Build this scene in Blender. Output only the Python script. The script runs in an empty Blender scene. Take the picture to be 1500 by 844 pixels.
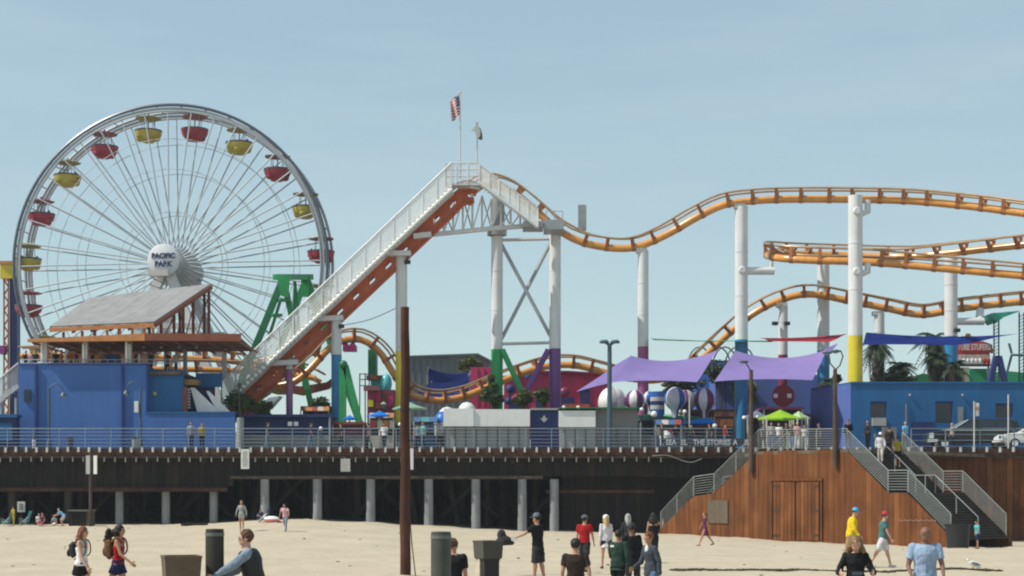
import bpy, bmesh, math, random
from mathutils import Vector, Matrix
random.seed(7)
R = math.radians
sc = bpy.context.scene
C = sc.collection

# ------------------------------------------------------------------ camera
FPX = 2400.0; CAMZ = 2.25; HY = 725.0
cam_d = bpy.data.cameras.new('camera'); cam = bpy.data.objects.new('camera', cam_d); C.objects.link(cam)
cam.location = (0, 0, CAMZ); cam.rotation_euler = (R(90), 0, 0)
cam_d.sensor_width = 36; cam_d.lens = 36 * FPX / 1500
cam_d.shift_y = (HY - 422) / 1500
cam_d.clip_start = 0.5; cam_d.clip_end = 20000
sc.camera = cam
sc.render.resolution_x = 1024; sc.render.resolution_y = 576
# ------------------------------------------------------------------ sky and sun
SUN_EL, SUN_AZ = 50, -103        # azimuth from +Y, negative towards -X
w = bpy.data.worlds.new('World'); sc.world = w; w.use_nodes = True
nt = w.node_tree; bg = nt.nodes['Background']
sky = nt.nodes.new('ShaderNodeTexSky'); sky.sky_type = 'NISHITA'; sky.sun_disc = False
sky.sun_elevation = R(SUN_EL); sky.sun_rotation = R(SUN_AZ)
sky.air_density = 1.0; sky.dust_density = 0.3; sky.ozone_density = 1.0
gm = nt.nodes.new('ShaderNodeGamma'); gm.inputs[1].default_value = 0.45; nt.links.new(sky.outputs[0], gm.inputs[0])
tint = nt.nodes.new('ShaderNodeMix'); tint.data_type = 'RGBA'; tint.blend_type = 'MULTIPLY'
tint.inputs[0].default_value = 1.0; tint.inputs[7].default_value = (1.28, 1.495, 1.485, 1)
nt.links.new(gm.outputs[0], tint.inputs[6]); 
wc = nt.nodes.new('ShaderNodeTexCoord'); wm = nt.nodes.new('ShaderNodeMapping'); wm.inputs['Scale'].default_value = (2.2, 2.2, 13)
wn = nt.nodes.new('ShaderNodeTexNoise'); wn.inputs['Scale'].default_value = 2.0; wn.inputs['Detail'].default_value = 6; wn.inputs['Roughness'].default_value = 0.6
wr = nt.nodes.new('ShaderNodeMapRange'); wr.inputs[1].default_value = 0.42; wr.inputs[2].default_value = 0.78; wr.inputs[3].default_value = 0.0; wr.inputs[4].default_value = 0.22
wx = nt.nodes.new('ShaderNodeMix'); wx.data_type = 'RGBA'; wx.inputs[7].default_value = (3.1, 3.6, 3.75, 1)     # thin high cloud
nt.links.new(wc.outputs['Generated'], wm.inputs[0]); nt.links.new(wm.outputs[0], wn.inputs['Vector']); nt.links.new(wn.outputs[0], wr.inputs[0]); nt.links.new(wr.outputs[0], wx.inputs[0])
nt.links.new(tint.outputs[2], wx.inputs[6]); nt.links.new(wx.outputs[2], bg.inputs[0])
bg.inputs[1].default_value = 0.15
sl = bpy.data.lights.new('sun', 'SUN'); sun = bpy.data.objects.new('sun', sl); C.objects.link(sun)
sl.energy = 3.3; sl.angle = R(0.5); sl.color = (1.0, 0.95, 0.86)
to_sun = Vector((math.sin(R(SUN_AZ)) * math.cos(R(SUN_EL)), math.cos(R(SUN_AZ)) * math.cos(R(SUN_EL)), math.sin(R(SUN_EL))))
sun.rotation_euler = (-to_sun).to_track_quat('-Z', 'Y').to_euler()
sun.location = (-60, 40, 90)
vs = sc.view_settings; vs.view_transform = 'Standard'; vs.look = 'None'; vs.gamma = 1; vs.exposure = 0.53
sc.cycles.filter_width = 2.1
sc.cycles.max_bounces = 6; sc.cycles.diffuse_bounces = 3; sc.cycles.glossy_bounces = 3; sc.cycles.transparent_max_bounces = 12
sc.cycles.use_denoising = True

# ------------------------------------------------------------------ materials
MATS = {}
def M(name, rgb, rough=0.6, metal=0.0, var=0.12, scale=2.0, bump=0.0, bscale=20.0, streak=0.0, spec=0.4, transl=0.0, emit=None):
    if name in MATS: return MATS[name]
    m = bpy.data.materials.new(name); m.use_nodes = True; n = m.node_tree; L = n.links
    b = n.nodes['Principled BSDF']
    b.inputs['Roughness'].default_value = rough; b.inputs['Metallic'].default_value = metal
    b.inputs['Specular IOR Level'].default_value = spec
    tc = n.nodes.new('ShaderNodeTexCoord'); geo = n.nodes.new('ShaderNodeNewGeometry')
    src = geo.outputs['Position']
    nz = n.nodes.new('ShaderNodeTexNoise'); nz.inputs['Scale'].default_value = scale; nz.inputs['Detail'].default_value = 5
    L.new(src, nz.inputs['Vector'])
    mr = n.nodes.new('ShaderNodeMapRange'); mr.inputs[1].default_value = 0.3; mr.inputs[2].default_value = 0.7
    mr.inputs[3].default_value = 1 - var; mr.inputs[4].default_value = 1 + var
    L.new(nz.outputs[0], mr.inputs[0])
    mx = n.nodes.new('ShaderNodeVectorMath'); mx.operation = 'SCALE'
    mx.inputs[0].default_value = rgb[:3]; L.new(mr.outputs[0], mx.inputs['Scale'])
    out = mx.outputs[0]
    if streak > 0:     # vertical weather streaks
        mp = n.nodes.new('ShaderNodeMapping'); mp.inputs['Scale'].default_value = (3.0, 3.0, 0.25); L.new(src, mp.inputs[0])
        n2 = n.nodes.new('ShaderNodeTexNoise'); n2.inputs['Scale'].default_value = 1.6; n2.inputs['Detail'].default_value = 6; L.new(mp.outputs[0], n2.inputs['Vector'])
        r2 = n.nodes.new('ShaderNodeMapRange'); r2.inputs[1].default_value = 0.35; r2.inputs[2].default_value = 0.75
        r2.inputs[3].default_value = 1.0; r2.inputs[4].default_value = 1 - streak; L.new(n2.outputs[0], r2.inputs[0])
        m2 = n.nodes.new('ShaderNodeVectorMath'); m2.operation = 'SCALE'; L.new(out, m2.inputs[0]); L.new(r2.outputs[0], m2.inputs['Scale']); out = m2.outputs[0]
    L.new(out, b.inputs['Base Color'])
    if bump > 0:
        nb = n.nodes.new('ShaderNodeTexNoise'); nb.inputs['Scale'].default_value = bscale; nb.inputs['Detail'].default_value = 6; L.new(src, nb.inputs['Vector'])
        bp = n.nodes.new('ShaderNodeBump'); bp.inputs['Strength'].default_value = bump; bp.inputs['Distance'].default_value = 0.03
        L.new(nb.outputs[0], bp.inputs['Height']); L.new(bp.outputs[0], b.inputs['Normal'])
    if transl > 0:
        o = n.nodes['Material Output']; t = n.nodes.new('ShaderNodeBsdfTranslucent'); L.new(out, t.inputs[0])
        ms = n.nodes.new('ShaderNodeMixShader'); ms.inputs[0].default_value = transl
        L.new(b.outputs[0], ms.inputs[1]); L.new(t.outputs[0], ms.inputs[2]); L.new(ms.outputs[0], o.inputs[0])
    MATS[name] = m
    return m
def wood_mat(name, rgb, var=0.35, streak=0.35):
    m = M(name, rgb, 0.8, 0, var, 1.1, 0.35, 14, streak, 0.15)
    return m
WHITE = M('white_paint', (0.68, 0.68, 0.68), 0.4, 0, 0.07, 0.8, 0.04, 6, 0.15)
OFFW = M('off_white_paint', (0.56, 0.55, 0.53), 0.5, 0, 0.10, 1.5, 0.05, 6, 0.15)
BRIGHT = M('bright_white_paint', (0.86, 0.85, 0.82), 0.5, 0, 0.05, 1.5, 0.02, 6, 0.08)
GREYM = M('grey_metal', (0.34, 0.36, 0.37), 0.4, 0.3, 0.12, 1.0, 0.05)
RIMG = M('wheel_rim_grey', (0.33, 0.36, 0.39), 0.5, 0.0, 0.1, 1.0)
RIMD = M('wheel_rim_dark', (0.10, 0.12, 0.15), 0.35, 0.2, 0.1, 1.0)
SPK = M('spoke_steel', (0.43, 0.46, 0.48), 0.55, 0.0, 0.1, 1.0)
GALV = M('galvanised_rail', (0.37, 0.41, 0.43), 0.35, 0.4, 0.15, 3.0)
GALVD = M('dark_steel_rail', (0.20, 0.25, 0.29), 0.4, 0.3, 0.15, 3.0)
GOLD = M('golden_track_paint', (0.68, 0.295, 0.055), 0.24, 0, 0.14, 1.2, 0.03, 8, 0.18, 0.7)
TIE = M('orange_tie_paint', (0.38, 0.145, 0.05), 0.4, 0, 0.15, 2.0)
RAILB = M('track_rail_brown', (0.38, 0.25, 0.14), 0.35, 0.2, 0.15, 2.0)
ORNG = M('lift_orange_paint', (0.50, 0.11, 0.038), 0.45, 0, 0.15, 1.0, 0.05, 8, 0.2)
GREEN = M('green_paint', (0.025, 0.30, 0.09), 0.4, 0, 0.12, 1.0)
GREEND = M('dark_green_paint', (0.012, 0.17, 0.06), 0.4, 0, 0.12, 1.0)
YELL = M('yellow_paint', (0.72, 0.56, 0.03), 0.4, 0, 0.08, 1.0, 0.02, 6, 0.12)
REDG = M('gondola_red', (0.32, 0.035, 0.06), 0.5, 0, 0.1, 1.0)
YELG = M('gondola_yellow', (0.44, 0.37, 0.07), 0.5, 0, 0.1, 1.0)
GDARK = M('gondola_rim_dark', (0.12, 0.07, 0.09), 0.5)
BLUEC = M('column_blue', (0.03, 0.22, 0.46), 0.4, 0, 0.1, 1.0, 0.02, 6, 0.12)
PURPC = M('column_purple', (0.16, 0.05, 0.22), 0.4, 0, 0.1, 1.0)
MAGC = M('column_magenta', (0.34, 0.08, 0.22), 0.4, 0, 0.1, 1.0)
MAUVE = M('column_mauve', (0.30, 0.12, 0.26), 0.4, 0, 0.1, 1.0)
MAROON = M('column_maroon', (0.20, 0.02, 0.07), 0.4, 0, 0.1, 1.0)
WALLB = M('blue_wall_paint', (0.052, 0.148, 0.42), 0.7, 0, 0.07, 0.7, 0.08, 10, 0.12)
WALLT = M('teal_blue_wall_paint', (0.010, 0.115, 0.30), 0.6, 0, 0.10, 0.7, 0.08, 10, 0.15)
WALLP = M('indigo_and_lit_wall_paint', (0.09, 0.14, 0.40), 0.6, 0, 0.08, 0.7, 0.08, 10, 0.1)
NAVY = M('navy_paint', (0.012, 0.03, 0.13), 0.6)
DKBLUE = M('tower_navy', (0.02, 0.035, 0.16), 0.5)
SAILB = M('navy_sail_cloth', (0.015, 0.035, 0.22), 0.8, 0, 0.06, 1, 0, 20, 0, 0.2, 0.25)
SAILP = M('purple_sail_cloth', (0.42, 0.33, 0.68), 0.8, 0, 0.05, 1, 0, 20, 0, 0.2, 0.5)
SAILG = M('green_sail_cloth', (0.10, 0.35, 0.13), 0.8, 0, 0.05, 1, 0, 20, 0, 0.2, 0.3)
SAILR = M('red_sail_cloth', (0.42, 0.03, 0.05), 0.8, 0, 0.05, 1, 0, 20, 0, 0.2, 0.3)
PINK = M('magenta_panel_paint', (0.50, 0.035, 0.13), 0.6, 0, 0.15, 0.8)
LIME = M('lime_tent_cloth', (0.42, 0.68, 0.05), 0.8, 0, 0.05, 1, 0, 20, 0, 0.2, 0.45)
CLOTHB = M('bright_blue_tent_cloth', (0.02, 0.22, 0.72), 0.8, 0, 0.05, 1, 0, 20, 0, 0.2, 0.3)
CLOTHG = M('pale_green_tent_cloth', (0.38, 0.56, 0.42), 0.8, 0, 0.05, 1, 0, 20, 0, 0.2, 0.4)
BLK = M('black_metal', (0.018, 0.018, 0.020), 0.5)
LAMPM = M('street_lamp_metal', (0.05, 0.09, 0.12), 0.5)
GLASS = M('dark_glass', (0.008, 0.016, 0.03), 0.35, 0, 0.1, 1, 0, 20, 0, 0.8)
LENS = M('lamp_glass', (0.35, 0.35, 0.30), 0.3)
ROOFG = M('grey_roof_sheet', (0.27, 0.265, 0.26), 0.8, 0, 0.14, 0.9, 0.1, 8, 0.15)
ROOFD = M('charcoal_roof', (0.10, 0.12, 0.13), 0.8, 0, 0.14, 0.9)
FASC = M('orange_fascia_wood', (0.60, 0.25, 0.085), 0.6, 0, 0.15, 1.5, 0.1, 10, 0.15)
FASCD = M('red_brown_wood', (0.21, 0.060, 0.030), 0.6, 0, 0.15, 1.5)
PLANK = [wood_mat('redwood_plank_%d' % i, c, 0.2, 0.4) for i, c in enumerate([(0.195, 0.074, 0.026), (0.155, 0.058, 0.022), (0.225, 0.088, 0.031), (0.172, 0.062, 0.020)])]
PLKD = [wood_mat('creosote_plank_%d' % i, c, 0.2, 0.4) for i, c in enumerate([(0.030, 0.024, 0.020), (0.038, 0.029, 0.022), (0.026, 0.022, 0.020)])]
BEAM = wood_mat('brown_edge_beam', (0.075, 0.038, 0.026))
BEAML = wood_mat('worn_cap_beam', (0.11, 0.085, 0.07))
PILE = wood_mat('timber_pile', (0.055, 0.046, 0.040))
CONC = M('concrete_pile', (0.27, 0.28, 0.29), 0.8, 0, 0.15, 1.5, 0.2, 12, 0.3)
DECK = wood_mat('deck_timber', (0.16, 0.12, 0.09))
POLEW = wood_mat('brown_pole_timber', (0.075, 0.032, 0.020))
POLEG = wood_mat('grey_brown_pole_timber', (0.10, 0.07, 0.055))
TREAD = wood_mat('stair_tread_timber', (0.07, 0.06, 0.052))
BARK = wood_mat('palm_bark', (0.075, 0.055, 0.04))
LEAF1 = M('palm_leaf', (0.035, 0.062, 0.028), 0.6, 0, 0.3, 2.0, 0, 20, 0, 0.3, 0.2)
LEAF2 = M('shrub_leaf', (0.075, 0.115, 0.03), 0.6, 0, 0.4, 2.0, 0, 20, 0, 0.3, 0.2)
LEAF3 = M('olive_leaf', (0.10, 0.11, 0.025), 0.6, 0, 0.4, 2.0, 0, 20, 0, 0.3, 0.2)
DEAD = M('dry_palm_skirt', (0.065, 0.05, 0.04), 0.9, 0, 0.4, 4.0)
SIGNW = M('sign_white', (0.72, 0.71, 0.68), 0.5, 0, 0.05)
LETTER = M('letter_white', (0.62, 0.62, 0.62), 0.5, 0, 0.03)
LETB = M('letter_navy', (0.02, 0.035, 0.12), 0.5, 0, 0.03)
SIGNR = M('sign_red', (0.50, 0.035, 0.03), 0.5, 0, 0.1)
TURQ = M('turquoise_paint', (0.03, 0.36, 0.28), 0.5, 0, 0.1)
TEALR = M('green_roof_paint', (0.03, 0.36, 0.16), 0.6, 0, 0.1)

# ------------------------------------------------------------------ helpers
def P(px, py, Y): return Vector(((px - 750) * Y / FPX, Y, CAMZ + (HY - py) * Y / FPX))
def XA(px, Y): return (px - 750) * Y / FPX
def ZA(py, Y): return CAMZ + (HY - py) * Y / FPX
DZ = 5.10                                              # deck level
WLOC = {}
USED_LABELS = {}
def tag(o, label=None, cat=None, group=None, kind=None):
    if label: o['label'] = label
    if cat: o['category'] = cat
    if group: o['group'] = group
    if kind: o['kind'] = kind
    return o
def thing(name, label, cat, loc, group=None):
    o = bpy.data.objects.new(name, None); C.objects.link(o); o.location = loc; o.empty_display_size = 0.3
    WLOC[o] = Vector(loc)
    return tag(o, label, cat, group)
def ortho(d):
    d = d.normalized(); a = Vector((0, 0, 1)) if abs(d.z) < 0.9 else Vector((1, 0, 0))
    s = d.cross(a).normalized(); return s, s.cross(d).normalized()
class MB:
    def __init__(s): s.v = []; s.f = []; s.mi = []; s.cur = 0
    def add(s, vs, fs):
        n = len(s.v); s.v += [Vector(v) for v in vs]; s.f += [tuple(i + n for i in f) for f in fs]; s.mi += [s.cur] * len(fs)
        return s
    def box(s, c, d, rz=0, rx=0, ry=0):
        m = Matrix.Rotation(rz, 3, 'Z') @ Matrix.Rotation(ry, 3, 'Y') @ Matrix.Rotation(rx, 3, 'X'); c = Vector(c)
        vs = [c + m @ Vector((x * d[0] / 2, y * d[1] / 2, z * d[2] / 2)) for z in (-1, 1) for y in (-1, 1) for x in (-1, 1)]
        return s.add(vs, [(0, 2, 3, 1), (4, 5, 7, 6), (0, 1, 5, 4), (2, 6, 7, 3), (0, 4, 6, 2), (1, 3, 7, 5)])
    def aabb(s, x0, x1, y0, y1, z0, z1): return s.box(((x0+x1)/2, (y0+y1)/2, (z0+z1)/2), (abs(x1-x0), abs(y1-y0), abs(z1-z0)))
    def beam(s, a, b, wd, ht, up=(0, 0, 1)):          # box from a to b; wd sideways, ht along 'up'
        a = Vector(a); b = Vector(b); d = (b - a).normalized(); up = Vector(up)
        sd = d.cross(up)
        if sd.length < 1e-4: sd = d.cross(Vector((0, 1, 0)))
        sd.normalize(); u = sd.cross(d).normalized()
        vs = [p + sd * (i * wd / 2) + u * (j * ht / 2) for p in (a, b) for i, j in ((-1, -1), (1, -1), (1, 1), (-1, 1))]
        return s.add(vs, [(0, 1, 2, 3), (7, 6, 5, 4), (0, 4, 5, 1), (1, 5, 6, 2), (2, 6, 7, 3), (3, 7, 4, 0)])
    def tube(s, pts, r, n=8, closed=False, caps=True):
        pts = [Vector(p) for p in pts]; k = len(pts)
        rs = list(r) if isinstance(r, (list, tuple)) else [r] * k
        vs = []; prev = None
        for i, p in enumerate(pts):
            if closed: d = pts[(i + 1) % k] - pts[i - 1]
            else: d = pts[min(i + 1, k - 1)] - pts[max(i - 1, 0)]
            d.normalize()
            if prev is None: a, b = ortho(d)
            else:
                a = prev - d * prev.dot(d)
                if a.length < 1e-5: a, _ = ortho(d)
                a.normalize(); b = a.cross(d).normalized()
            prev = a
            for j in range(n):
                t = 2 * math.pi * j / n; vs.append(p + (a * math.cos(t) + b * math.sin(t)) * rs[i])
        fs = []
        for i in range(k if closed else k - 1):
            i2 = (i + 1) % k
            for j in range(n):
                j2 = (j + 1) % n; fs.append((i*n + j, i2*n + j, i2*n + j2, i*n + j2))
        if caps and not closed:
            fs.append(tuple(range(n))); fs.append(tuple(range((k-1)*n + n - 1, (k-1)*n - 1, -1)))
        return s.add(vs, fs)
    def lathe(s, prof, c=(0, 0, 0), n=16, axis=None, a0=0, a1=2*math.pi, sx=1, sy=1):
        c = Vector(c); full = abs(a1 - a0 - 2*math.pi) < 1e-6; m = n if full else n + 1
        vs = []
        for (r, z) in prof:
            for j in range(m):
                t = a0 + (a1 - a0) * j / n; q = Vector((r * math.cos(t) * sx, r * math.sin(t) * sy, z))
                if axis: q = axis @ q
                vs.append(c + q)
        fs = []
        for i in range(len(prof) - 1):
            for j in range(n):
                j2 = (j + 1) % m if full else j + 1; fs.append((i*m + j, i*m + j2, (i+1)*m + j2, (i+1)*m + j))
        return s.add(vs, fs)
    def prism(s, poly, ext):                            # polygon (world points) extruded by vector
        e = Vector(ext); k = len(poly); vs = [Vector(p) for p in poly] + [Vector(p) + e for p in poly]
        fs = [tuple(range(k)), tuple(range(2*k - 1, k - 1, -1))] + [(i, i + k, (i + 1) % k + k, (i + 1) % k) for i in range(k)]
        return s.add(vs, fs)
    def ball(s, c, r, n=10, sq=(1, 1, 1), m=None):
        c = Vector(c); k = n // 2; vs = []; fs = []
        rr = r if isinstance(r, (tuple, list)) else (r, r, r)
        for i in range(1, k):
            ph = math.pi * i / k
            for j in range(n):
                t = 2 * math.pi * j / n; q = Vector((math.sin(ph)*math.cos(t)*rr[0], math.sin(ph)*math.sin(t)*rr[1], math.cos(ph)*rr[2]))
                vs.append(q)
        vs.append(Vector((0, 0, rr[2]))); vs.append(Vector((0, 0, -rr[2])))
        if m: vs = [m @ q for q in vs]
        vs = [c + q for q in vs]; top = (k-1)*n; bot = top + 1
        for i in range(k - 2):
            for j in range(n): j2 = (j+1) % n; fs.append((i*n+j, (i+1)*n+j, (i+1)*n+j2, i*n+j2))
        for j in range(n): j2 = (j+1) % n; fs.append((top, j, j2)); fs.append((bot, (k-2)*n+j2, (k-2)*n+j))
        return s.add(vs, fs)
    def mesh(s, name, mat, smooth=True, org=Vector((0, 0, 0))):
        me = bpy.data.meshes.new(name); me.from_pydata([v - org for v in s.v], [], s.f)
        for m in (mat if isinstance(mat, (list, tuple)) else [mat]): me.materials.append(m)
        if any(s.mi): me.polygons.foreach_set('material_index', s.mi)
        bm = bmesh.new(); bm.from_mesh(me); bmesh.ops.recalc_face_normals(bm, faces=bm.faces[:]); bm.to_mesh(me); bm.free()
        if smooth:
            me.polygons.foreach_set('use_smooth', [True] * len(me.polygons))
            try: me.set_sharp_from_angle(angle=R(40))
            except Exception: pass
        me.update(); return me
    def build(s, name, mat, parent=None, org=None, smooth=True):
        if org is None:
            n = len(s.v); org = Vector((sum(v.x for v in s.v)/n, sum(v.y for v in s.v)/n, min(v.z for v in s.v)))
        org = Vector(org); me = s.mesh(name, mat, smooth, org)
        return put(me, name, org, parent)
def put(me, name, loc, parent=None, rot=None, scl=None, quat=None):
    o = bpy.data.objects.new(name, me); C.objects.link(o)
    loc = Vector(loc); WLOC[o] = loc
    if parent is not None: o.parent = parent; o.location = loc - WLOC[parent]
    else: o.location = loc
    if rot: o.rotation_euler = rot
    if quat is not None: o.rotation_mode = 'QUATERNION'; o.rotation_quaternion = quat
    if scl: o.scale = scl
    return o
def pbox(name, mat, parent, x0, x1, y0, y1, z0, z1): return MB().aabb(x0, x1, y0, y1, z0, z1).build(name, mat, parent)
def ptube(name, mat, parent, a, b, r, n=10, r2=None): return MB().tube([a, b], [r, r2 or r], n).build(name, mat, parent)
def pbeam(name, mat, parent, a, b, wd, ht, up=(0, 0, 1)): return MB().beam(a, b, wd, ht, up).build(name, mat, parent)
def text_obj(name, body, mat, parent, loc, size, rz=0, ext=0.02, rx=90, bold=0.0, sx=1.0):
    cu = bpy.data.curves.new(name, 'FONT'); cu.body = body; cu.size = size; cu.align_x = 'CENTER'; cu.align_y = 'CENTER'; cu.extrude = ext; cu.offset = bold
    t = bpy.data.objects.new('tmp_text', cu); C.objects.link(t)
    dg = bpy.context.evaluated_depsgraph_get(); dg.update()
    me = bpy.data.meshes.new_from_object(t.evaluated_get(dg)); bpy.data.objects.remove(t)
    me.materials.clear(); me.materials.append(mat)
    return put(me, name, loc, parent, rot=(R(rx), 0, rz), scl=(sx, 1, 1))
def catmull(pts, step=0.5):
    pts = [Vector(p) for p in pts]; out = []
    ext = [pts[0]*2 - pts[1]] + pts + [pts[-1]*2 - pts[-2]]
    for i in range(1, len(ext) - 2):
        p0, p1, p2, p3 = ext[i-1:i+3]; n = max(2, int((p2-p1).length / 0.15))
        for k in range(n):
            t = k / n
            out.append(0.5*((2*p1) + (p2-p0)*t + (2*p0-5*p1+4*p2-p3)*t*t + (3*p1-p0-3*p2+p3)*t**3))
    out.append(pts[-1])
    res = [out[0]]; acc = 0
    for a, b in zip(out, out[1:]):
        acc += (b-a).length
        if acc >= step: res.append(b); acc = 0
    return res
def lerp(a, b, t): return a + (b - a) * t
def interp(x, tab):
    if x <= tab[0][0]: return tab[0][1]
    for (a, u), (b, v) in zip(tab, tab[1:]):
        if x <= b: t = (x-a)/(b-a); t = t*t*(3-2*t); return u + (v-u)*t
    return tab[-1][1]

# ------------------------------------------------------------------ the beach
def sand_z(x, y):
    if y < 1: y = 1
    a = min(1, max(0, (y - 52) / 40)); a = a*a*(3-2*a)
    xr = x * 100 / max(y, 40)
    zt = interp(xr, [(-31, .42), (-21, .42), (-13.3, .74), (-9.5, .6), (-6, .38), (1.2, 0.02), (8.8, -.12), (20, -.42), (30, -.55)])
    rip = 0.035*math.sin(x*1.3 + y*0.4)*math.sin(y*0.7 - x*0.35) + 0.02*math.sin(x*3.1+1.3)*math.sin(y*2.3+x)
    z = a*zt + rip * min(1, y/20)
    if y > 175: z -= (y - 175) * 0.05
    return max(z, -2.5)
def grid_axis(lims):
    out = []
    for a, b, st in lims:
        x = a
        while x < b - 1e-6: out.append(x); x += st
    out.append(lims[-1][1]); return out
gx = grid_axis([(-4000, -400, 600), (-400, -60, 34), (-60, 60, 0.5), (60, 400, 34), (400, 4000, 600)])
gy = grid_axis([(-60, 10, 5), (10, 112, 0.5), (112, 200, 4), (200, 240, 8)])
g = MB()
for y in gy:
    for x in gx: g.v.append(Vector((x, y, sand_z(x, y) + (random.gauss(0, .012) if 12 < y < 112 else 0))))
nx = len(gx)
for j in range(len(gy)-1):
    for i in range(nx-1): g.f.append((j*nx+i, j*nx+i+1, (j+1)*nx+i+1, (j+1)*nx+i)); g.mi.append(0)
SAND = M('dry_beach_sand', (0.465, 0.395, 0.29), 0.95, 0, 0.07, 0.35, 0.9, 5, 0, 0.1)
sn = SAND.node_tree; sb = sn.nodes['Principled BSDF']
vo = sn.nodes.new('ShaderNodeTexVoronoi'); vo.feature = 'SMOOTH_F1'; vo.inputs['Scale'].default_value = 2.2; vo.inputs['Randomness'].default_value = 1.0
gp = sn.nodes.new('ShaderNodeNewGeometry'); sn.links.new(gp.outputs['Position'], vo.inputs['Vector'])
bp2 = sn.nodes.new('ShaderNodeBump'); bp2.inputs['Strength'].default_value = 0.35; bp2.inputs['Distance'].default_value = 0.12
sn.links.new(vo.outputs['Distance'], bp2.inputs['Height']); sn.links.new(sb.inputs['Normal'].links[0].from_socket, bp2.inputs['Normal']); sn.links.new(bp2.outputs[0], sb.inputs['Normal'])
o = g.build('sand_beach', SAND, org=(0, 0, 0)); tag(o, kind='structure')
sea = MB().add([(-9000, 236, -1.6), (9000, 236, -1.6), (9000, 14000, -1.6), (-9000, 14000, -1.6)], [(0, 1, 2, 3)])
o = sea.build('ocean', M('sea_water', (0.03, 0.08, 0.11), 0.15, 0, 0.2, 0.05, 0.5, 0.6), org=(0, 236, -1.6)); tag(o, kind='structure')
# line of small dark clumps on the sand, a few scattered
sw = MB()
for i in range(420):
    t = random.random(); px = 985 + t*480; y = 48.3 + random.gauss(0, .10) + 0.25*math.sin(t*9)
    x = XA(px, y); z = sand_z(x, y)
    sw.ball((x, y, z + .02), (random.uniform(.05, .16), random.uniform(.04, .1), random.uniform(.02, .05)), 6)
for i in range(60):
    px = random.uniform(0, 1500); y = random.uniform(24, 90); x = XA(px, y)
    sw.ball((x, y, sand_z(x, y) + .01), (random.uniform(.03, .09), .04, .02), 6)
tag(sw.build('clumps', M('dark_clump', (0.05, 0.04, 0.025), 0.9), smooth=False), 'thin dark line of small clumps across the sand', 'clumps', kind='stuff')

# ------------------------------------------------------------------ the pier
pier = thing('pier', 'long wooden pier on concrete and timber piles carrying the amusement park', 'pier', (0, 100, 0))
pbox('deck', DECK, pier, -75, 75, 100.3, 175, DZ-.25, DZ)
# edge beam in lengths, bolt ends and white post feet
x = -45.0; k = 0
while x < 45:
    L_ = 3.05
    b = MB().aabb(x+.02, x+L_-.02, 100.0, 100.28, DZ-.46+random.uniform(-.015, .015), DZ-.02); b.build('edge_beam', BEAM, pier); x += L_
x = -60.0
while x < 60:
    pbox('lower_beam', BEAML, pier, x+.02, x+6.08, 100.12, 100.4, DZ-.60, DZ-.48); x += 6.1
foot = MB().box((0, 0, .17), (.12, .16, .30)); foot_me = foot.mesh('post_foot', M('pale_post_foot', (0.55, 0.56, 0.54), 0.5))
bolt = MB().box((0, 0, 0), (.07, .08, .30)); bolt_me = bolt.mesh('bolt_end', M('bolt_pale', (0.30, 0.28, 0.26), 0.6))
x = -34.0
while x < 34:
    f = x / 34
    put(foot_me, 'post_foot', (x, 99.93, DZ-.26 + random.uniform(-.02, .02)), pier)
    if x < 9.5: put(bolt_me, 'bolt_end', (x+.25, 100.08, DZ-.68 + random.uniform(-.03, .03)), pier)
    x += 0.62 + 0.20 * (x + 34) / 68
# dark boards of the side skirt
x = -60.0
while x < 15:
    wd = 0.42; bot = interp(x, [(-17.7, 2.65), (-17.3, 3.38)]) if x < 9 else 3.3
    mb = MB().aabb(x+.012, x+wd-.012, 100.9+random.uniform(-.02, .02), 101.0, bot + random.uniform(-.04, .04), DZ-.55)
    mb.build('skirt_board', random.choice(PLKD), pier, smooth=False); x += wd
for i in range(26):   # joists proud of the skirt
    xx = -40 + i * 2.1
    pbox('joist_end', PLKD[i % 3], pier, xx, xx+.28, 100.45, 100.88, DZ-.95, DZ-.62)
pbox('cap_beam', BEAML, pier, -17.3, 1.9, 100.55, 100.88, 3.22, 3.42)
pbox('cap_beam', BEAM, pier, -45, -17.5, 100.55, 100.88, 2.45, 2.70)
pbox('cap_beam', BEAM, pier, 2.1, 8.8, 101.05, 101.3, 2.35, 2.55)
def pile(px, topz, Y, r, mat, n=12, lean=0, par=pier):
    x = XA(px, Y) if px is not None else 0
    return pile_x(x, topz, Y, r, mat, n, lean)
def pile_x(x, topz, Y, r, mat, n=12, lean=0):
    z0 = sand_z(x, Y) - .4
    return MB().tube([(x+lean, Y, z0), (x, Y, topz)], [r*1.06, r], n).build('pile', mat, pier)
for px in (388, 465, 543, 628, 697, 765, 812): pile(px, 3.21, 100.7, .27, CONC)
for px in (18, 100, 175, 243, 313): pile(px, 2.45, 101.2, .25, CONC if px > 150 else PILE)
for j, Y in enumerate((104.5, 108, 112, 116, 121, 127, 134, 142)):
    xx = -42 + (j % 3) * .9
    while xx < 32:
        pile_x(xx + random.uniform(-.25, .25), DZ-.25, Y, random.uniform(.16, .24), PILE, 8, random.choice((0, 0, 0, -.9, .9))); xx += 2.9
for i in range(9):
    xx = -38 + i*5.6
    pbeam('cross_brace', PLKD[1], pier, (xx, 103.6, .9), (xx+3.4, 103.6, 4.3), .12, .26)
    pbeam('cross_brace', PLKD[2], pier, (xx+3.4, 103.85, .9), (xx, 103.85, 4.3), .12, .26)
for i in range(7): pbox('girder', PLKD[i % 3], pier, -60, 60, 103+i*6, 103.35+i*6, 4.3, DZ-.25)
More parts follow.
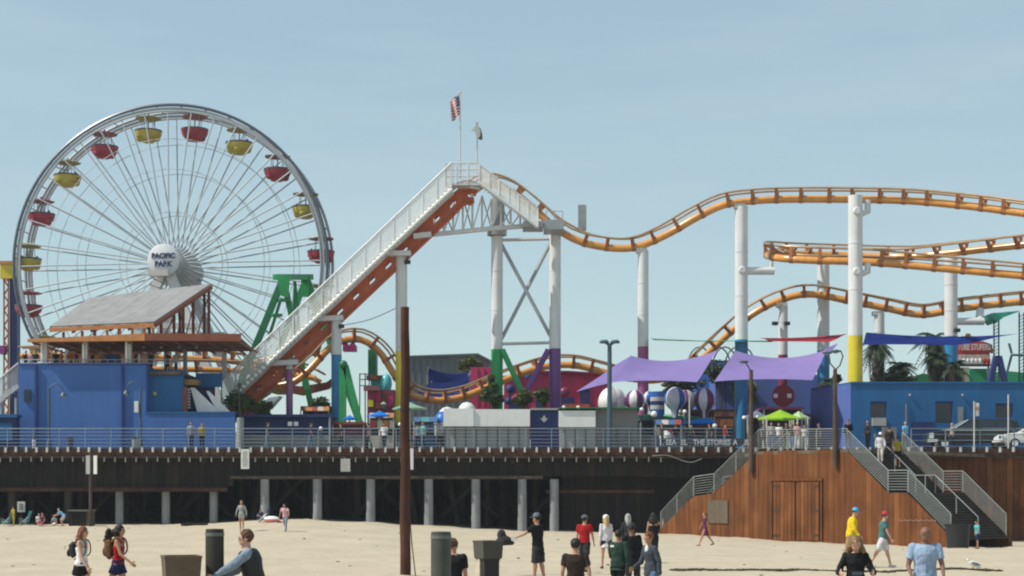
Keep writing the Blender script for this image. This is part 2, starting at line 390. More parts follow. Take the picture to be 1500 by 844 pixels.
# added wall far back keeps the underdeck dark; boarded bay by the ramp
pbox('added_rear_wall', PLKD[0], pier, -75, 75, 160, 160.4, -1.0, DZ-.26)
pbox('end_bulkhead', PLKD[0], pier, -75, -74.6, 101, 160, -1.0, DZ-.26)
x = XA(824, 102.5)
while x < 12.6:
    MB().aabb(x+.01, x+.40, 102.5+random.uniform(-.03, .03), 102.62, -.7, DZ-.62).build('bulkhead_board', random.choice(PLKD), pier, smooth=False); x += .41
# redwood boards of the pier side right of the stairs
x = XA(1240, 100.2)
while x < 54:
    MB().aabb(x+.012, x+.39, 100.0+random.uniform(-.02, .02)+.35, 100.45, -1.2, DZ-.48).build('side_board', random.choice(PLANK), pier, smooth=False); x += .41

def railing(parent, a, b, h, nb, sp, mat, r=.022, pr=.035, toprail=.035, first=True, last=True, z0=.12, pname='rail_post', bname='rail_bar'):
    a = Vector(a); b = Vector(b); d = b - a; hl = math.hypot(d.x, d.y); n = max(1, round(hl / sp)); up = Vector((0, 0, 1))
    for i in range(nb):
        t = z0 + (h - z0) * i / (nb - 1); rr = toprail if i == nb - 1 else r
        ptube(bname, mat, parent, a + up*t, b + up*t, rr, 6)
    me = MB().tube([(0, 0, -.05), (0, 0, h)], pr, 6).mesh(pname, mat)
    for i in range(n + 1):
        if (i == 0 and not first) or (i == n and not last): continue
        put(me, pname, a + d * i / n, parent)
prail = thing('pier_railing', 'long grey metal railing along the front edge of the pier deck', 'railing', (0, 100.15, DZ))
xs = -34.0
while xs < 13.5:
    railing(prail, (xs, 100.15, DZ), (xs + 4.75, 100.15, DZ), 1.20, 6, 1.6, GALVD, .018, .03, .03, last=False); xs += 4.75
xs = 24.4
while xs < 52:
    railing(prail, (xs, 100.15, DZ), (xs + 4.2, 100.15, DZ), 1.20, 4, 2.1, GALVD, .022, .035, .03, last=False); xs += 4.2
# long thin cable slung under the deck edge
cb = [P(px, py, 99.8) for px, py in ((955, 668), (975, 667), (990, 671), (1003, 676), (1015, 677), (1028, 672))]
tag(MB().tube(catmull(cb, .1), .022, 5).build('cable', M('pale_cable', (0.28, 0.26, 0.23), 0.7)), 'pale cable sagging below the deck edge beside the left stairs', 'cable')
# ------------------------------------------------------------------ boarded stair block in front of the pier
SL = Vector((8.96, 100.0, 0)); SR = Vector((22.75, 84.0, 0)); SD = (SR - SL); SLEN = SD.length; SU = SD.normalized()
SN = Vector((SU.y, -SU.x, 0)); SN = SN if SN.y < 0 else -SN       # faces the beach (left and towards the camera)
SB = -SN                                                          # into the block
def tpx(px):                                                      # parameter along the wall whose picture column is px
    k = (px - 750) / FPX; return (k*SL.y - SL.x) / (SD.x - k*SD.y)
def WP(px): t = tpx(px); return SL + SD * t
def wz(px, py): q = WP(px); return ZA(py, q.y)
stair = thing('stair_block', 'redwood boarded stair block projecting from the pier with barn doors and two flights', 'staircase', (WP(1180).x, WP(1180).y, -.3))
PLZ = wz(1110, 659)                                               # platform level
top_tab = [(965, 778), (1015, 727), (1045, 723), (1110, 660), (1240, 660), (1300, 722), (1328, 722), (1395, 790), (1400, 795)]
top_z = [(tpx(a)*SLEN, wz(a, b)) for a, b in top_tab]
zz = wz(1240, 659.5); zl = wz(1110, 659.5)
def lin(x, tab):
    if x <= tab[0][0]: return tab[0][1]
    for (a, u), (b, v) in zip(tab, tab[1:]):
        if x <= b: return u + (v-u)*(x-a)/(b-a)
    return tab[-1][1]
PLZ = (zz + zl) / 2
s0 = 0.0; wdt = 0.36
door_s = (tpx(1133)*SLEN, tpx(1203)*SLEN)
while s0 < SLEN - .02:
    s1 = min(s0 + wdt, SLEN); pr = random.uniform(-.012, .014)
    a = SL + SU*(s0+.008); b = SL + SU*(s1-.008)
    za, zb = lin(s0, top_z), lin(s1, top_z)
    if tpx(1110)*SLEN - .2 < s0 < tpx(1240)*SLEN - .2: za = zb = PLZ
    g0 = min(sand_z(a.x, a.y), sand_z(b.x, b.y)) - .35
    zlow = g0
    q = SN * pr
    if za - g0 > .05:
        mb = MB().prism([a+q+Vector((0, 0, zlow)), b+q+Vector((0, 0, zlow)), b+q+Vector((0, 0, zb)), a+q+Vector((0, 0, za))], SB*.08)
        mb.build('plank', random.choice(PLANK), stair, smooth=False)
    s0 = s1
def onwall(px, py, off=0.0): q = WP(px) + SN*off; return Vector((q.x, q.y, wz(px, py)))
# barn doors: boards, frame, hinges
for i, (pa, pb) in enumerate(((1134, 1166), (1169, 1201))):
    dr = MB().prism([onwall(pa, 792, .03), onwall(pb, 793, .03), onwall(pb, 705, .03), onwall(pa, 705, .03)], SN*.05).build('door', PLANK[3], stair, smooth=False)
    for k in range(6):
        u0 = lerp(pa, pb, k/6)+.35; u1 = lerp(pa, pb, (k+1)/6)-.35
        MB().prism([onwall(u0, 791, .082), onwall(u1, 791, .082), onwall(u1, 706, .082), onwall(u0, 706, .082)], SN*.02).build('door_board', PLANK[(k+i) % 4], dr, smooth=False)
    for zy in (712, 748, 784):
        hx = pa+1 if i == 0 else pb-9
        MB().prism([onwall(hx, zy+1.6, .104), onwall(hx+8, zy+1.6, .104), onwall(hx+8, zy-1.6, .104), onwall(hx, zy-1.6, .104)], SN*.02).build('hinge', M('rusty_hinge', (.06, .035, .025), .8), dr, smooth=False)
MB().prism([onwall(1129, 704.5, .03), onwall(1206, 704.5, .03), onwall(1206, 700.5, .03), onwall(1129, 700.5, .03)], SN*.12).build('door_lintel', PLANK[3], stair, smooth=False)
for px in (1130, 1203): MB().prism([onwall(px, 792, .03), onwall(px+2.6, 792, .03), onwall(px+2.6, 705, .03), onwall(px, 705, .03)], SN*.07).build('door_jamb', PLANK[1], stair, smooth=False)
pt = MB().prism([onwall(1037, 766, .03), onwall(1067, 767, .03), onwall(1067, 733, .03), onwall(1037, 733, .03)], SN*.04).build('grey_panel', M('weathered_grey_panel', (0.12, 0.09, 0.06), 0.8, 0, .15, 3), stair, smooth=False)
for k in range(14):     # a pale row of fixings near the right door
    q = onwall(1318 + k*4, 762 + (k % 2), .02); MB().box(q, (.05, .05, .05)).build('fixing', OFFW, stair)
# platform
tA, tB = WP(1108), WP(1242)
plat = MB().prism([Vector((tA.x, tA.y, PLZ-.2)), Vector((tB.x, tB.y, PLZ-.2)), Vector((tB.x + SB.x*6.2, tB.y + SB.y*6.2, PLZ-.2)), Vector((29, 100.2, PLZ-.2)), Vector((14.2, 100.2, PLZ-.2))], (0, 0, .19))
plat.build('platform', DECK, stair, smooth=False)
# flights: width, stringers, treads, risers
def flight(pxa, pya, pxb, pyb, width, nst, name='tread'):
    a = onwall(pxa, pya) ; b = onwall(pxb, pyb)
    h = Vector((b.x-a.x, b.y-a.y, 0)); dz = (b.z - a.z)/nst; st = h/nst
    tm = None
    for i in range(nst):
        p = a + st*(i+.5); z = a.z + dz*(i+1)
        ang = math.atan2(SU.y, SU.x)
        c = Vector((p.x, p.y, z)) + SB*(width/2 + .12)
        if tm is None: tm = MB().box((0, 0, 0), (st.length+.03, width, .06), ang).mesh('tread', TREAD, False); rm = MB().box((0, 0, 0), (.04, width-.04, abs(dz)-.05), ang).mesh('riser', PLKD[1], False)
        put(tm, 'tread', c, stair)
        put(rm, 'riser', c - SU*(st.length/2-.04)*(1) + Vector((0, 0, abs(dz)/2)), stair)
WR = 5.0; WL_ = 2.6
flight(1240, 660, 1300, 722, WR, 15); flight(1330, 722, 1396, 790, WR, 17)
# mid landing
def land(pxa, pxb, py, width):
    a = WP(pxa) + SB*.09; b = WP(pxb) + SB*.09; z = (wz(pxa, py)+wz(pxb, py))/2 - .06
    MB().prism([Vector((a.x, a.y, z)), Vector((b.x, b.y, z)), Vector((b.x, b.y, z)) + SB*width, Vector((a.x, a.y, z)) + SB*width], (0, 0, .05)).build('landing', TREAD, stair, smooth=False)
land(1298, 1332, 722, WR); land(1013, 1047, 726, WL_)
def flightL(pxa, pya, pxb, pyb, width, nst):
    a = onwall(pxa, pya); b = onwall(pxb, pyb); h = Vector((b.x-a.x, b.y-a.y, 0)); st = h/nst; dz = (b.z-a.z)/nst; ang = math.atan2(SU.y, SU.x)
    tm = MB().box((0, 0, 0), (st.length+.03, width, .06), ang).mesh('tread', TREAD, False)
    for i in range(nst): put(tm, 'tread', a + st*(i+.5) + Vector((0, 0, dz*(.5))) + SB*(width/2+.12), stair)
flightL(1045, 724, 1108, 660, WL_, 12); flightL(966, 779, 1014, 727, WL_, 12)
# rear boarded side under the right flight so the void is closed
rb = [onwall(1242, 662) + SB*WR, onwall(1300, 724)+SB*WR, onwall(1330, 724)+SB*WR, onwall(1396, 792)+SB*WR]
base = [Vector((q.x, q.y, -1.0)) for q in rb]
n_ = 34
for k in range(n_):
    u0 = lerp(1241, 1398, k/n_); u1 = lerp(1241, 1398, (k+1)/n_)
    zf = lambda u: lin(tpx(u)*SLEN, top_z)
    a = WP(u0)+SB*(WR+.3); b = WP(u1-.4)+SB*(WR+.3)
    if zf(u1) < -.6: continue
    MB().prism([Vector((a.x, a.y, -1.1)), Vector((b.x, b.y, -1.1)), Vector((b.x, b.y, zf(u1)-.1)), Vector((a.x, a.y, zf(u0)-.1))], SB*.06).build('rear_plank', random.choice(PLANK), stair, smooth=False)
# railings on the block
RAILG = M('stair_rail_grey', (.26, .28, .27), .5, 0, .15, 3)
def srail(segs, off, mat, nb=7, sp=1.9, h=1.12, lift=.0, z0=.1):
    for i, (pa, ya, pb, yb) in enumerate(segs):
        a = onwall(pa, ya) + SB*off; b = onwall(pb, yb) + SB*off
        a.z += lift; b.z += lift
        railing(stair, a, b, h, nb, sp, mat, .015, .03, .026, first=(i == 0), z0=z0)
srail([(1240, 660, 1300, 720), (1300, 720, 1329, 720), (1329, 720, 1392, 785)], .06, RAILG, 8)
srail([(1110, 659, 1240, 659)], .06, RAILG, 9, 2.2, 1.15)
srail([(967, 777, 1015, 726), (1015, 726, 1045, 722), (1045, 722, 1110, 659)], .06, RAILG, 8, 1.5)
srail([(967, 777, 1015, 726), (1015, 726, 1045, 722), (1045, 722, 1110, 659)], WL_+.1, RAILG, 5, 1.9)
srail([(1240, 660, 1300, 720), (1300, 720, 1329, 720), (1329, 720, 1393, 786)], WR+.06, RAILG, 8)
# centre handrail
for (pa, ya, pb, yb) in ((1240, 660, 1300, 722), (1300, 722, 1329, 722), (1329, 722, 1392, 785)):
    a = onwall(pa, ya)+SB*WR*.5; b = onwall(pb, yb)+SB*WR*.5
    ptube('centre_handrail', RAILG, stair, a+Vector((0, 0, .95)), b+Vector((0, 0, .95)), .025, 6)
    for t in (0, .5, 1): q = a.lerp(b, t); ptube('handrail_post', RAILG, stair, q, q+Vector((0, 0, .95)), .03, 6)
# poles with lamps at the platform
def wooden_pole(px, ytop, label, arms, Y0):
    q = WP(px) + SN*.16; Y = q.y; zt = ZA(ytop, Y); z0 = PLZ-1.2 if px < 1200 else PLZ-.9
    t = thing('wooden_lamp_pole', label, 'lamp pole', (q.x, q.y, z0), 'wooden lamp poles on the stair block')
    MB().tube([(q.x, q.y, z0), (q.x, q.y, zt)], [.15, .11], 10).build('pole', POLEG, t)
    for (dx0, dz0, pts) in arms:
        MB().tube([(q.x + a, q.y - .05, zt + b) for a, b in pts], .04, 6).build('arm', POLEG, t)
        e = Vector((q.x + pts[-1][0], q.y-.05, zt + pts[-1][1]))
        h = MB().ball(e + Vector((dx0, 0, dz0)), (.28, .13, .09), 10); hd = h.build('lamp_head', LAMPM, t)
        MB().ball(e + Vector((dx0*1.2, 0, dz0-.07)), (.14, .09, .05), 8).build('lens', LENS, hd)
wooden_pole(1103, 542, 'wooden pole rising left of the boarded stair wall with a tilted flood lamp', [(-.12, .08, [(0, -.1), (-.12, .1), (-.3, .38)])], 93)
wooden_pole(1226, 541, 'wooden pole right of the barn doors carrying two hooked lamp arms', [(.0, -.08, [(0, -.05), (.25, .2), (.42, .7), (.3, 1.0), (.0, 1.05)]), (.05, -.06, [(0, .0), (-.28, .3), (-.35, .8), (-.5, .95)])], 89)
# dark rubbish skip by the foot of the right flight
def skip(px0, px1, py0, py1, Y):
    x0, x1 = XA(px0, Y), XA(px1, Y); z1 = ZA(py0, Y); z0 = ZA(py1, Y)
    t = thing('large_bin', 'large black round bin at the foot of the right stair flight', 'bin', ((x0+x1)/2, Y, z0))
    r = (x1-x0)/2; c = ((x0+x1)/2, Y, 0)
    MB().lathe([(0, z0), (r*.86, z0), (r*.97, z1-.1), (r, z1), (r*.93, z1), (r*.88, z0+.1), (0, z0+.1)], c, 20).build('tub', M('black_plastic', (0.018, 0.02, 0.022), .5), t)
    MB().lathe([(r*.98, z1-.02), (r*1.05, z1-.02), (r*1.05, z1+.05), (r*.92, z1+.05), (r*.92, z1-.02)], c, 20).build('rim', BLK, t)
skip(1385, 1421, 769, 803, 82.2)

# ------------------------------------------------------------------ ferris wheel
TH = R(3); WY = 133.0; WC = P(255, 389.5, WY); SW = FPX/WY
U = Vector((math.cos(TH), -math.sin(TH), 0)); N = Vector((-math.sin(TH), -math.cos(TH), 0)); Z = Vector((0, 0, 1))
def F(r, ang, c): a = R(ang); return WC + U*(r*math.sin(a)) + Z*(r*math.cos(a)) + N*c
wheel = thing('ferris_wheel', 'giant white ferris wheel with round name sign at its hub', 'ferris wheel', (WC.x, WC.y, DZ))
RO = 12.75; HW = 1.35
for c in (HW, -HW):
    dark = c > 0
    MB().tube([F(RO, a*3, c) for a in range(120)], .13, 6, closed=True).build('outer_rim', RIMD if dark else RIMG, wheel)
    MB().tube([F(RO-.5, a*3, c) for a in range(120)], .08, 6, closed=True).build('inner_rim', RIMG, wheel)
    MB().lathe([(RO-.42, c-.03), (RO-.2, c-.03), (RO-.2, c+.03), (RO-.42, c+.03), (RO-.42, c-.03)], WC, 120, Matrix((U, Z, N)).transposed()).build('rim_plate', RIMG, wheel)
    for rr in (RO*.79, RO*.60, RO*.33):
        MB().tube([F(rr, a*9, c*(.55+.45*rr/RO)) for a in range(40)], .028, 5, closed=True).build('bracing_ring', SPK, wheel)
    for k in range(40):
        a = k*9 - .7
        MB().tube([F(1.25, a, c*1.15 if abs(c) else 0), F(RO-.5, a, c)], .058, 6).build('spoke', SPK, wheel)
for k in range(40): ptube('rim_strut', RIMG, wheel, F(RO-.1, k*9+4, HW), F(RO-.1, k*9+4, -HW), .05, 5)
rot = Matrix((U, Z, N)).transposed()         # local z -> N
for c0, c1, r_, mt in ((1.9, 2.1, 1.2, WHITE), (-2.5, -2.2, 1.3, GREYM)):
    MB().lathe([(0, c0), (r_, c0), (r_, c1), (0, c1)], WC, 32, rot).build('hub_flange', OFFW, wheel)
MB().lathe([(0, -4.6), (.6, -4.6), (.6, 3.2), (0, 3.2)], WC, 20, rot).build('axle', OFFW, wheel)
MB().lathe([(1.25, -2.4), (1.6, -2.3), (1.6, -1.4), (1.25, -1.2), (1.0, 0), (1.25, 1.2), (1.2, 1.4), (1.2, 1.8), (1.0, 1.9)], WC, 28, rot).build('hub_drum', OFFW, wheel)
MB().lathe([(0, -5.0), (1.25, -4.95), (1.3, -3.9), (1.0, -3.2), (0, -3.2)], WC, 32, rot).build('rear_hub_disc', GREYM, wheel)
sg = MB().lathe([(0, 3.05), (1.28, 3.05), (1.28, 3.25), (1.22, 3.29), (0, 3.29)], WC, 40, rot).build('name_disc', M('name_disc_white', (0.66, 0.68, 0.70), .5, 0, .04), wheel)
for body, dz_, sz in (('PACIFIC', .32, .56), ('PARK', -.33, .60)):
    text_obj('lettering', body, LETB, sg, WC + N*3.32 + Z*dz_ + U*0, sz, rz=-TH, bold=.022, sx=.95)
# legs of the wheel stand
for c in (3.1, -4.2):
    for s_ in (-1, 1):
        top = WC + N*c*.80 + U*(s_*.35) - Z*1.0; bot = WC + N*(c*1.15) + U*(s_*6.2); bot.z = DZ
        pbeam('support_leg', WHITE, wheel, top, bot, .75, .85, up=(0, 1, 0))
    pbeam('support_tie', OFFW, wheel, WC + N*c + U*-3.2 - Z*5.2, WC + N*c + U*3.2 - Z*5.2, .35, .4)
    MB().lathe([(0, -.3), (.9, -.3), (.9, .3), (0, .3)], WC + N*c*.75, 20, rot).build('bearing_housing', OFFW, wheel)
pbeam('stair_plate', OFFW, wheel, WC + N*4.6 - Z*1.2 - U*.8, WC + N*4.6 - Z*1.2 + U*.8, .5, .5)
for i in range(4): ptube('brace_rod', GREYM, wheel, WC + N*4.4 - Z*(1.6+.5*i) - U*(.5+.3*i), WC + N*4.4 - Z*(2.1+.5*i) + U*(.5+.3*i), .05, 5)

# gondolas
def gmeshes(col, name):
    d = {}
    can = MB().lathe([(0, .40), (.08, .36), (.10, .14), (.5, .08), (1.10, -.03), (1.10, -.07), (.5, .02), (0, .04)], (0, 0, 0), 16)
    d['canopy'] = can.mesh('canopy', M('canopy_'+name, tuple(c*.55+.04 for c in col), .5))
    rib = MB()
    for k in range(8): t = k*math.pi/4; rib.beam((0, 0, .16), (1.16*math.cos(t), 1.16*math.sin(t), -.01), .07, .04)
    d['canopy_ribs'] = rib.mesh('canopy_ribs', M('rib_'+name, (0.45, 0.40, 0.20) if name == 'yellow' else (.35, .12, .12), .5))
    prof = [(0, -2.08), (.46, -2.08), (.58, -1.98), (.70, -1.80), (1.02, -1.66), (1.14, -1.40), (1.16, -1.14)]
    tub = MB().lathe(prof + [(1.08, -1.14), (1.0, -1.5), (.5, -1.65), (0, -1.65)], (0, 0, 0), 20)
    for k in range(4): t = math.pi/4 + k*math.pi/2; tub.ball((.72*math.cos(t), .72*math.sin(t), -1.72), (.36, .36, .30), 10)
    d['tub'] = tub.mesh('tub', MATS['gondola_'+name])
    d['tub_rim'] = MB().lathe([(1.12, -1.18), (1.19, -1.18), (1.19, -1.06), (1.08, -1.06), (1.08, -1.18)], (0, 0, 0), 20).mesh('tub_rim', GDARK)
    d['pole'] = MB().tube([(0, 0, .1), (0, 0, -1.7)], .06, 8).mesh('pole', GREYM)
    d['rod'] = MB().tube([(0, 0, 0), (0, 0, -1.14)], .03, 6).mesh('rod', GREYM)
    return d
GM = {'red': gmeshes((.45, .03, .05), 'red'), 'yellow': gmeshes((.5, .4, .05), 'yellow')}
occ_mats = [M('rider_dark', (.03, .025, .03), .8), M('rider_skin', (.35, .2, .14), .7), M('rider_blue', (.05, .07, .16), .8)]
rider = MB(); rider.ball((0, 0, .32), (.10, .11, .13), 8); rider.cur = 1
rider.tube([(0, 0, -.45), (0, 0, -.1), (0, 0, .08), (0, 0, .2)], [.16, .21, .17, .06], 8)
rider.tube([(.2, 0, .05), (.26, .1, -.2), (.15, .3, -.25)], [.06, .05, .04], 6); rider.tube([(-.2, 0, .05), (-.26, .1, -.2), (-.15, .3, -.25)], [.06, .05, .04], 6)
rider_me = [rider.mesh('person', [occ_mats[0], occ_mats[k]]) for k in (2, 0)]
names = {-10: 'yellow basket just left of the wheel top', 8: 'red basket at the very top of the wheel', 26: 'yellow basket second right of the wheel top', 44: 'red basket at upper right of the wheel',
 62: 'yellow basket high on the right side of the wheel', 80: 'red basket level with the hub on the right', -28: 'red basket at upper left of the wheel', -46: 'yellow basket at mid upper left of the wheel',
 -64: 'red basket on the left side above hub level', -82: 'yellow basket level with the hub on the left', -100: 'red basket on the left side below hub level'}
gi = 0
for k in range(20):
    ang = 8 + 18*k
    if ang > 180: ang -= 360
    col = 'red' if k % 2 == 0 else 'yellow'
    p = F(RO-.55, ang, 0)
    lab = names.get(ang)
    if lab is None: lab = '%s basket low on the %s, %s' % (col, 'right' if ang > 0 else 'left', {98: 'first below hub level', 116: 'second below hub level', 134: 'third below hub level behind the lift hill', 152: 'near the bottom right', 170: 'just right of the very bottom', -118: 'beside the grey terrace roof', -136: 'behind the terrace roof', -154: 'behind the terrace posts', -172: 'just left of the very bottom'}.get(ang, 'near the foot'))
    t = thing('gondola', lab, 'gondola', p, 'gondolas of the ferris wheel')
    for nm, me in GM[col].items():
        if nm == 'rod':
            for q in range(4): a = math.pi/4 + q*math.pi/2; put(me, nm, p + Vector((.62*math.cos(a), .62*math.sin(a), .02)), t)
        else: put(me, nm, p, t, rot=(0, 0, k*.7), scl=(.94, .94, .96))
    if ang in (-10, -46, 44, 26, -82, -28, 62, -64, 80):
        spots = {-46: (-.75, .75), 44: (-.8, -.3, .45, .8), 26: (-.7, .7, .4), -28: (-.5,), -82: (.7, -.4), 62: (.6,), -64: (-.7, .7), 80: (-.8,), -10: (0.5,)}[ang]
        for j, sx in enumerate(spots):
            rp = p + Vector((sx, -.25 if j % 2 else .2, -1.22)); ps = put(rider_me[j % 2], 'person', rp, None, rot=(0, 0, random.uniform(0, 6)))
            wh = names[ang].replace(' of the wheel', '').replace('basket', 'wheel basket')
            tag(ps, 'rider %s in the %s' % (('far left', 'left of centre', 'right of centre', 'far right')[min(3, int((sx+1)*2))], wh), 'person', 'riders on the ferris wheel')

# ------------------------------------------------------------------ roller coaster
coaster = thing('roller_coaster', 'golden tubular steel roller coaster on tall white columns with painted feet', 'roller coaster', (XA(900, 116), 116, DZ))
def tie_mesh(gauge, hgt, rs, name='tie'):
    m = MB()
    m.tube([(0, -.14, 0), (0, .14, 0)], rs*1.14, 10)
    for s in (-1, 1):
        m.prism([(0, -.12, rs*.55), (s*gauge*.5, -.10, hgt-.02), (s*(gauge*.5+.10), -.10, hgt-.02), (s*rs*1.05, -.12, -.02)], (0, .22, 0))
    m.beam((-gauge*.5, 0, hgt-.14), (gauge*.5, 0, hgt-.14), .10, .10)
    return m.mesh(name, TIE, False)
def track(pts, rs=.26, gauge=1.1, hgt=.68, tie=1.6, banks=None, joined=False):
    path = catmull(pts, .45); n = len(path)
    fr = []
    for i, p in enumerate(path):
        T = (path[min(i+1, n-1)] - path[max(i-1, 0)]).normalized()
        if abs(T.z) > .97: sd = Vector((0, 1, 0))
        else: sd = T.cross(Z)
        sd.normalize(); b = 0
        if banks: b = lin(i/(n-1), banks)
        up = sd.cross(T).normalized(); q = Matrix.Rotation(R(b), 3, T); fr.append((p, T, q @ sd, q @ up))
    MB().tube([f[0] for f in fr], rs, 12).build('spine_tube', GOLD, coaster)
    for s in (-1, 1): MB().tube([f[0] + f[2]*s*gauge/2 + f[3]*hgt for f in fr], .075, 8).build('running_rail', RAILB, coaster)
    tm = tie_mesh(gauge, hgt, rs); acc = 0
    for i in range(1, n):
        acc += (path[i]-path[i-1]).length
        if acc >= tie:
            acc = 0; p, T, sd, up = fr[i]; m = Matrix((sd, T, up)).transposed(); put(tm, 'tie', p, coaster, quat=m.to_quaternion())
    return fr
def PT(l): return [P(*q) for q in l]
# first drop and long upper run
track(PT([(688, 285, 117.5), (712, 270, 117.3), (745, 278, 117), (780, 304, 116.6), (815, 335, 116.3), (850, 354, 116), (885, 362, 116), (915, 364, 116), (942, 359, 115.8), (980, 342, 115.5), (1020, 319, 115.0), (1058, 301, 114.6), (1095, 295, 114.2), (1150, 292, 113.6), (1245, 292, 112.4), (1330, 294, 111), (1400, 300, 109.5), (1460, 307, 108), (1560, 322, 105.5), (1700, 352, 103.5), (1850, 392, 104)]), tie=1.55, banks=[(0, 0), (.1, 0), (.16, 14), (.3, 0), (.6, 0), (1, -10)])
# middle turn: near branch, hairpin at left, far branch
track(PT([(1850, 446, 104.5), (1700, 426, 104.5), (1570, 410, 106), (1500, 404, 107.5), (1400, 395, 109.2), (1300, 386, 111), (1245, 383, 112), (1180, 381, 113), (1140, 378, 114.4), (1124, 374, 117), (1130, 371, 120), (1165, 372, 122.3), (1230, 374, 122.5), (1300, 376, 121), (1340, 376, 119.5), (1400, 370, 117.5), (1500, 359, 114), (1570, 352, 112), (1700, 344, 110), (1850, 346, 109)]), tie=1.6, banks=[(0, 0), (.25, 6), (.45, 28), (.6, 20), (1, 0)])
# lower hump on the right, linking down to the low run
track(PT([(1850, 452, 116), (1700, 438, 117), (1570, 437, 118), (1500, 442, 119), (1450, 447, 119.5), (1400, 453, 120), (1350, 461, 120.3), (1300, 452, 120.6), (1245, 441, 121), (1185, 431, 121.3), (1140, 441, 121.8), (1100, 462, 122.3), (1070, 487, 122.8), (1035, 520, 123.5), (1005, 545, 124), (960, 557, 124.5), (915, 553, 124.6), (880, 544, 124.5), (840, 535, 124.5), (800, 537, 124.5), (760, 549, 124), (715, 567, 123.5), (680, 581, 123), (640, 587, 122.6), (600, 577, 122), (577, 548, 121.6), (558, 518, 121.4), (535, 500, 121.2), (512, 497, 121), (485, 508, 120.6), (455, 540, 120), (430, 560, 120), (395, 566, 120.5), (360, 560, 121)]), tie=1.3, banks=[(0, 0), (.3, 0), (.45, -12), (.6, 0), (.75, 10), (1, 0)])
# low level track behind the terrace
track(PT([(30, 522, 126), (90, 521, 126), (200, 523, 126), (300, 526, 126), (345, 530, 126), (380, 540, 126)]), tie=1.7, rs=.22)
track(PT([(60, 541, 125), (150, 541, 125), (260, 541, 125), (345, 543, 125), (420, 548, 124.5), (470, 556, 124)]), tie=1.7, rs=.22)
track(PT([(470, 560, 126), (430, 540, 126), (400, 538, 126.5), (370, 545, 127)]), tie=1.5, rs=.2)
# blue-grey walkway brackets that arch over the low run
for px in (1025, 1052, 1062, 1080, 1088):
    c = P(px, 545, 124.2)
    MB().tube([c + Vector((1.0*math.cos(a), 0, 1.9*math.sin(a))) for a in [i*math.pi/10 for i in range(11)]], .06, 6).build('arch_bracket', LAMPM, coaster)
# columns
def column(px, ytop, ych, wpx, basemat, Y, head=None):
    x = XA(px, Y); r = wpx*Y/FPX/2; zt = ZA(ytop, Y); zc = ZA(ych, Y)
    c = MB().tube([(x, Y, zc), (x, Y, zt)], r, 20).build('column', WHITE, coaster)
    MB().tube([(x, Y, DZ), (x, Y, zc)], r*1.012, 20).build('painted_foot', basemat, c)
    for zz_ in (lerp(zc, zt, .33), lerp(zc, zt, .66)): MB().lathe([(r, zz_-.05), (r*1.04, zz_-.05), (r*1.04, zz_+.05), (r, zz_+.05)], (x, Y, 0), 20).build('weld_collar', WHITE, c)
    MB().lathe([(0, DZ), (r*1.6, DZ), (r*1.6, DZ+.12), (0, DZ+.12)], (x, Y, 0), 16).build('base_plate', GREYM, c)
    return c, x, r
column(424, 530, 541, 10, MAUVE, 114.2); column(493, 466, 520, 15, BLUEC, 114.2); column(588, 372, 515, 17, YELL, 114.6)
for (pa, ya, pb, yb) in ((395, 533, 437, 531), (463, 468, 503, 466), (558, 372, 602, 372)):
    a, b = P(pa, ya, 114.1), P(pb, yb, 114.1); pbeam('cross_head', WHITE, coaster, a, b, .9, .34)
c4, x4, r4 = column(728, 338, 512, 17, GREEN, 116.4); c5, x5, r5 = column(813, 338, 511, 17, PURPC, 116.4)
column(942, 367, 508, 16, MAGC, 115.8); column(1086, 303, 498, 19, BLUEC, 114.4)
column(1147, 447, 520, 14, MAROON, 121.8); column(1206, 384, 514, 18, BLUEC, 122.4)
column(1253, 287, 492, 21, YELL, 110.2); column(1288, 459, 540, 15, BLUEC, 120.8); column(1393, 378, 493, 19, BLUEC, 117.6)
column(1585, 334, 492, 20, YELL, 105.2); column(1640, 444, 515, 15, BLUEC, 117.6); column(1745, 440, 500, 19, PURPC, 104.4)
# column heads and short saddles under the track
for px, y0, Y in ((942, 369, 115.8), (1086, 304, 114.4), (1147, 449, 121.8), (1288, 461, 120.8)):
    a = P(px, y0, Y); MB().box(a + Vector((-.12, 0, .08)), (.75, .7, .3)).build('saddle', OFFW, coaster)
MB().lathe([(r4, 0), (r4*1.7, .1), (r4*1.7, .5), (r4, .55)], (x4, 116.4, ZA(345, 116.4)-.1), 16).build('column_collar', GREYM, coaster)
# cantilever arms
def arm(px0, px1, y, Y, r=.27, upto=None, Ye=None):
    a = P(px0, y, Y); b = P(px1, y, Y) if Ye is None else P(px1, y, Ye); pts = [a, b]
    if upto: pts = [a, b - (b-a).normalized()*.4, b + Vector((0, 0, .15)), b + Vector((0, 0, upto))]
    MB().tube(pts, r, 12).build('cantilever_arm', WHITE, coaster)
arm(1086, 1134, 397, 114.4, .27); arm(1253, 1271, 313, 110.2, .22, .9); arm(1253, 1271, 401, 110.2, .22, .7); arm(1393, 1441, 471, 117.6, .26)
MB().tube([P(1434, 471, 117.6), P(1436, 455, 118.4)], .28, 10).build('cantilever_arm', WHITE, coaster)
for px, py, Y in ((1253, 311, 110.2), (1253, 399, 110.2), (1086, 397, 114.4)):
    q = P(px, py, Y); MB().lathe([(0, -.62), (.2, -.62), (.26, -.55), (.26, 0)], q, 12, Matrix.Rotation(R(90), 3, 'X') @ Matrix.Scale(-1, 3, (0, 0, 1))).build('end_cap', WHITE, coaster)
arm_b = P(1130, 392, 114.4); MB().tube([P(1130, 396, 114.4), P(1130, 384, 114.4)], .13, 8).build('arm_strut', OFFW, coaster)
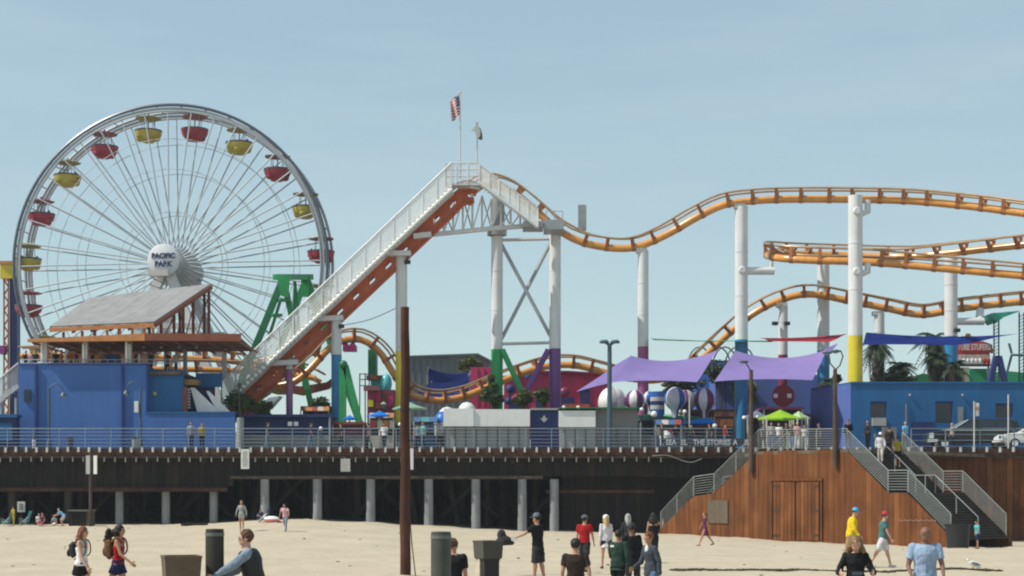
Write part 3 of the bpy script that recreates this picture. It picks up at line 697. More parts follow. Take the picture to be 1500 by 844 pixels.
# cross bracing between the tower columns
for (pa, ya, pb, yb) in ((734, 357, 806, 492), (806, 357, 734, 498)): ptube('bracing', GREYM, coaster, P(pa, ya, 116.4), P(pb, yb, 116.4 + (.35 if pa > 750 else 0)), .13, 8)
for y_ in (352, 504): ptube('bracing', OFFW, coaster, P(730, y_, 116.4), P(810, y_-2, 116.4), .11, 8)
ptube('short_strut', GREEN, coaster, P(736, 513, 116.2), P(765, 575, 115.4), .22, 8); ptube('short_strut', PURPC, coaster, P(803, 513, 116.2), P(772, 572, 115.3), .22, 8)
# lift hill: plated orange truss
LY = 115.0
def LH(t, off=0.0, Y=LY):                                   # along the lift, off = metres perpendicular below the light row
    a = P(325, 597, Y); b = P(662, 277, Y); d = (b-a); n = Vector((d.z, 0, -d.x)).normalized()
    return a + d*t + n*off
def lcurve(off, Y):                                          # lift line then crest
    pts = [LH(t/20, off, Y) for t in range(0, 20)]
    c0 = P(662, 277, Y); 
    for (px, py) in ((668, 273), (676, 269.5), (686, 268), (696, 269.5), (704, 275)):
        base = P(px, py, Y); ctr = P(686, 330, Y); pts.append(base + (ctr - base).normalized()*off)
    return pts
for Yo in (-.55, .55):
    MB().tube(catmull(lcurve(.35, LY+Yo), .5), .12, 8).build('lift_chord', ORNG, coaster)
    MB().tube(catmull(lcurve(1.38, LY+Yo), .5), .12, 8).build('lift_chord', ORNG, coaster)
up_ = catmull(lcurve(.35, LY), .25); lo_ = catmull(lcurve(1.38, LY), .25)
import bisect
def arc(path):
    s = [0]
    for a, b in zip(path, path[1:]): s.append(s[-1] + (b-a).length)
    return s
au, al = arc(up_), arc(lo_)
def at(path, s, f):
    d = f * s[-1]; i = min(max(bisect.bisect(s, d) - 1, 0), len(path)-2); t = (d - s[i])/max(1e-6, s[i+1]-s[i]); return path[i].lerp(path[i+1], t)
nb_ = 15
for Yo in (-.5, .5):
    off = Vector((0, Yo, 0))
    for i in range(nb_):
        f0 = i/nb_; f1 = (i+.64)/nb_
        q = [at(up_, au, f0), at(up_, au, f1), at(lo_, al, f1), at(lo_, al, f0)]
        MB().prism([v + off for v in q], (0, .05, 0)).build('lift_side_plate', ORNG, coaster, smooth=False)
        q2 = [at(up_, au, f1), at(up_, au, (i+1)/nb_)]; m_ = at(lo_, al, f1).lerp(at(up_, au, f1), .66); m2 = at(lo_, al, (i+1)/nb_).lerp(at(up_, au, (i+1)/nb_), .66)
        MB().prism([q2[0]+off, q2[1]+off, m2+off, m_+off], (0, .05, 0)).build('lift_side_strip', ORNG, coaster, smooth=False)
        m_ = at(lo_, al, f1).lerp(at(up_, au, f1), .38); m2 = at(lo_, al, (i+1)/nb_).lerp(at(up_, au, (i+1)/nb_), .38)
        MB().prism([m_+off, m2+off, at(lo_, al, (i+1)/nb_)+off, at(lo_, al, f1)+off], (0, .05, 0)).build('lift_side_strip', ORNG, coaster, smooth=False)
rl = catmull(lcurve(-.05, LY), .5)
for Yo in (-.5, .5): MB().tube([q + Vector((0, Yo, 0)) for q in rl], .08, 8).build('lift_rail', RAILB, coaster)
# stair beside the lift: stringer, treads, two fences of mesh, bulbs
sw0, sw1 = LY-2.0, LY-.75
strg = catmull(lcurve(-.02, sw0)[:21], .6)
MB().tube([q for q in catmull(lcurve(.02, sw0)[:21], .6)], .13, 8).build('stair_stringer', WHITE, coaster)
MB().tube([q + Vector((0, 1.2, 0)) for q in catmull(lcurve(.02, sw0)[:21], .6)], .10, 8).build('stair_stringer', WHITE, coaster)
bul = MB().ball((0, 0, 0), .16, 10).mesh('bulb', M('white_bulb', (0.9, 0.9, 0.85), .15, 0, .02, 1, 0, 20, 0, .6))
for i in range(58): put(bul, 'bulb', LH((i+.5)/58, .0, sw0) + Vector((0, -.16, -.02)), coaster)
tr_ = MB().box((0, 0, 0), (.34, 1.15, .05)).mesh('stair_tread', OFFW, False)
for i in range(80): put(tr_, 'stair_tread', LH((i+.5)/80, -.10, sw0) + Vector((0, .6, 0)), coaster)
for Yo in (0, 1.22):
    fence = MB()
    for i in range(220): a = LH(i/220, -.05, sw0+Yo); fence.tube([a, a + Vector((0, 0, 1.75))], .019, 4, caps=False)
    for h_ in (.25, .5, .75, 1.0, 1.25, 1.5): fence.tube([LH(0, -.05, sw0+Yo)+Z*h_, LH(1, -.05, sw0+Yo)+Z*h_], .020, 4)
    tag(fence.build('fence_mesh', BRIGHT, coaster), kind='stuff')
    ptube('handrail', WHITE, coaster, LH(0, -.05, sw0+Yo)+Z*1.78, LH(1, -.05, sw0+Yo)+Z*1.78, .06, 6)
    for i in range(17): a = LH(i/16, -.05, sw0+Yo); ptube('fence_post', WHITE, coaster, a, a+Z*1.8, .05, 6)
# foot of the stair: white zigzag panels
# crest platform and the stair down the far side
def crest_pts(h): return [P(px, py, sw0) + Z*h for px, py in ((648, 276), (656, 269), (700, 267), (706, 270))]
pbox('crest_platform', WHITE, coaster, XA(652, sw0), XA(702, sw0), sw0, sw1, ZA(270, sw0)-.06, ZA(270, sw0)+.08)
for Yo in (0, 1.25):
    fe = MB(); a = P(652, 269, sw0+Yo); b = P(702, 268, sw0+Yo)
    for i in range(22): q = a.lerp(b, i/21); fe.tube([q, q+Z*1.35], .018, 4, caps=False)
    tag(fe.build('crest_fence_mesh', WHITE, coaster), kind='stuff')
    for h_ in (.5, .95, 1.4): ptube('crest_rail', WHITE, coaster, a+Z*h_, b+Z*h_, .035, 6)
    for i in range(4): q = a.lerp(b, i/3); ptube('crest_post', WHITE, coaster, q, q+Z*1.4, .045, 6)
    a = P(703, 269, sw0+Yo); b = P(788, 333, sw0+Yo)
    fe = MB()
    for i in range(70): q = a.lerp(b, i/69); fe.tube([q, q+Z*1.25], .022, 4, caps=False)
    for h_ in (.2, .4, .6, .8, 1.0): fe.tube([a+Z*h_, b+Z*h_], .018, 4)
    tag(fe.build('descent_fence_mesh', BRIGHT, coaster), kind='stuff')
    ptube('descent_handrail', WHITE, coaster, a+Z*1.28, b+Z*1.28, .06, 6)
    ptube('descent_stringer', WHITE, coaster, a, b, .13, 6)
    for i in range(7): q = a.lerp(b, i/6); ptube('descent_post', WHITE, coaster, q, q+Z*1.3, .05, 6)
a = P(703, 269, sw0); b = P(788, 333, sw0)
for i in range(20): put(tr_, 'stair_tread', a.lerp(b, (i+.5)/20) + Vector((0, .6, .1)), coaster)
for (x0, x1, y0, y1, Yf) in ((766, 796, 324, 332, 113.2), (797, 826, 322, 336, 113.6)):
    pbox('service_platform', GREYM, coaster, XA(x0, Yf), XA(x1, Yf), Yf, Yf+2.4, ZA(y1, Yf), ZA(y0, Yf))
for px in (800, 812, 824):
    q = P(px, 322, 113.7); ptube('platform_rail_post', GREYM, coaster, q, q+Z*.6, .03, 6)
ptube('platform_rail', GREYM, coaster, P(800, 322, 113.7)+Z*.6, P(824, 322, 113.7)+Z*.6, .03, 6)
pbox('grey_cabinet', M('cabinet_grey', (.30, .32, .34), .5), coaster, XA(847, 118), XA(859, 118), 118, 118.6, ZA(336, 118), ZA(300, 118))
# white arch truss under the crest
for Yo in (-.8, .8):
    Ya = LY + Yo + .6
    low = [(608, 346), (660, 341), (718, 335), (775, 331), (800, 328)]
    MB().tube(PT([(a, b, Ya) for a, b in low]), .17, 8).build('truss_chord', WHITE, coaster)
    topl = [(612, 340), (640, 318), (665, 296), (690, 284), (712, 288), (745, 305), (790, 326)]
    def ty(px): return lin(px, topl)
    def by(px): return lin(px, low)
    xsn = list(range(622, 800, 14))
    for i, px in enumerate(xsn):
        ptube('truss_post', WHITE, coaster, P(px, by(px), Ya), P(px, ty(px), Ya), .085, 6)
        if i < len(xsn)-1:
            p2 = xsn[i+1]
            ptube('truss_diagonal', WHITE, coaster, P(px, by(px), Ya), P(p2, ty(p2), Ya), .055, 6)
            if i % 2 == 0: ptube('truss_diagonal', GREYM, coaster, P(p2, by(p2), Ya), P(px, ty(px), Ya), .055, 6)
MB().tube([P(730, 340, LY+1.4), P(730, 287, LY+1.4)], .45, 14).build('tower_head', GREYM, coaster)
pbeam('truss_foot_plate', WHITE, coaster, P(606, 347, LY-.8), P(632, 344, LY-.8), .7, .35)
MB().tube(PT([(688, 274, 113.4), (703, 276, 113.4)]), .1, 6).build('crest_strut', WHITE, coaster)
# small floodlights fixed on columns
for px, py, Y in ((500, 478, 113.9), (1135, 474, 121.3), (1153, 474, 121.3), (1402, 484, 117.0), (597, 384, 114.2)):
    q = P(px, py, Y); fl = MB().box(q, (.36, .3, .26), .3).build('floodlight', BLK, coaster)
# speaker-like box on the spine
# ------------------------------------------------------------------ flags on the crest
def flagpole(px, y0, y1, label, Y):
    q = P(px, y0, Y); t = thing('flagpole', label, 'flag', q)
    MB().tube([q, P(px, y1, Y)], [.055, .04], 8).build('pole', OFFW, t); MB().ball(P(px, y1-.5, Y), .09, 8).build('finial', GOLD, t)
    return t
t = flagpole(674, 262, 136, 'tall flagpole with the stars and stripes hanging beside the pole on the crest', 113.4)
Yf = 113.4
def droop(u, v):        # u 0..1 away from the pole, v 0..1 down the hoist
    px = 673.3 - 14*u*(1-.2*v); py = 137 + 30*v + 12*u
    q = P(px, py, Yf); q.y += .22*math.sin(u*9 + v*2); return q
for k in range(13):
    m = MB(); n = 10; v0, v1 = k/13, (k+1)/13; ua = .42 if k < 7 else 0
    for i in range(n):
        u0 = lerp(ua, 1, i/n); u1 = lerp(ua, 1, (i+1)/n)
        m.add([droop(u0, v0), droop(u1, v0), droop(u1, v1), droop(u0, v1)], [(0, 1, 2, 3)])
    m.build('stripe', M('flag_red', (.42, .02, .04), .8) if k % 2 == 0 else M('flag_white', (.7, .7, .7), .8), t)
m = MB()
for i in range(6):
    u0, u1 = .42*i/6, .42*(i+1)/6; m.add([droop(u0, 0), droop(u1, 0), droop(u1, 7/13), droop(u0, 7/13)], [(0, 1, 2, 3)])
cant = m.build('canton', M('flag_blue', (.02, .03, .16), .8), t)
st = MB()
for a in range(5):
    for b in range(4):
        q = droop(.04+.085*a, .05+.12*b) + Vector((0, -.03, 0)); 
        pts = []
        for k in range(10): r_ = .055 if k % 2 == 0 else .022; pts.append(q + Vector((r_*math.sin(k*math.pi/5), 0, r_*math.cos(k*math.pi/5))))
        st.add(pts, [tuple(range(10))])
tag(st.build('stars', M('flag_white', (.7, .7, .7)), cant), kind='stuff')
t = flagpole(699, 262, 181, 'shorter flagpole with a limp white flag edged dark on the crest', 113.8)
hp2 = Vector((.02, 0, 0))
for nm, pts, mt, oy in (('cloth', [(699, 181), (694.5, 187), (690, 192), (695, 192.5), (697, 197), (699, 201), (703, 200), (704, 192), (702, 186)], M('flag_cream', (.72, .72, .68), .8), 0),
        ('dark_edge', [(702, 186), (704.5, 189), (706.5, 197), (707, 204), (703, 205), (699.5, 202), (703, 200), (704, 192)], M('flag_brown', (.13, .10, .085), .8), .04)):
    MB().prism([P(a_, b_, 113.8) + Vector((0, oy + .05*math.sin(a_*1.3), 0)) for a_, b_ in pts], (0, .03, 0)).build(nm, mt, t, smooth=False)
# ------------------------------------------------------------------ drop tower at the far left
DY = 150
t = thing('drop_tower', 'tall navy drop tower with orange lattice edge and golden head, left of the ferris wheel', 'drop tower', (XA(22, DY), DY, DZ))
pbox('mast', DKBLUE, t, XA(14, DY), XA(25, DY), DY, DY+1, DZ, ZA(405, DY))
pbox('golden_head', YELL, t, XA(3, DY), XA(20, DY), DY-.6, DY+1.4, ZA(409, DY), ZA(388, DY))
pbox('head_roof', FASC, t, XA(2, DY), XA(24, DY), DY-.8, DY+1.6, ZA(388, DY), ZA(384, DY))
for px in (6, 12.5): pbox('lattice_rail', ORNG, t, XA(px, DY), XA(px+1.6, DY), DY-.3, DY-.1, DZ, ZA(408, DY))
z = DZ
while z < ZA(412, DY):
    pbeam('lattice_bar', ORNG, t, (XA(6.8, DY), DY-.2, z), (XA(13.3, DY), DY-.2, z+.7), .1, .12)
    pbeam('lattice_bar', FASC, t, (XA(13.3, DY), DY-.12, z+.7), (XA(6.8, DY), DY-.12, z+1.4), .1, .12); z += 1.4
pbox('carriage', M('carriage_purple', (.25, .04, .2), .5), t, XA(4, DY), XA(12, DY), DY-1.2, DY-.3, ZA(520, DY), ZA(508, DY))

# ------------------------------------------------------------------ terrace building on the left
TY = 106.0
tb = thing('terrace_building', 'blue two level terrace building under a grey pitched roof, left on the pier', 'building', (XA(120, TY), TY, DZ))
def zt(py, Y=TY): return ZA(py, Y)
seams = [(29, 53), (55, 178), (182, 214)]
for a, b in seams: pbox('wall', WALLB, tb, XA(a, TY), XA(b, TY), TY, TY+.3, DZ, zt(535))
for px in (53.5, 180): pbox('downpipe', M('downpipe_navy', (.01, .03, .16), .5), tb, XA(px-1.6, TY), XA(px+2, TY), TY-.14, TY+.2, DZ, zt(537))
pbox('parapet_cap', M('parapet_blue', (.03, .07, .26), .6), tb, XA(27.5, TY), XA(215, TY), TY-.06, TY+.4, zt(535)+.003, zt(535)+.10)
pbox('wall', WALLT, tb, XA(214.5, TY), XA(265, TY), TY+.8, TY+1.1, DZ, zt(541))
pbox('side_wall', WALLB, tb, XA(213.8, TY), XA(215, TY), TY+.3, TY+3, DZ, zt(536))
pbox('side_wall', WALLB, tb, XA(27.5, TY), XA(29, TY), TY+.01, TY+6, DZ, zt(536))
pbox('wall', WALLB, tb, XA(213, TY), XA(345, TY), TY-.25, TY-.02, DZ, zt(606))
pbox('ledge', WALLT, tb, XA(213, TY), XA(345, TY), TY-.3, TY+1.2, zt(606)+.003, zt(603.5))
pbox('wall', NAVY, tb, XA(258, TY), XA(300, TY), TY+3.5, TY+3.7, DZ, zt(548))
zz4 = TY+1.6
for (q0, q1, q2, q3) in (((279, 568), (285, 568), (322, 604), (289, 604)), ((302, 573), (306, 573), (337, 603), (318, 603))):
    MB().prism([P(a, b, zz4+.2*(q0[0] > 290)) for a, b in (q0, q1, q2, q3)], (0, .08, 0)).build('white_stair_side', BRIGHT, tb, smooth=False)
for k in range(7): pbox('louvre', BRIGHT, tb, XA(270.5, zz4), XA(279, zz4), zz4-.12, zz4-.03, ZA(572+k*4.4, zz4), ZA(569.6+k*4.4, zz4))
pbox('recess', WALLT, tb, XA(272, TY), XA(312, TY), TY+3.3, TY+3.48, zt(562), zt(541)); pbox('awning', M('dull_ochre', (.30, .17, .05), .7), tb, XA(258, TY), XA(284, TY), TY+1.2, TY+2.2, zt(562), zt(554))
pbox('door', FASCD, tb, XA(264.5, TY), XA(271, TY), TY+.7, TY+.95, zt(602), zt(566))
pbox('terrace_floor', DECK, tb, XA(29, TY), XA(262, TY), TY+.5, TY+13, zt(541)-.3, zt(541)-.1)
pbox('wall_panel', M('dark_notice', (.02, .03, .05), .4), tb, XA(36, TY), XA(45, TY), TY-.12, TY, zt(589), zt(571))
pbox('teal_booth', WALLT, tb, XA(150, 109), XA(172, 109), 109, 110, zt(545), ZA(519, 109))
# canopy with orange fascia, its posts
CY = 105.4
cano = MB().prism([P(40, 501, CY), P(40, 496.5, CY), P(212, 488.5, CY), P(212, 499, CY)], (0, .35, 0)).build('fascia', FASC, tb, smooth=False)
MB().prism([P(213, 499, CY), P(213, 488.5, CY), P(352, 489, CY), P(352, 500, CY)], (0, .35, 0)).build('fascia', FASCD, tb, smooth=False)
MB().prism([P(40, 500, CY)+Vector((0, .36, .05)), P(352, 498, CY)+Vector((0, .36, .05)), P(352, 498, CY)+Vector((-.5, 9, .05)), P(40, 500, CY)+Vector((1.2, 9, .05))], (0, 0, .1)).build('canopy_roof', FASCD, tb, smooth=False)
for i in range(14):
    px = 44 + i*23.5; pbox('rafter', FASCD, tb, XA(px, CY), XA(px+1.4, CY), CY+.4, CY+8.8, ZA(502.5, CY), ZA(499.8, CY))
for px, wd, Y in ((60, 9, 106.4), (121, 7, 106.4), (184, 8, 106.4), (325, 6, 112.2), (268, 5, 112), (95, 4, 113), (148, 4, 113), (215, 5, 113), (240, 4, 113)):
    pbox('canopy_post', OFFW if wd > 5 else GREYM, tb, XA(px, Y), XA(px+wd, Y), Y, Y+.35, zt(541)-.1, ZA(500.5, Y))
for px, wd, Y in ((60, 9, 106.36), (121, 7, 106.36), (184, 8, 106.36)):
    pbox('post_left_strip', BRIGHT, tb, XA(px-.5, Y), XA(px+2.2, Y), Y-.03, Y+.02, zt(536), ZA(501, Y))  # bright white strip on each post's left edge
for i in range(9): ptube('hanging_lamp', LENS, tb, P(80+i*26, 507, 109), P(80+i*26, 510, 109), .12, 8)
for y_ in (527, 532): ptube('terrace_rail', GALV, tb, P(30, y_, 106.2), P(262, y_, 106.2), .03, 6)
for i in range(21): pbox('terrace_baluster', GALV, tb, XA(32+i*11.4, 106.2), XA(32.6+i*11.4, 106.2), 106.18, 106.22, zt(541), ZA(527, 106.2))
# big grey roof on posts
A_, B_, C_, D_ = P(73, 480, 107), P(226, 473, 107), P(309, 417.5, 115.5), P(131, 438, 115.5)
nR = (B_-A_).cross(D_-A_).normalized(); nR = nR if nR.z > 0 else -nR
ns = 12
rf = None
for i in range(ns):
    f0, f1 = i/ns, (i+1)/ns - .0012
    MB().prism([A_.lerp(B_, f0), A_.lerp(B_, f1), D_.lerp(C_, f1), D_.lerp(C_, f0)], nR*.09 + nR*(.004*(i % 2))).build('roof_sheet', ROOFG, tb, smooth=False)
pbeam('eave_board', FASC, tb, A_+Vector((0, -.06, -.16)), B_+Vector((0, -.06, -.16)), .1, .26)
pbeam('barge_board', FASCD, tb, B_+Vector((.06, 0, -.15)), C_+Vector((.06, 0, -.15)), .12, .28)
for f in (.12, .30, .42, .54, .66, .78, .9, .98):
    a = A_.lerp(B_, f) + Vector((0, .2, -.3)); pbox('roof_post', FASCD if f < .5 else FASC, tb, a.x-.07, a.x+.07, a.y, a.y+.16, ZA(497, 106.2), a.z)
for f in (.12, .34, .5, .68, .97):
    a = B_.lerp(C_, f) + Vector((-.05, 0, -.3)); pbox('roof_post', FASCD, tb, a.x-.09, a.x+.09, a.y, a.y+.18, ZA(497, 107), a.z)
for f0, f1 in ((.12, .34), (.34, .5), (.5, .68), (.68, .97)):
    a = B_.lerp(C_, f0); b = B_.lerp(C_, f1); za = ZA(497, 107)
    ptube('gable_brace', FASCD, tb, Vector((a.x, a.y, za)), Vector((b.x, b.y, b.z-.5)), .05, 6)
for i in range(5): a = A_.lerp(B_, .2+i*.18)+Vector((0, .4, -.3)); b = D_.lerp(C_, .2+i*.18)+Vector((0, 0, -.3)); pbeam('roof_beam', FASCD, tb, a, b, .1, .2)
for f in (.05, .25, .5, .75, .95): a = D_.lerp(C_, f) + Vector((0, -.3, -.3)); pbox('roof_post', FASCD, tb, a.x-.09, a.x+.09, a.y, a.y+.18, ZA(500, 114), a.z)
# small wall lamp
MB().ball(P(227, 577, TY+.7), .14, 8).build('wall_lamp', M('amber_glass', (.6, .5, .15), .3), tb)
# stair at its left side
ls = thing('stair_tower', 'pale steel stair climbing to the terrace at the left edge of the pier', 'staircase', (XA(6, 108), 108, DZ))
for Yo in (0, 1.3):
    pbeam('stringer', OFFW, ls, P(-30, 612, 108+Yo), P(6, 581, 108+Yo), .1, .35); pbeam('stringer', OFFW, ls, P(6, 581, 108+Yo), P(27, 565, 108+Yo), .1, .3)
    for k in range(6): q = P(-10+7*k, 595-6*k, 108+Yo); ptube('baluster', GALV, ls, q, q+Z*1.5, .03, 5)
    ptube('handrail', OFFW, ls, P(-20, 571, 108+Yo), P(27, 532, 108+Yo), .05, 6)
    fm = MB()
    for k in range(30): q = P(-20+1.6*k, 603-1.27*k, 108+Yo); fm.tube([q, q+Z*1.45], .02, 4, caps=False)
    tag(fm.build('fence_mesh', OFFW, ls), kind='stuff')
st_ = MB().box((0, 0, 0), (.36, 1.3, .05)).mesh('tread', OFFW, False)
for k in range(9): put(st_, 'tread', P(-16+5*k, 600-4.1*k, 108.65), ls)
for px in (2, 24): ptube('leg', GREYM, ls, (XA(px, 108), 108.1, DZ), P(px, 583, 108.1), .12, 8)
# dark blue low counter left
t = thing('ticket_counter', 'low teal counter below the pale stair at the left edge', 'counter', (XA(10, 104.5), 104.5, DZ))
pbox('counter_body', NAVY, t, XA(-12, 104.5), XA(24, 104.5), 104.5, 105.2, DZ, ZA(612, 104.5)); pbox('counter_top', WALLT, t, XA(-14, 104.5), XA(26, 104.5), 104.3, 105.4, ZA(612, 104.5)+.002, ZA(607, 104.5))
pbox('shutter', WALLT, t, XA(-8, 104.4), XA(18, 104.4), 104.40, 104.49, DZ+.6, ZA(620, 104.5))

# ------------------------------------------------------------------ lamp posts against the blue wall
def hooked_lamp(px, ytop, side, label, Y=103.2):
    q = Vector((XA(px, Y), Y, DZ)); t = thing('street_lamp', label, 'street lamp', q)
    ptube('post', LAMPM, t, q, Vector((q.x, Y, ZA(ytop, Y))), .08, 8)
    MB().lathe([(0, 0), (.2, 0), (.16, .5), (.08, .7)], q, 10).build('base', LAMPM, t)
    z0 = ZA(ytop+6, Y); pts = [(q.x, Y, z0)] + [(q.x + side*(.45 - .45*math.cos(a)), Y, z0 + .55*math.sin(a)) for a in [i*math.pi/8 for i in range(1, 9)]]
    MB().tube(pts, .035, 6).build('gooseneck', LAMPM, t)
    e = Vector(pts[-1]); MB().lathe([(.04, .05), (.1, 0), (.22, -.22), (0, -.2)], e, 12).build('shade', LAMPM, t); MB().ball(e+Vector((0, 0, -.26)), .1, 8).build('globe', LENS, t)
hooked_lamp(72, 569, 1, 'dark gooseneck street lamp standing before the large blue wall')
hooked_lamp(206, 566, -1, 'dark gooseneck street lamp standing before the wall corner with its white box')
bx = MB().box(P(200, 596, 103.15), (.25, .2, .7)).build('meter_box', SIGNW); tag(bx, 'white meter box fixed beside the right gooseneck lamp post', 'box')
# bins on the deck behind the railing
def deck_bin(px, y, wpx, mat, label, lid=BLK):
    Y = 101.9; r = wpx*Y/FPX/2; x = XA(px, Y); zt_ = ZA(y, Y); t = thing('litter_bin', label, 'bin', (x, Y, DZ))
    MB().lathe([(0, DZ), (r*.9, DZ), (r, zt_-.15), (r*.9, zt_-.1), (0, zt_-.1)], (x, Y, 0), 14).build('drum', mat, t)
    MB().lathe([(r*1.05, zt_-.16), (r*1.05, zt_-.08), (r*.5, zt_), (0, zt_)], (x, Y, 0), 14).build('lid', lid, t)
deck_bin(102, 640, 11, M('dark_bin_blue', (.02, .04, .1), .5), 'dark litter bin before the blue wall right of the first lamp')
deck_bin(198, 640, 10, M('grey_bin', (.22, .22, .22), .6), 'grey litter bin before the blue wall near the second lamp')
deck_bin(50, 640, 5, SIGNW, 'small white post bin before the left end of the blue wall')
# utility pedestal grey
t = thing('pedestal_lamp', 'dark slim lamp on a grey drum at the foot of the lift hill', 'lamp', (XA(352, 102.4), 102.4, DZ))
MB().lathe([(0, DZ), (.24, DZ), (.22, ZA(612, 102.4)), (0, ZA(612, 102.4))], (XA(352, 102.4), 102.4, 0), 14).build('drum', M('grey_drum', (.30, .30, .29), .6), t)
ptube('stem', BLK, t, (XA(352, 102.4), 102.4, ZA(612, 102.4)), P(350, 565, 102.4), .05, 8); MB().ball(P(350, 564, 102.4), (.12, .12, .16), 8).build('head', BLK, t)

# ------------------------------------------------------------------ green swing ship ride
GY = 120
t = thing('swing_ship_ride', 'tall green A-frame swing ship ride behind the lift hill', 'ride', (XA(440, GY), GY, DZ))
def gl(pa, ya, pb, yb, wd, Y, Yb=None, m=GREEN, nm='frame_leg'): pbeam(nm, m, t, P(pa, ya, Y), P(pb, yb, Yb or Y), .5, wd*GY/FPX, (1, 0, 0))
gl(414, 410, 340, 592, 9, GY, m=GREEND); gl(416, 412, 458, 605, 8, GY+.6); gl(447, 412, 374, 604, 8, GY+5); gl(450, 410, 528, 622, 10, GY+4.4)
gl(411, 440, 392, 500, 3, GY+1, m=GREEND)
for (a, b, c, d) in ((404, 406, 455, 406), (408, 440, 424, 440), (398, 462, 412, 462)): pbeam('top_beam' if b < 420 else 'cross_tie', GREEN, t, P(a, b, GY-.3), P(c, d, GY+ (4.8 if b < 420 else 0)), .5, .42 if b < 420 else .2)
MB().prism([P(405, 402, GY-.5), P(424, 402, GY-.5), P(421, 436, GY-.5), P(410, 432, GY-.5)], (0, .5, 0)).build('gusset', GREEN, t, smooth=False)
MB().prism([P(440, 403, GY+4), P(455, 403, GY+4), P(452, 434, GY+4), P(443, 434, GY+4)], (0, .5, 0)).build('gusset', GREEN, t, smooth=False)
sh = [(540, 1.0), (545, 1.4)]
hp = [P(392, 560, GY+2), P(400, 570, GY+2), P(440, 578, GY+2), P(480, 568, GY+2), P(492, 550, GY+2), P(478, 560, GY+2), P(440, 566, GY+2), P(405, 560, GY+2)]
MB().prism(hp, (0, 1.6, 0)).build('ship_hull', FASCD, t, smooth=False)
for px in (425, 445): ptube('swing_arm', GREEND, t, P(432, 412, GY+2.4), P(px, 566, GY+2.4), .12, 6)
t = thing('green_frame_ride', 'short green A-shaped frame standing right behind the blue footed column', 'ride', (XA(505, 112), 112, DZ))
for a in ((502, 532, 502, 640, 10), (506, 536, 532, 640, 9)): pbeam('frame_leg', GREEN, t, P(a[0], a[1], 112), P(a[2], a[3], 112), .4, a[4]*112/FPX, (1, 0, 0))
MB().ball(P(503, 534, 111.7), .3, 10).build('pivot', GREEND, t)

# ------------------------------------------------------------------ buildings and stalls behind the rail
def shed(name, label, px0, px1, ytop, Y, dep, mat, cat='building', z0=DZ, roof=None, group=None):
    t = thing(name, label, cat, ((XA(px0, Y)+XA(px1, Y))/2, Y, z0), group)
    pbox('wall', mat, t, XA(px0, Y), XA(px1, Y), Y, Y+dep, z0, ZA(ytop, Y))
    if roof: pbox('roof', roof, t, XA(px0-1.5, Y), XA(px1+1.5, Y), Y-.12, Y+dep+.1, ZA(ytop, Y)+.002, ZA(ytop-2, Y))
    return t
# grey gabled hall in the distance
t = thing('grey_hall', 'big grey metal hall with low gable behind the midway', 'building', (XA(655, 160), 160, DZ))
gp = [P(585, 640, 160), P(585, 523, 160), P(700, 519, 160), P(722, 531, 160), P(722, 640, 160)]
MB().prism(gp, (0, 25, 0)).build('wall', M('hall_grey', (.16, .18, .185), .6, 0, .1, .5), t, smooth=False)
MB().prism([P(583, 524, 159.7), P(583, 521.5, 159.7), P(700, 517.5, 159.7), P(724, 530, 159.7), P(724, 532.5, 159.7), P(700, 520.5, 159.7)], (0, 25.6, 0)).build('roof', ROOFD, t, smooth=False)
for k in range(11): pbox('wall_seam', ROOFD, t, XA(596+k*10, 160), XA(596.5+k*10, 160), 159.9, 160, DZ, ZA(527, 160))
# navy and magenta sails/boards
def sheet(name, label, cat, pts, mat, th=.08, posts=(), post_mat=GREYM, sag=1.0):
    c = sum((Vector(p) for p in pts), Vector())/len(pts)
    t = thing(name, label, cat, (c.x, c.y, DZ))
    m = MB()
    # bilinear patch with sag
    n = 8; a, b, c_, d = [Vector(p) for p in pts]
    def q(u, v, o): 
        p = a.lerp(b, u).lerp(d.lerp(c_, u), v); e = 4*u*(1-u)
        s = -1.9*sag*e*(1-v) + .45*sag*e*v + .12*math.sin(u*7+v*5)*(v*(1-v)*4)
        return p + Vector((0, o + .2*4*u*(1-u)*v, s*(a-b).length*.045 ))
    for o_ in (0, th):
        base = len(m.v)
        for j in range(n+1):
            for i in range(n+1): m.v.append(q(i/n, j/n, o_))
        for j in range(n):
            for i in range(n): k = base + j*(n+1)+i; m.f.append((k, k+1, k+n+2, k+n+1)); m.mi.append(0)
    m.build('cloth', mat, t)
    for (px, y0, Y) in posts: ptube('mast', post_mat, t, (XA(px, Y), Y, DZ), P(px, y0, Y), .06, 8)
    return t
sheet('shade_sail', 'dark navy upright sail before the grey hall, above the lower blue sail', 'shade sail', [P(627, 539, 138), P(689, 545, 138), P(689, 562, 137.8), P(628, 562, 137.8)], SAILB, posts=((627, 537, 138), (689, 543, 138)))
sheet('shade_sail', 'lighter blue slanted sail below the navy one, before the grey hall', 'shade sail', [P(630, 560, 136), P(687, 549, 136), P(685, 583, 133), P(598, 588, 133)], M('mid_blue_cloth', (.035, .06, .27), .8, 0, .08, 1, 0, 20, 0, .2, .2), posts=((687, 547, 136), (632, 558, 136)))
t = shed('magenta_stall', 'magenta painted stall wall left of the green footed column', 689, 722, 538, 131, 4, PINK, 'stall')
for k in range(3): pbox('panel_joint', M('dark_magenta', (.2, .01, .06), .6), t, XA(700+k*9, 131), XA(701+k*9, 131), 130.94, 131, DZ, ZA(540, 131))
t = thing('magenta_building', 'magenta building with sloping roof between the purple footed column and the sail', 'building', (XA(820, 130), 130, DZ))
MB().prism([P(738, 640, 130), P(738, 552, 130), P(778, 545, 130), P(832, 545, 130), P(890, 549, 130), P(890, 640, 130)], (0, 6, 0)).build('wall', PINK, t, smooth=False)
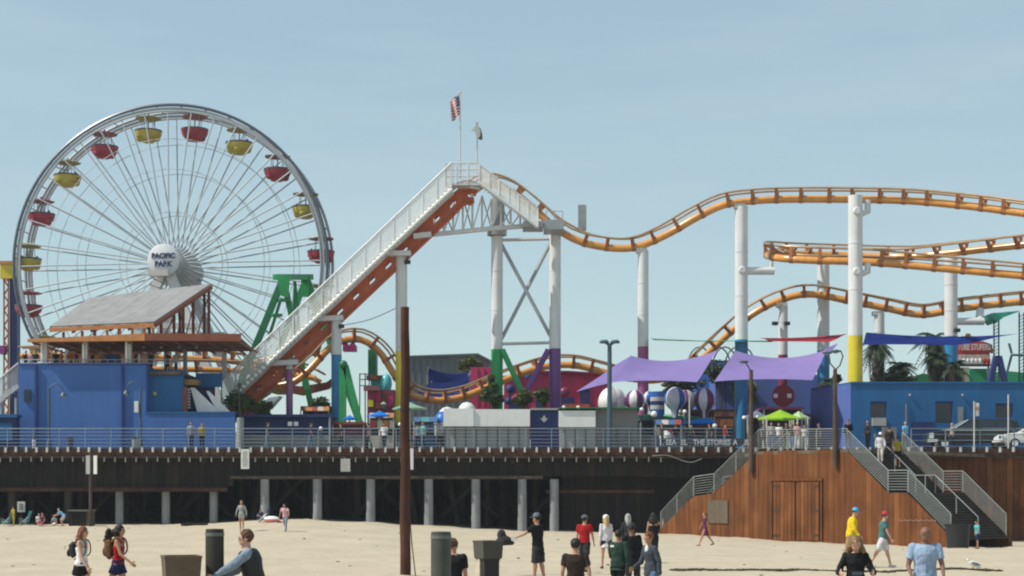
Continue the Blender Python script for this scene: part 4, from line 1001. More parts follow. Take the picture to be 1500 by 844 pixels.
MB().prism([P(736, 551, 129.6), P(778, 543, 129.6), P(832, 543, 129.6), P(892, 547, 129.6), P(892, 549.5, 129.6), P(832, 546, 129.6), P(778, 546, 129.6), P(736, 554, 129.6)], (0, 6.6, 0)).build('roof', MATS['dark_magenta'], t, smooth=False)
for (a, b, c, d) in ((745, 585, 770, 600), (785, 582, 800, 600), (822, 590, 842, 605), (850, 578, 864, 600)): pbox('shop_opening', NAVY, t, XA(a, 130), XA(c, 130), 129.9, 130.02, ZA(d, 130), ZA(b-8, 130))
for (a, b, r_, mt) in ((773, 551, 4, CLOTHB), (748, 570, 7, NAVY), (757, 583, 8, PINK), (745, 588, 6, NAVY), (827, 575, 8, MAROON)):
    MB().ball(P(a, b, 128.5), (r_*.053, .3, r_*.053), 10).build('round_ornament', mt, t)
pbox('awning', ORNG, t, XA(825, 128), XA(864, 128), 128, 129.9, ZA(602, 128), ZA(592, 128))
# ticket building
KY = 105.5
t = thing('white_kiosk', 'long white ticket kiosk with blue centre shutter behind the pier railing', 'kiosk', (XA(790, KY), KY, DZ))
def kb(nm, mat, a, b, y0, y1, d0=0, d1=.3): return pbox(nm, mat, t, XA(a, KY), XA(b, KY), KY+d0, KY+d1, ZA(y1, KY) if y1 else DZ, ZA(y0, KY))
kb('fascia', BRIGHT, 650, 694, 599, 625, -.45, 3); kb('fascia', BRIGHT, 694.3, 776, 600, 625, -.35, 3)
LIGHTG = M('kiosk_light_grey', (.36, .36, .35), .6, 0, .08, 1)
for k in range(8): kb('wall_panel', LIGHTG, 651+k*15.6, 666.2+k*15.6, 625.2, None, .1+.01*(k % 2), .3)
for k in range(9): kb('panel_post', LAMPM, 650.3+k*15.6, 651.6+k*15.6, 625.3, None, .02, .1)
sh_ = kb('shutter', NAVY, 777, 817, 601, None, .05, .3)
for k in range(4): kb('shutter_line', M('shutter_blue', (.02, .05, .2), .5), 778, 816, 622+k*8, 623+k*8, .02, .06)
em = MB().prism([P(797-8, 611, KY), P(797, 619, KY), P(797+8, 611, KY), P(797+4, 614, KY), P(797, 608, KY), P(797-4, 614, KY)], (0, .04, 0)).build('wing_emblem', LETTER, sh_, smooth=False)
kb('wall_panel', BRIGHT, 818.2, 872, 602, 626, -.3, 3); kb('wall_panel', LIGHTG, 819, 872, 626.2, None, 0, .3)
kb('wall_panel', M('kiosk_shade_grey', (.22, .215, .21), .6, 0, .08, 1), 872.5, 934, 598.5, None, .2, 3)  # darker grey puts the shade on this kiosk end into its paint
kb('roof_edge', GREEND, 818, 936, 597.2, 599, -.4, 3); kb('roof_edge', LIGHTG, 777, 817.8, 598.2, 600.8, -.2, 3)
for px in (827, 842, 857, 884, 903, 921): kb('panel_post', LAMPM, px, px+1.4, 627, None, -.05, .02 if px < 872 else .19)
for px in (826, 847): 
    q = P(px, 597, KY-.2); MB().ball(q, .13, 8).build('globe_lamp', M('globe_white', (.85, .85, .8), .2), t)
# bollard-lamp double head street light
SY = 101.7
t = thing('double_head_lamp', 'tall dark steel street light with two round heads behind the kiosk railing', 'street lamp', (XA(893, SY), SY, DZ))
ptube('post', LAMPM, t, (XA(893, SY), SY, DZ), P(893, 503, SY), .17, 12, .13)
for s_ in (-1, 1):
    q = P(893+s_*8, 501, SY); a = MB().beam(P(893, 507, SY), q, .12, .1).build('arm', LAMPM, t); MB().lathe([(0, .14), (.2, .12), (.31, .0), (.28, -.08), (0, -.1)], q, 14).build('lamp_head', LAMPM, a)
# striped half dome and white domes
def balloon(px, py, rpx, cols, label, Y=112, basket=True, squash=1.12):
    r = rpx*Y/FPX; c = P(px, py, Y); t = thing('ride_balloon', label, 'balloon', (c.x, c.y, c.z - r*2.3), 'striped balloons of the balloon ride')
    n = 3 if len(cols) == 3 else 8
    n = max(n, 8) if len(cols) != 3 else 9
    prof = []
    for i in range(13):
        ph = math.pi*.84*i/12; rr = math.sin(ph)*r; z = math.cos(ph)*r*squash
        if i > 8: rr *= 1 - .05*(i-8)
        prof.append((rr, z))
    prof.append((r*.22, -r*1.75))
    for k in range(n):
        a = 2*math.pi*k/n + .13
        MB().lathe(prof, c, 3, a0=a, a1=a+2*math.pi/n).build('gore', cols[k % len(cols)], t)
    MB().lathe([(r*.23, -r*1.7), (r*.23, -r*1.8), (r*.12, -r*1.82)], c, 12).build('collar', GREYM, t)
    if basket:
        for k in range(4): a = k*math.pi/2+.7; ptube('basket_rod', GREYM, t, c + Vector((r*.2*math.cos(a), r*.2*math.sin(a), -r*1.7)), c + Vector((r*.42*math.cos(a), r*.42*math.sin(a), -r*2.3)), .025, 5)
        MB().lathe([(0, -r*3.0), (r*.42, -r*3.0), (r*.55, -r*2.3), (r*.48, -r*2.3), (r*.36, -r*2.9), (0, -r*2.9)], c, 14).build('basket', M('basket_tan', (.25, .16, .08), .7), t)
BW = M('balloon_white', (.72, .72, .70), .4); BB = M('balloon_blue', (.02, .12, .42), .4); BMr = M('balloon_maroon', (.14, .03, .12), .4); BG2 = M('balloon_seam_grey', (.36, .35, .36), .5); BG = M('balloon_grey', (.48, .48, .47), .5)
balloon(989, 585, 16, (BW, BB, BW), 'white balloon with dark blue gores beside the purple sail end')
balloon(1005, 588, 15, (BG, BMr), 'grey and maroon balloon half hidden behind the blue striped one', 113.6)
balloon(1032, 587, 16.5, (BMr, BW), 'maroon and white striped balloon, rightmost of the ride')
balloon(930, 588, 15, (BMr, BW), 'maroon and white balloon just left of the magenta footed column', 112.6)
balloon(897, 590, 21, (BG2, BW, BW), 'large pale grey balloon behind the double head street light', 113)
balloon(952, 584, 10, (BW, BB), 'small white and blue balloon right of the magenta footed column', 115)
t = thing('balloon_ride_hub', 'blue banded drum at the centre of the balloon ride', 'ride', (XA(964, 113.5), 113.5, DZ))
for i, (y0, y1, mt) in enumerate(((574, 582, BB), (582, 588, BG), (588, 594, NAVY), (594, 600, BG), (600, 612, BB))):
    MB().lathe([(0, ZA(y1, 113.5)), (.5, ZA(y1, 113.5)), (.5, ZA(y0, 113.5)), (0, ZA(y0, 113.5))], (XA(963, 113.5), 113.5, 0), 14).build('band', mt, t)
MB().lathe([(0, DZ), (.2, DZ), (.2, ZA(612, 113.5)), (0, ZA(612, 113.5))], (XA(963, 113.5), 113.5, 0), 10).build('mast', GREYM, t)
for k in range(6):
    a = k*math.pi/3; c0 = P(963, 608, 113.5); ptube('spoke_arm', TEALR, t, c0, c0+Vector((4*math.cos(a), 1.8*math.sin(a), -.3)), .1, 6)
def dome(px, py, rpx, m1, m2, label, Y=107.5):
    r = rpx*Y/FPX; c = Vector((XA(px, Y), Y, ZA(py, Y))); t = thing('round_car', label, 'ride car', (c.x, c.y, DZ))
    MB().lathe([(0, r*1.0), (r*.5, r*.87), (r*.87, r*.5), (r, 0), (r*.95, -r*.3)], c, 18).build('shell', m1, t)
    MB().lathe([(r*.93, -r*.3), (r*.9, -r*1.4), (0, -r*1.4)], c, 18).build('body', m2, t)
    MB().lathe([(r*1.0, -r*.22), (r*1.03, -r*.3), (r*.95, -r*.36)], c, 18).build('rim', GREYM, t)
    return t
dome(650, 617, 15, BB, BG, 'round car with blue dome at the left end of the white kiosk', 108.6)
dome(655, 609, 13, BW, BG, 'white domed car behind the left end of the white kiosk', 110.5)
dome(684, 602, 13, BW, BG, 'white domed car peeping over the kiosk roof', 110)
dome(975, 640, 9, BW, BG, 'small pale domed ride car behind the railing below the blue banded drum', 104)
# canopies and umbrellas
def umbrella(px, py, wpx, hpx, mat, label, Y, sides=8, posts=1):
    r = wpx*Y/FPX/2; h = hpx*Y/FPX; c = Vector((XA(px, Y), Y, 0)); zb = ZA(py, Y)
    t = thing('parasol', label, 'parasol', (c.x, c.y, DZ))
    MB().lathe([(0, zb+h), (r*.5, zb+h*.42), (r, zb), (r, zb-.1), (r*.5, zb+h*.42-.08), (0, zb+h-.08)], c, sides, sx=1, sy=.8).build('cloth', mat, t)
    for k in range(sides):
        a = 2*math.pi*k/sides; ptube('rib', GREYM, t, c + Vector((0, 0, zb+h-.1)), c + Vector((r*math.cos(a), r*.8*math.sin(a), zb-.04)), .02, 4)
    if posts == 1: ptube('pole', OFFW, t, (c.x, c.y, DZ), (c.x, c.y, zb+h), .06, 8)
    else:
        for sx_ in (-1, 1):
            for sy_ in (-1, 1): ptube('pole', OFFW, t, (c.x+sx_*r*.68, c.y+sy_*r*.52, DZ), (c.x+sx_*r*.68, c.y+sy_*r*.52, zb+h*.1), .05, 6)
umbrella(600, 598, 50, 9, CLOTHG, 'pale green parasol behind the tall brown pole', 106, 8)
umbrella(556, 609, 38, 7, CLOTHB, 'wide bright blue parasol left of the yellow footed column', 107, 8)
umbrella(512, 613, 20, 5, CLOTHB, 'small bright blue parasol between the green frame legs', 110, 8)
umbrella(1143, 613, 66, 13, LIME, 'lime green peaked tent behind the boarded stair platform', 106, 4, 4)
umbrella(1108, 610, 34, 9, BRIGHT, 'white peaked tent left of the lime green tent', 109, 4, 4)
umbrella(1170, 612, 34, 10, M('pale_lime_cloth', (.5, .66, .38), .8, 0, .05, 1, 0, 20, 0, .2, .3), 'pale green white tent right of the lime green one', 107.5, 4, 4)
t = thing('ride_canopy', 'flat bright blue canopy roof under the striped balloons', 'canopy', (XA(1028, 108.5), 108.5, DZ))
MB().prism([P(1000, 617, 108.5), P(1036, 612, 108.5), P(1052, 620, 108.5), P(1000, 621, 108.5)], (0, 2.6, 0)).build('cloth', CLOTHB, t, smooth=False)
for px in (1003, 1048): ptube('post', GREYM, t, (XA(px, 109), 109, DZ), P(px, 620, 109), .05, 6)
ptube('tall_mast', OFFW, t, (XA(1010, 108), 108, DZ), P(1010, 580, 108), .05, 6)
MB().ball(P(1047, 624, 107.5), .16, 8).build('lamp', MATS['globe_white'], t)
# assorted midway stalls
t = shed('red_stall', 'dark red stall with orange and yellow boards left of the yellow footed column', 538, 578, 571, 117, 3, MAROON, 'stall')
for i, (a, b, y0, y1, mt) in enumerate(((539, 547, 586, 596, YELL), (550, 558, 574, 588, PINK), (560, 567, 575, 592, FASCD), (568, 576, 580, 596, PINK), (540, 549, 573, 584, PINK), (551, 560, 590, 598, ORNG))):
    pbox('board', mt, t, XA(a, 117), XA(b, 117), 116.9+.01*i, 116.99, ZA(y1, 117), ZA(y0, 117))
MB().lathe([(0, ZA(600, 116)), (.25, ZA(592, 116)), (0, ZA(588, 116))], (XA(562, 116), 116, 0), 8).build('lamp', LENS, t)
pbox('awning', M('striped_pink', (.5, .2, .2), .8), t, XA(534, 117), XA(556, 117), 116.2, 117, ZA(573, 117), ZA(566, 117))
t = thing('green_tower', 'dark green tower block with turquoise base behind the dipping track', 'tower', (XA(545, 126), 126, DZ))
pbox('upper', GREEND, t, XA(539, 126), XA(551, 126), 126, 127.5, ZA(550, 126), ZA(512, 126)); pbox('platform', FASCD, t, XA(537, 126), XA(562, 126), 125.8, 127.6, ZA(556, 126), ZA(550, 126)-.003)
pbox('base', TURQ, t, XA(543, 126), XA(562, 126), 126, 127.5, DZ, ZA(556, 126)-.003)
for px in (527, 535, 541): ptube('scaffold_post', LAMPM, t, (XA(px, 125), 125, DZ), P(px, 547, 125), .05, 6)
for y_ in (548, 556, 565): ptube('scaffold_bar', LAMPM, t, P(527, y_, 125), P(541, y_, 125), .04, 6)
t = thing('coaster_train', 'short red and magenta coaster train at the top of the low track hill', 'train', (XA(512, 120.6), 120.6, ZA(512, 120.6)))
for k, (a, b) in enumerate(((502, 511), (512, 521))):
    cb_ = MB().prism([P(a, 514, 120.2), P(b, 514, 120.2), P(b+.5, 507, 120.2), P(b-2, 503, 120.2), P(a, 504, 120.2)], (0, 1.1, 0)).build('car_body', M('car_magenta', (.3, .02, .12), .4), t, smooth=False)
    MB().ball(P((a+b)/2, 503, 120.7), .16, 8).build('headrest', BLK, cb_)
MB().ball(P(566, 562, 121), (.42, .42, .75), 12).build('turquoise_ornament', M('turq_glass', (.1, .5, .55), .3)); bpy.data.objects['turquoise_ornament'].name = 'lantern'
tag(bpy.data.objects['lantern'], 'turquoise egg shaped lantern left of the yellow footed column', 'lantern')
o_ = bpy.data.objects['lantern']; ptube('pole', GREYM, o_, (XA(566, 121), 121, DZ), P(566, 575, 121), .06, 6)
# dark stalls filling the midway under the lift hill
def stall(px0, px1, ytop, Y, wall, roofm, label, front=()):
    t = thing('midway_stall', label, 'stall', ((XA(px0, Y)+XA(px1, Y))/2, Y, DZ))
    pbox('wall', wall, t, XA(px0, Y), XA(px1, Y), Y+.6, Y+3, DZ, ZA(ytop+3, Y))
    MB().prism([P(px0-2, ytop+4, Y), P(px0, ytop, Y), P(px1, ytop, Y), P(px1+2, ytop+4, Y)], (0, 3.4, 0)).build('roof', roofm, t, smooth=False)
    for px in (px0+1, px1-1): ptube('post', GREYM, t, (XA(px, Y), Y+.1, DZ), P(px, ytop+4, Y+.1), .07, 6)
    pbox('counter', MATS['grey_bin'], t, XA(px0+2, Y), XA(px1-2, Y), Y+.2, Y+.55, DZ, ZA(638, Y))
    return t
t = stall(352, 484, 607, 107.5, NAVY, NAVY, 'long navy stall under the lift hill')
for px in (425, 434): pbox('white_notice', BRIGHT, t, XA(px-3, 107.3), XA(px+3, 107.3), 107.2, 107.3, ZA(624, 107.3), ZA(618, 107.3))
MB().prism([P(386, 602, 111), P(392, 583, 111), P(410, 580, 111), P(398, 594, 111)], (0, 1.5, 0)).build('white_awning', BRIGHT, t, smooth=False)
stall(486, 534, 618, 108.5, MAROON, FASCD, 'red brown stall behind the green frame')
stall(540, 648, 620, 109, M('stall_plum', (.05, .04, .09), .7), M('stall_roof_dull', (.09, .07, .09), .7), 'plum coloured stall behind the parasols')
stall(938, 1000, 612, 110, M('stall_green', (.02, .035, .035), .7), M('stall_roof_slate', (.05, .09, .10), .7), 'dark green stall behind the magenta footed column')
stall(1002, 1076, 600, 118, MAROON, FASCD, 'rust red stall behind the maroon and white balloon')
stall(1098, 1186, 606, 112, M('stall_black', (.02, .02, .03), .7), MAROON, 'black fronted stall with dark red roof behind the tents')
t = shed('midway_building', 'flat indigo building behind the right purple sail', 1048, 1200, 549, 128, 5, WALLP, 'building')
t = shed('back_building', 'blue shed seen in the gap between the two purple sails', 1020, 1078, 528, 132, 4, WALLB, 'building')
t = thing('carousel_sign', 'dark red round board with two white lamps right of the lime tent', 'sign', (XA(1147, 115), 115, DZ))
MB().lathe([(0, 0), (.78, 0), (.78, .2), (0, .2)], P(1147, 580, 115), 20, Matrix.Rotation(R(90), 3, 'X')).build('board', M('board_red', (.25, .02, .03), .5), t)
for px in (1136, 1156): pbox('lamp', MATS['globe_white'], t, XA(px-3, 114.7), XA(px+3, 114.7), 114.6, 114.75, ZA(583, 114.7), ZA(577, 114.7))
ptube('post', GREYM, t, (XA(1147, 115.1), 115.1, DZ), P(1147, 580, 115.1), .08, 6)
stall(1118, 1176, 596, 109.5, M('stall_black', (.02, .02, .03), .7), MAROON, 'low dark booth right behind the lime green tent')
# small things that fill the midway
for (px, py, Y, r_, mt, lb) in ((958, 607, 108, 5, 'globe_white', 'white globe lamp on a mast right of the magenta footed column'), (940, 600, 108, 3, 'globe_white', 'small white globe lamp before the magenta footed column'), (1003, 603, 107, 3, 'globe_white', 'small globe lamp left of the blue canopy roof'), (1090, 612, 107, 3, 'globe_white', 'small globe lamp left of the white peaked tent'), (586, 622, 106, 3, 'globe_white', 'small globe lamp under the pale green parasol'), (470, 628, 106, 3, 'globe_white', 'small globe lamp before the navy stall right half')):
    c = P(px, py, Y); t = thing('globe_lamp', lb, 'lamp', (c.x, c.y, DZ)); MB().ball(c, r_*Y/FPX, 10).build('globe', MATS[mt], t); ptube('post', LAMPM, t, (c.x, c.y, DZ), c, .04, 6)
def booth(px0, px1, ytop, Y, cols, label):
    t = thing('game_booth', label, 'booth', ((XA(px0, Y)+XA(px1, Y))/2, Y, DZ)); n = len(cols)
    pbox('back_wall', BLK, t, XA(px0, Y), XA(px1, Y), Y+1.2, Y+1.4, DZ, ZA(ytop+2, Y))
    for k, c_ in enumerate(cols):
        a, b = lerp(px0, px1, k/n), lerp(px0, px1, (k+1)/n)
        MB().prism([P(a, ytop+6, Y-.4), P(b, ytop+6, Y-.4), P(b, ytop, Y+.6), P(a, ytop, Y+.6)], (0, .03, .05)).build('awning_stripe', c_, t, smooth=False)
        pbox('prize_board', cols[(k+1) % n], t, XA(a+.6, Y), XA(b-.6, Y), Y+1.1, Y+1.18, ZA(ytop+20, Y), ZA(ytop+9, Y))
    for px in (px0+.5, px1-.5): ptube('post', GREYM, t, (XA(px, Y), Y-.3, DZ), P(px, ytop+6, Y-.3), .05, 6)
    pbox('counter', cols[0], t, XA(px0+1, Y), XA(px1-1, Y), Y-.1, Y+.3, DZ, DZ+1.0)
DR_ = M('dull_red', (.26, .05, .04), .7); DO_ = M('dull_orange', (.38, .16, .05), .7); DC_ = M('dull_cream', (.42, .38, .32), .7); DB_ = M('dull_blue', (.05, .12, .24), .7)
booth(541, 577, 606, 106.8, (DC_, DR_, DC_, DO_), 'small striped game booth beneath the bright blue parasol')
booth(606, 640, 612, 107.4, (DB_, M('dull_teal', (.06, .22, .24), .7), DB_), 'blue and teal game booth right of the tall brown pole')
booth(440, 482, 596, 113, (DR_, DO_, DR_, DC_, DO_), 'red and orange game booth behind the navy stall')
booth(1046, 1078, 604, 112, (DO_, DR_, DO_), 'rust and orange game booth left of the blue footed column')
booth(960, 998, 616, 106.5, (DB_, DC_, DB_, DR_), 'dark game booth under the blue and white balloons')
# banner lettering on the railing
ban = thing('railing_banner', 'dark banner with row of white capital letters hung inside the pier railing', 'banner', (XA(1025, 100.6), 100.6, DZ))
pbox('cloth', M('banner_navy', (.045, .055, .085), .7), ban, XA(972, 100.6), XA(1102, 100.6), 100.6, 100.64, DZ+.14, DZ+.62)
for px, body in ((983, 'SEA'), (1002, 'EL'), (1024, 'THE'), (1053, 'STORIES'), (1077, 'A'), (1094, 'IS')):
    text_obj('lettering', body, LETTER, ban, (XA(px, 100.57), 100.57, DZ+.36), .46, ext=.01, bold=.012, sx=.85)
# purple, green, red and blue sails
def sail(label, pts, mat, posts, sag=1.0):
    return sheet('shade_sail', label, 'shade sail', pts, mat, .03, posts, GREYM, sag)
def psail(label, tl, tr, br, bl, mat, extra=None, posts=(), sag=1.0):
    t = sail(label, [tl, tr, br, bl], mat, posts, sag)
    if extra: MB().prism(extra, (0, .03, 0)).build('corner_flap', mat, t, smooth=False)
    return t
psail('large purple sail with long left tip, behind the double head street light', P(924, 521, 111), P(1051, 513, 112.5), P(1021, 560, 107.5), P(898, 560, 108), SAILP, [P(924, 521.5, 111), P(899, 560, 108), P(872, 566, 107.5), P(844, 574, 107.2), P(878, 552, 108.6), P(904, 533, 110)], ())
psail('purple sail left of the indigo building, its right corner tied high', P(1078, 514, 112.5), P(1212, 512, 112.5), P(1190, 557, 107.5), P(1046, 559, 108), SAILP, [P(1208, 511, 112.5), P(1228, 503, 113), P(1212, 522, 112)], ())
psail('thin green sail seen edge on above the purple sails', P(950, 496, 118), P(1140, 499, 118), P(1125, 501, 113), P(960, 498.5, 113), SAILG, None, (), .12)
psail('thin dark red sail seen edge on between the white columns', P(1112, 495, 118), P(1242, 489, 118), P(1215, 501, 113), P(1130, 500, 114), SAILR, None, (), .2)
psail('long navy sail stretched across the right columns', P(1269, 487, 110), P(1492, 489, 112), P(1400, 506, 110.5), P(1264, 505, 109), SAILB, None, (), .25)
for (pa, ya, pb, yb, Y) in ((945, 495, 960, 497, 117), (1240, 489, 1262, 480, 116), (1490, 491, 1510, 482, 112)):
    pass

# ------------------------------------------------------------------ right hand building, openings and parked cars
BY = 107.0
t = thing('blue_arcade_building', 'low blue arcade building with dark windows along the right end of the pier', 'building', (XA(1350, BY), BY, DZ))
ztp = ZA(562, BY)
def bb(nm, mat, a, b, z0, z1, d0=0, d1=.3, par=None): return pbox(nm, mat, par or t, XA(a, BY), XA(b, BY), BY+d0, BY+d1, z0, z1)
# oblique left wing
q0 = Vector((XA(1187, 113), 113, DZ)); q1 = Vector((XA(1246, BY), BY, DZ))
MB().prism([q0, q1, Vector((q1.x, q1.y, ztp)), Vector((q0.x, q0.y, ztp-.05))], (.2, .25, 0)).build('wing_wall', WALLP, t, smooth=False)  # lighter paint puts the sunlight on this left-facing wing into its colour
MB().prism([Vector((q0.x, q0.y, ztp-.02)), Vector((q1.x, q1.y, ztp+.003)), Vector((q1.x+.3, q1.y+.3, ztp+.003)), Vector((q0.x+.3, q0.y+.3, ztp-.02))], (0, 0, .1)).build('wing_cap', WALLT, t, smooth=False)
openings = [(1275, 1299, 588, 612), (1370, 1396, 588, 620), (1458, 1484, 591, 612)]
edges = [1246] + [v for o_ in openings for v in o_[:2]] + [1960]
for i in range(0, len(edges), 2): bb('wall', WALLT, edges[i], edges[i+1], DZ, ztp)
for a, b, y0, y1 in openings:
    bb('wall', WALLT, a+.02, b-.02, DZ, ZA(y1, BY)); bb('wall', WALLT, a+.02, b-.02, ZA(y0, BY), ztp)
    f = bb('window', GLASS, a+.1, b-.1, ZA(y1, BY)+.002, ZA(y0, BY)-.002, .18, .24)
    bb('window_frame', NAVY, a+.5, b-.5, ZA(y0, BY)-.12, ZA(y0, BY)-.03, .02, .16, f)
bb('roof', ROOFD, 1247, 1959, ztp-.3, ztp-.1, .31, 8); bb('parapet_cap', WALLT, 1246, 1960, ztp+.003, ztp+.12, -.08, .4)
bb('door', NAVY, 1336, 1368, DZ, ZA(618, BY), -.06, -.01); bb('door', NAVY, 1398, 1412, DZ, ZA(622, BY), -.06, -.01)
bb('white_notice', MATS['grey_bin'], 1403, 1411, ZA(618, BY), ZA(596, BY), -.05, -.01)
bb('grey_vent_box', LIGHTG, 1277, 1297, ZA(624, BY), ZA(612.5, BY), -.25, -.01)
bb('hatch', M('hatch_grey', (.2, .2, .2), .6), 1290, 1312, DZ, ZA(626, BY), -.3, -.26)
for px in (1333, 1410): MB().ball(P(px, 579, BY-.12), .09, 8).build('wall_lamp', LENS, t)
pbox('pipe', MATS['grey_bin'], t, XA(1326.5, BY-.1), XA(1328, BY-.1), BY-.14, BY-.06, DZ, ZA(592, BY))
# far ground behind: green roofs, game sign, towers
t = thing('green_roof_booth', 'bright green roofed booth above the right end of the blue building', 'booth', (XA(1440, 122), 122, DZ))
pbox('panel', TEALR, t, XA(1420, 122), XA(1446, 122), 122, 124, DZ, ZA(540, 122)); pbox('panel', M('pale_sand_panel', (.5, .48, .4), .6), t, XA(1408, 122.1), XA(1419.7, 122.1), 122.1, 124, DZ, ZA(538, 122))
MB().prism([P(1446.5, 570, 123), P(1446.5, 548, 123), P(1468, 543, 123), P(1540, 549, 123), P(1540, 570, 123)], (0, 4, 0)).build('roof', TEALR, t, smooth=False)
t = thing('green_roof_shed', 'small green roof peeping over the blue building behind the palms', 'shed', (XA(1350, 126), 126, DZ))
MB().prism([P(1330, 570, 126), P(1332, 553, 126), P(1352, 547, 126), P(1372, 550, 126), P(1372, 570, 126)], (0, 4, 0)).build('roof', M('mid_green_roof', (.03, .22, .07), .6), t, smooth=False)
t = thing('game_sign', 'red sign board with white capital letters and scalloped awning above the blue building', 'sign', (XA(1428, 120), 120, DZ))
MB().prism([P(1403, 519, 120), P(1403, 503, 120), P(1440, 500, 120), P(1449, 503, 120), P(1450, 519, 120)], (0, .5, 0)).build('board', SIGNR, t, smooth=False)
text_obj('lettering', 'TUBE STUFERS', LETTER, t, P(1427, 509, 119.9), .62, ext=.02, bold=.014, sx=.60)
MB().prism([P(1403, 526, 119.9), P(1403, 519.4, 119.9), P(1450, 519.4, 119.9), P(1450, 526, 119.9)], (0, .4, 0)).build('lower_board', M('busy_panel', (.42, .36, .33), .6, 0, .5, 4), t, smooth=False)
for k in range(8):
    q = P(1406+k*6, 531, 119.6); MB().lathe([(0, .3), (.14, .25), (.16, 0), (.1, -.12), (0, -.14)], q, 10).build('awning_scallop', BRIGHT if k < 6 else SIGNR, t)
pbox('awning', SIGNR, t, XA(1402, 119.7), XA(1451, 119.7), 119.7, 120.4, ZA(536, 119.7), ZA(533, 119.7))
for k, (px, py, r_) in enumerate(((1410, 496, 4), (1418, 493, 5), (1425, 496, 4), (1415, 499, 5), (1449, 508, 5), (1453, 514, 4))): MB().ball(P(px, py, 120.2), r_*.05, 8).build('ornament', FASC if k % 2 else FASCD, t)
for px in (1405, 1448): ptube('post', OFFW, t, (XA(px, 120.5), 120.5, DZ), P(px, 519, 120.5), .09, 8)
t = thing('blue_a_frame', 'navy A-frame support standing on the blue building side', 'ride', (XA(1460, 116), 116, DZ))
for a in ((1459, 522, 1444, 590), (1463, 522, 1479, 590)): pbeam('frame_leg', DKBLUE, t, P(a[0], a[1], 116), P(a[2], a[3], 116), .5, .34, (1, 0, 0))
MB().prism([P(1454, 540, 115.9), P(1458, 521, 115.9), P(1465, 521, 115.9), P(1469, 540, 115.9), P(1465, 535, 115.9), P(1458, 535, 115.9)], (0, .4, 0)).build('gusset', DKBLUE, t, smooth=False)
t = thing('trampoline_tower', 'pair of thin lattice towers with turquoise canopy at the right edge', 'ride', (XA(1478, 119), 119, DZ))
for px in (1456, 1463, 1493, 1500):
    ptube('mast', LAMPM, t, (XA(px, 119), 119, DZ), P(px, 458, 119), .06, 6)
for px in (1456, 1493):
    for k in range(20): ptube('lattice_bar', LAMPM, t, P(px, 560-k*5, 119), P(px+7, 555-k*5, 119), .025, 4)
MB().prism([P(1452, 459, 118.8), P(1497, 455, 118.8), P(1470, 465, 118.8), P(1461, 472, 118.8), P(1455, 466, 118.8)], (0, 2.5, 0)).build('canopy', TURQ, t, smooth=False)
MB().add([P(1468, 475, 119.5), P(1494, 482, 119.5), P(1494, 560, 119.5), P(1466, 560, 119.5)], [(0, 1, 2, 3)]).build('net', M('safety_net', (.55, .6, .65), .8), t) if False else None
for (a, b, c, d) in ((1474, 550, 1482, 520), (1482, 520, 1510, 521), (1478, 503, 1482, 518)): ptube('swing_frame', LAMPM, t, P(a, b, 118), P(c, d, 118), .09, 6)
# poles and signs along the right railing
def rpole(px, y0, label, sign=False):
    Y = 100.05; t = thing('sign_pole' if sign else 'thin_pole', label, 'pole', (XA(px, Y), Y, DZ-.1))
    ptube('post', OFFW, t, (XA(px, Y), Y, DZ-.1), P(px, y0, Y), .045, 8)
    if sign: 
        s_ = MB().box(P(px+4.5, 600, Y+.05), (.22, .03, .8)).build('sign_plate', SIGNW, t); MB().lathe([(.10, 0), (.10, .02), (.06, .02)], P(px+4.5, 599, Y+.0), 12, Matrix.Rotation(R(90), 3, 'X')).build('red_ring', SIGNR, s_)
rpole(1427, 588, 'thin pale pole with narrow red ringed sign before the dark pickup', True)
rpole(1477, 578, 'tall thin pale pole before the white car at the right edge')

def vehicle(name, label, cat, x0, Y, L_, prof, roofprof, mat, wid=1.85, wheels=(.9, 3.9), face=1):
    t = thing(name, label, cat, (x0 + L_/2*face, Y, DZ))
    def pr(pp, ya, yb, nm, m, inset=0, par=None):
        mb = MB(); mb.prism([Vector((x0 + face*a, Y+ya, DZ+b)) for a, b in pp], (0, yb-ya, 0)); return mb.build(nm, m, par or t, smooth=False)
    body = pr(prof, 0, wid, 'body', mat)
    bev = body.modifiers.new('bevel', 'BEVEL'); bev.width = .07; bev.segments = 3
    # greenhouse tapered
    vs = []; k = len(roofprof)
    for yy, ins in ((.04, 0), (wid-.04, 0)):
        for a, b in roofprof:
            f = (b - roofprof[0][1]) / (max(z for _, z in roofprof) - roofprof[0][1]); sgn = 1 if yy < 1 else -1
            vs.append(Vector((x0+face*a, Y + yy + sgn*.16*f, DZ+b)))
    gh = MB().add(vs, [tuple(range(k)), tuple(range(2*k-1, k-1, -1))] + [(i, i+k, (i+1) % k+k, (i+1) % k) for i in range(k)]).build('cabin', mat, t, smooth=False)
    bv = gh.modifiers.new('bevel', 'BEVEL'); bv.width = .05; bv.segments = 2
    return t, gh, pr
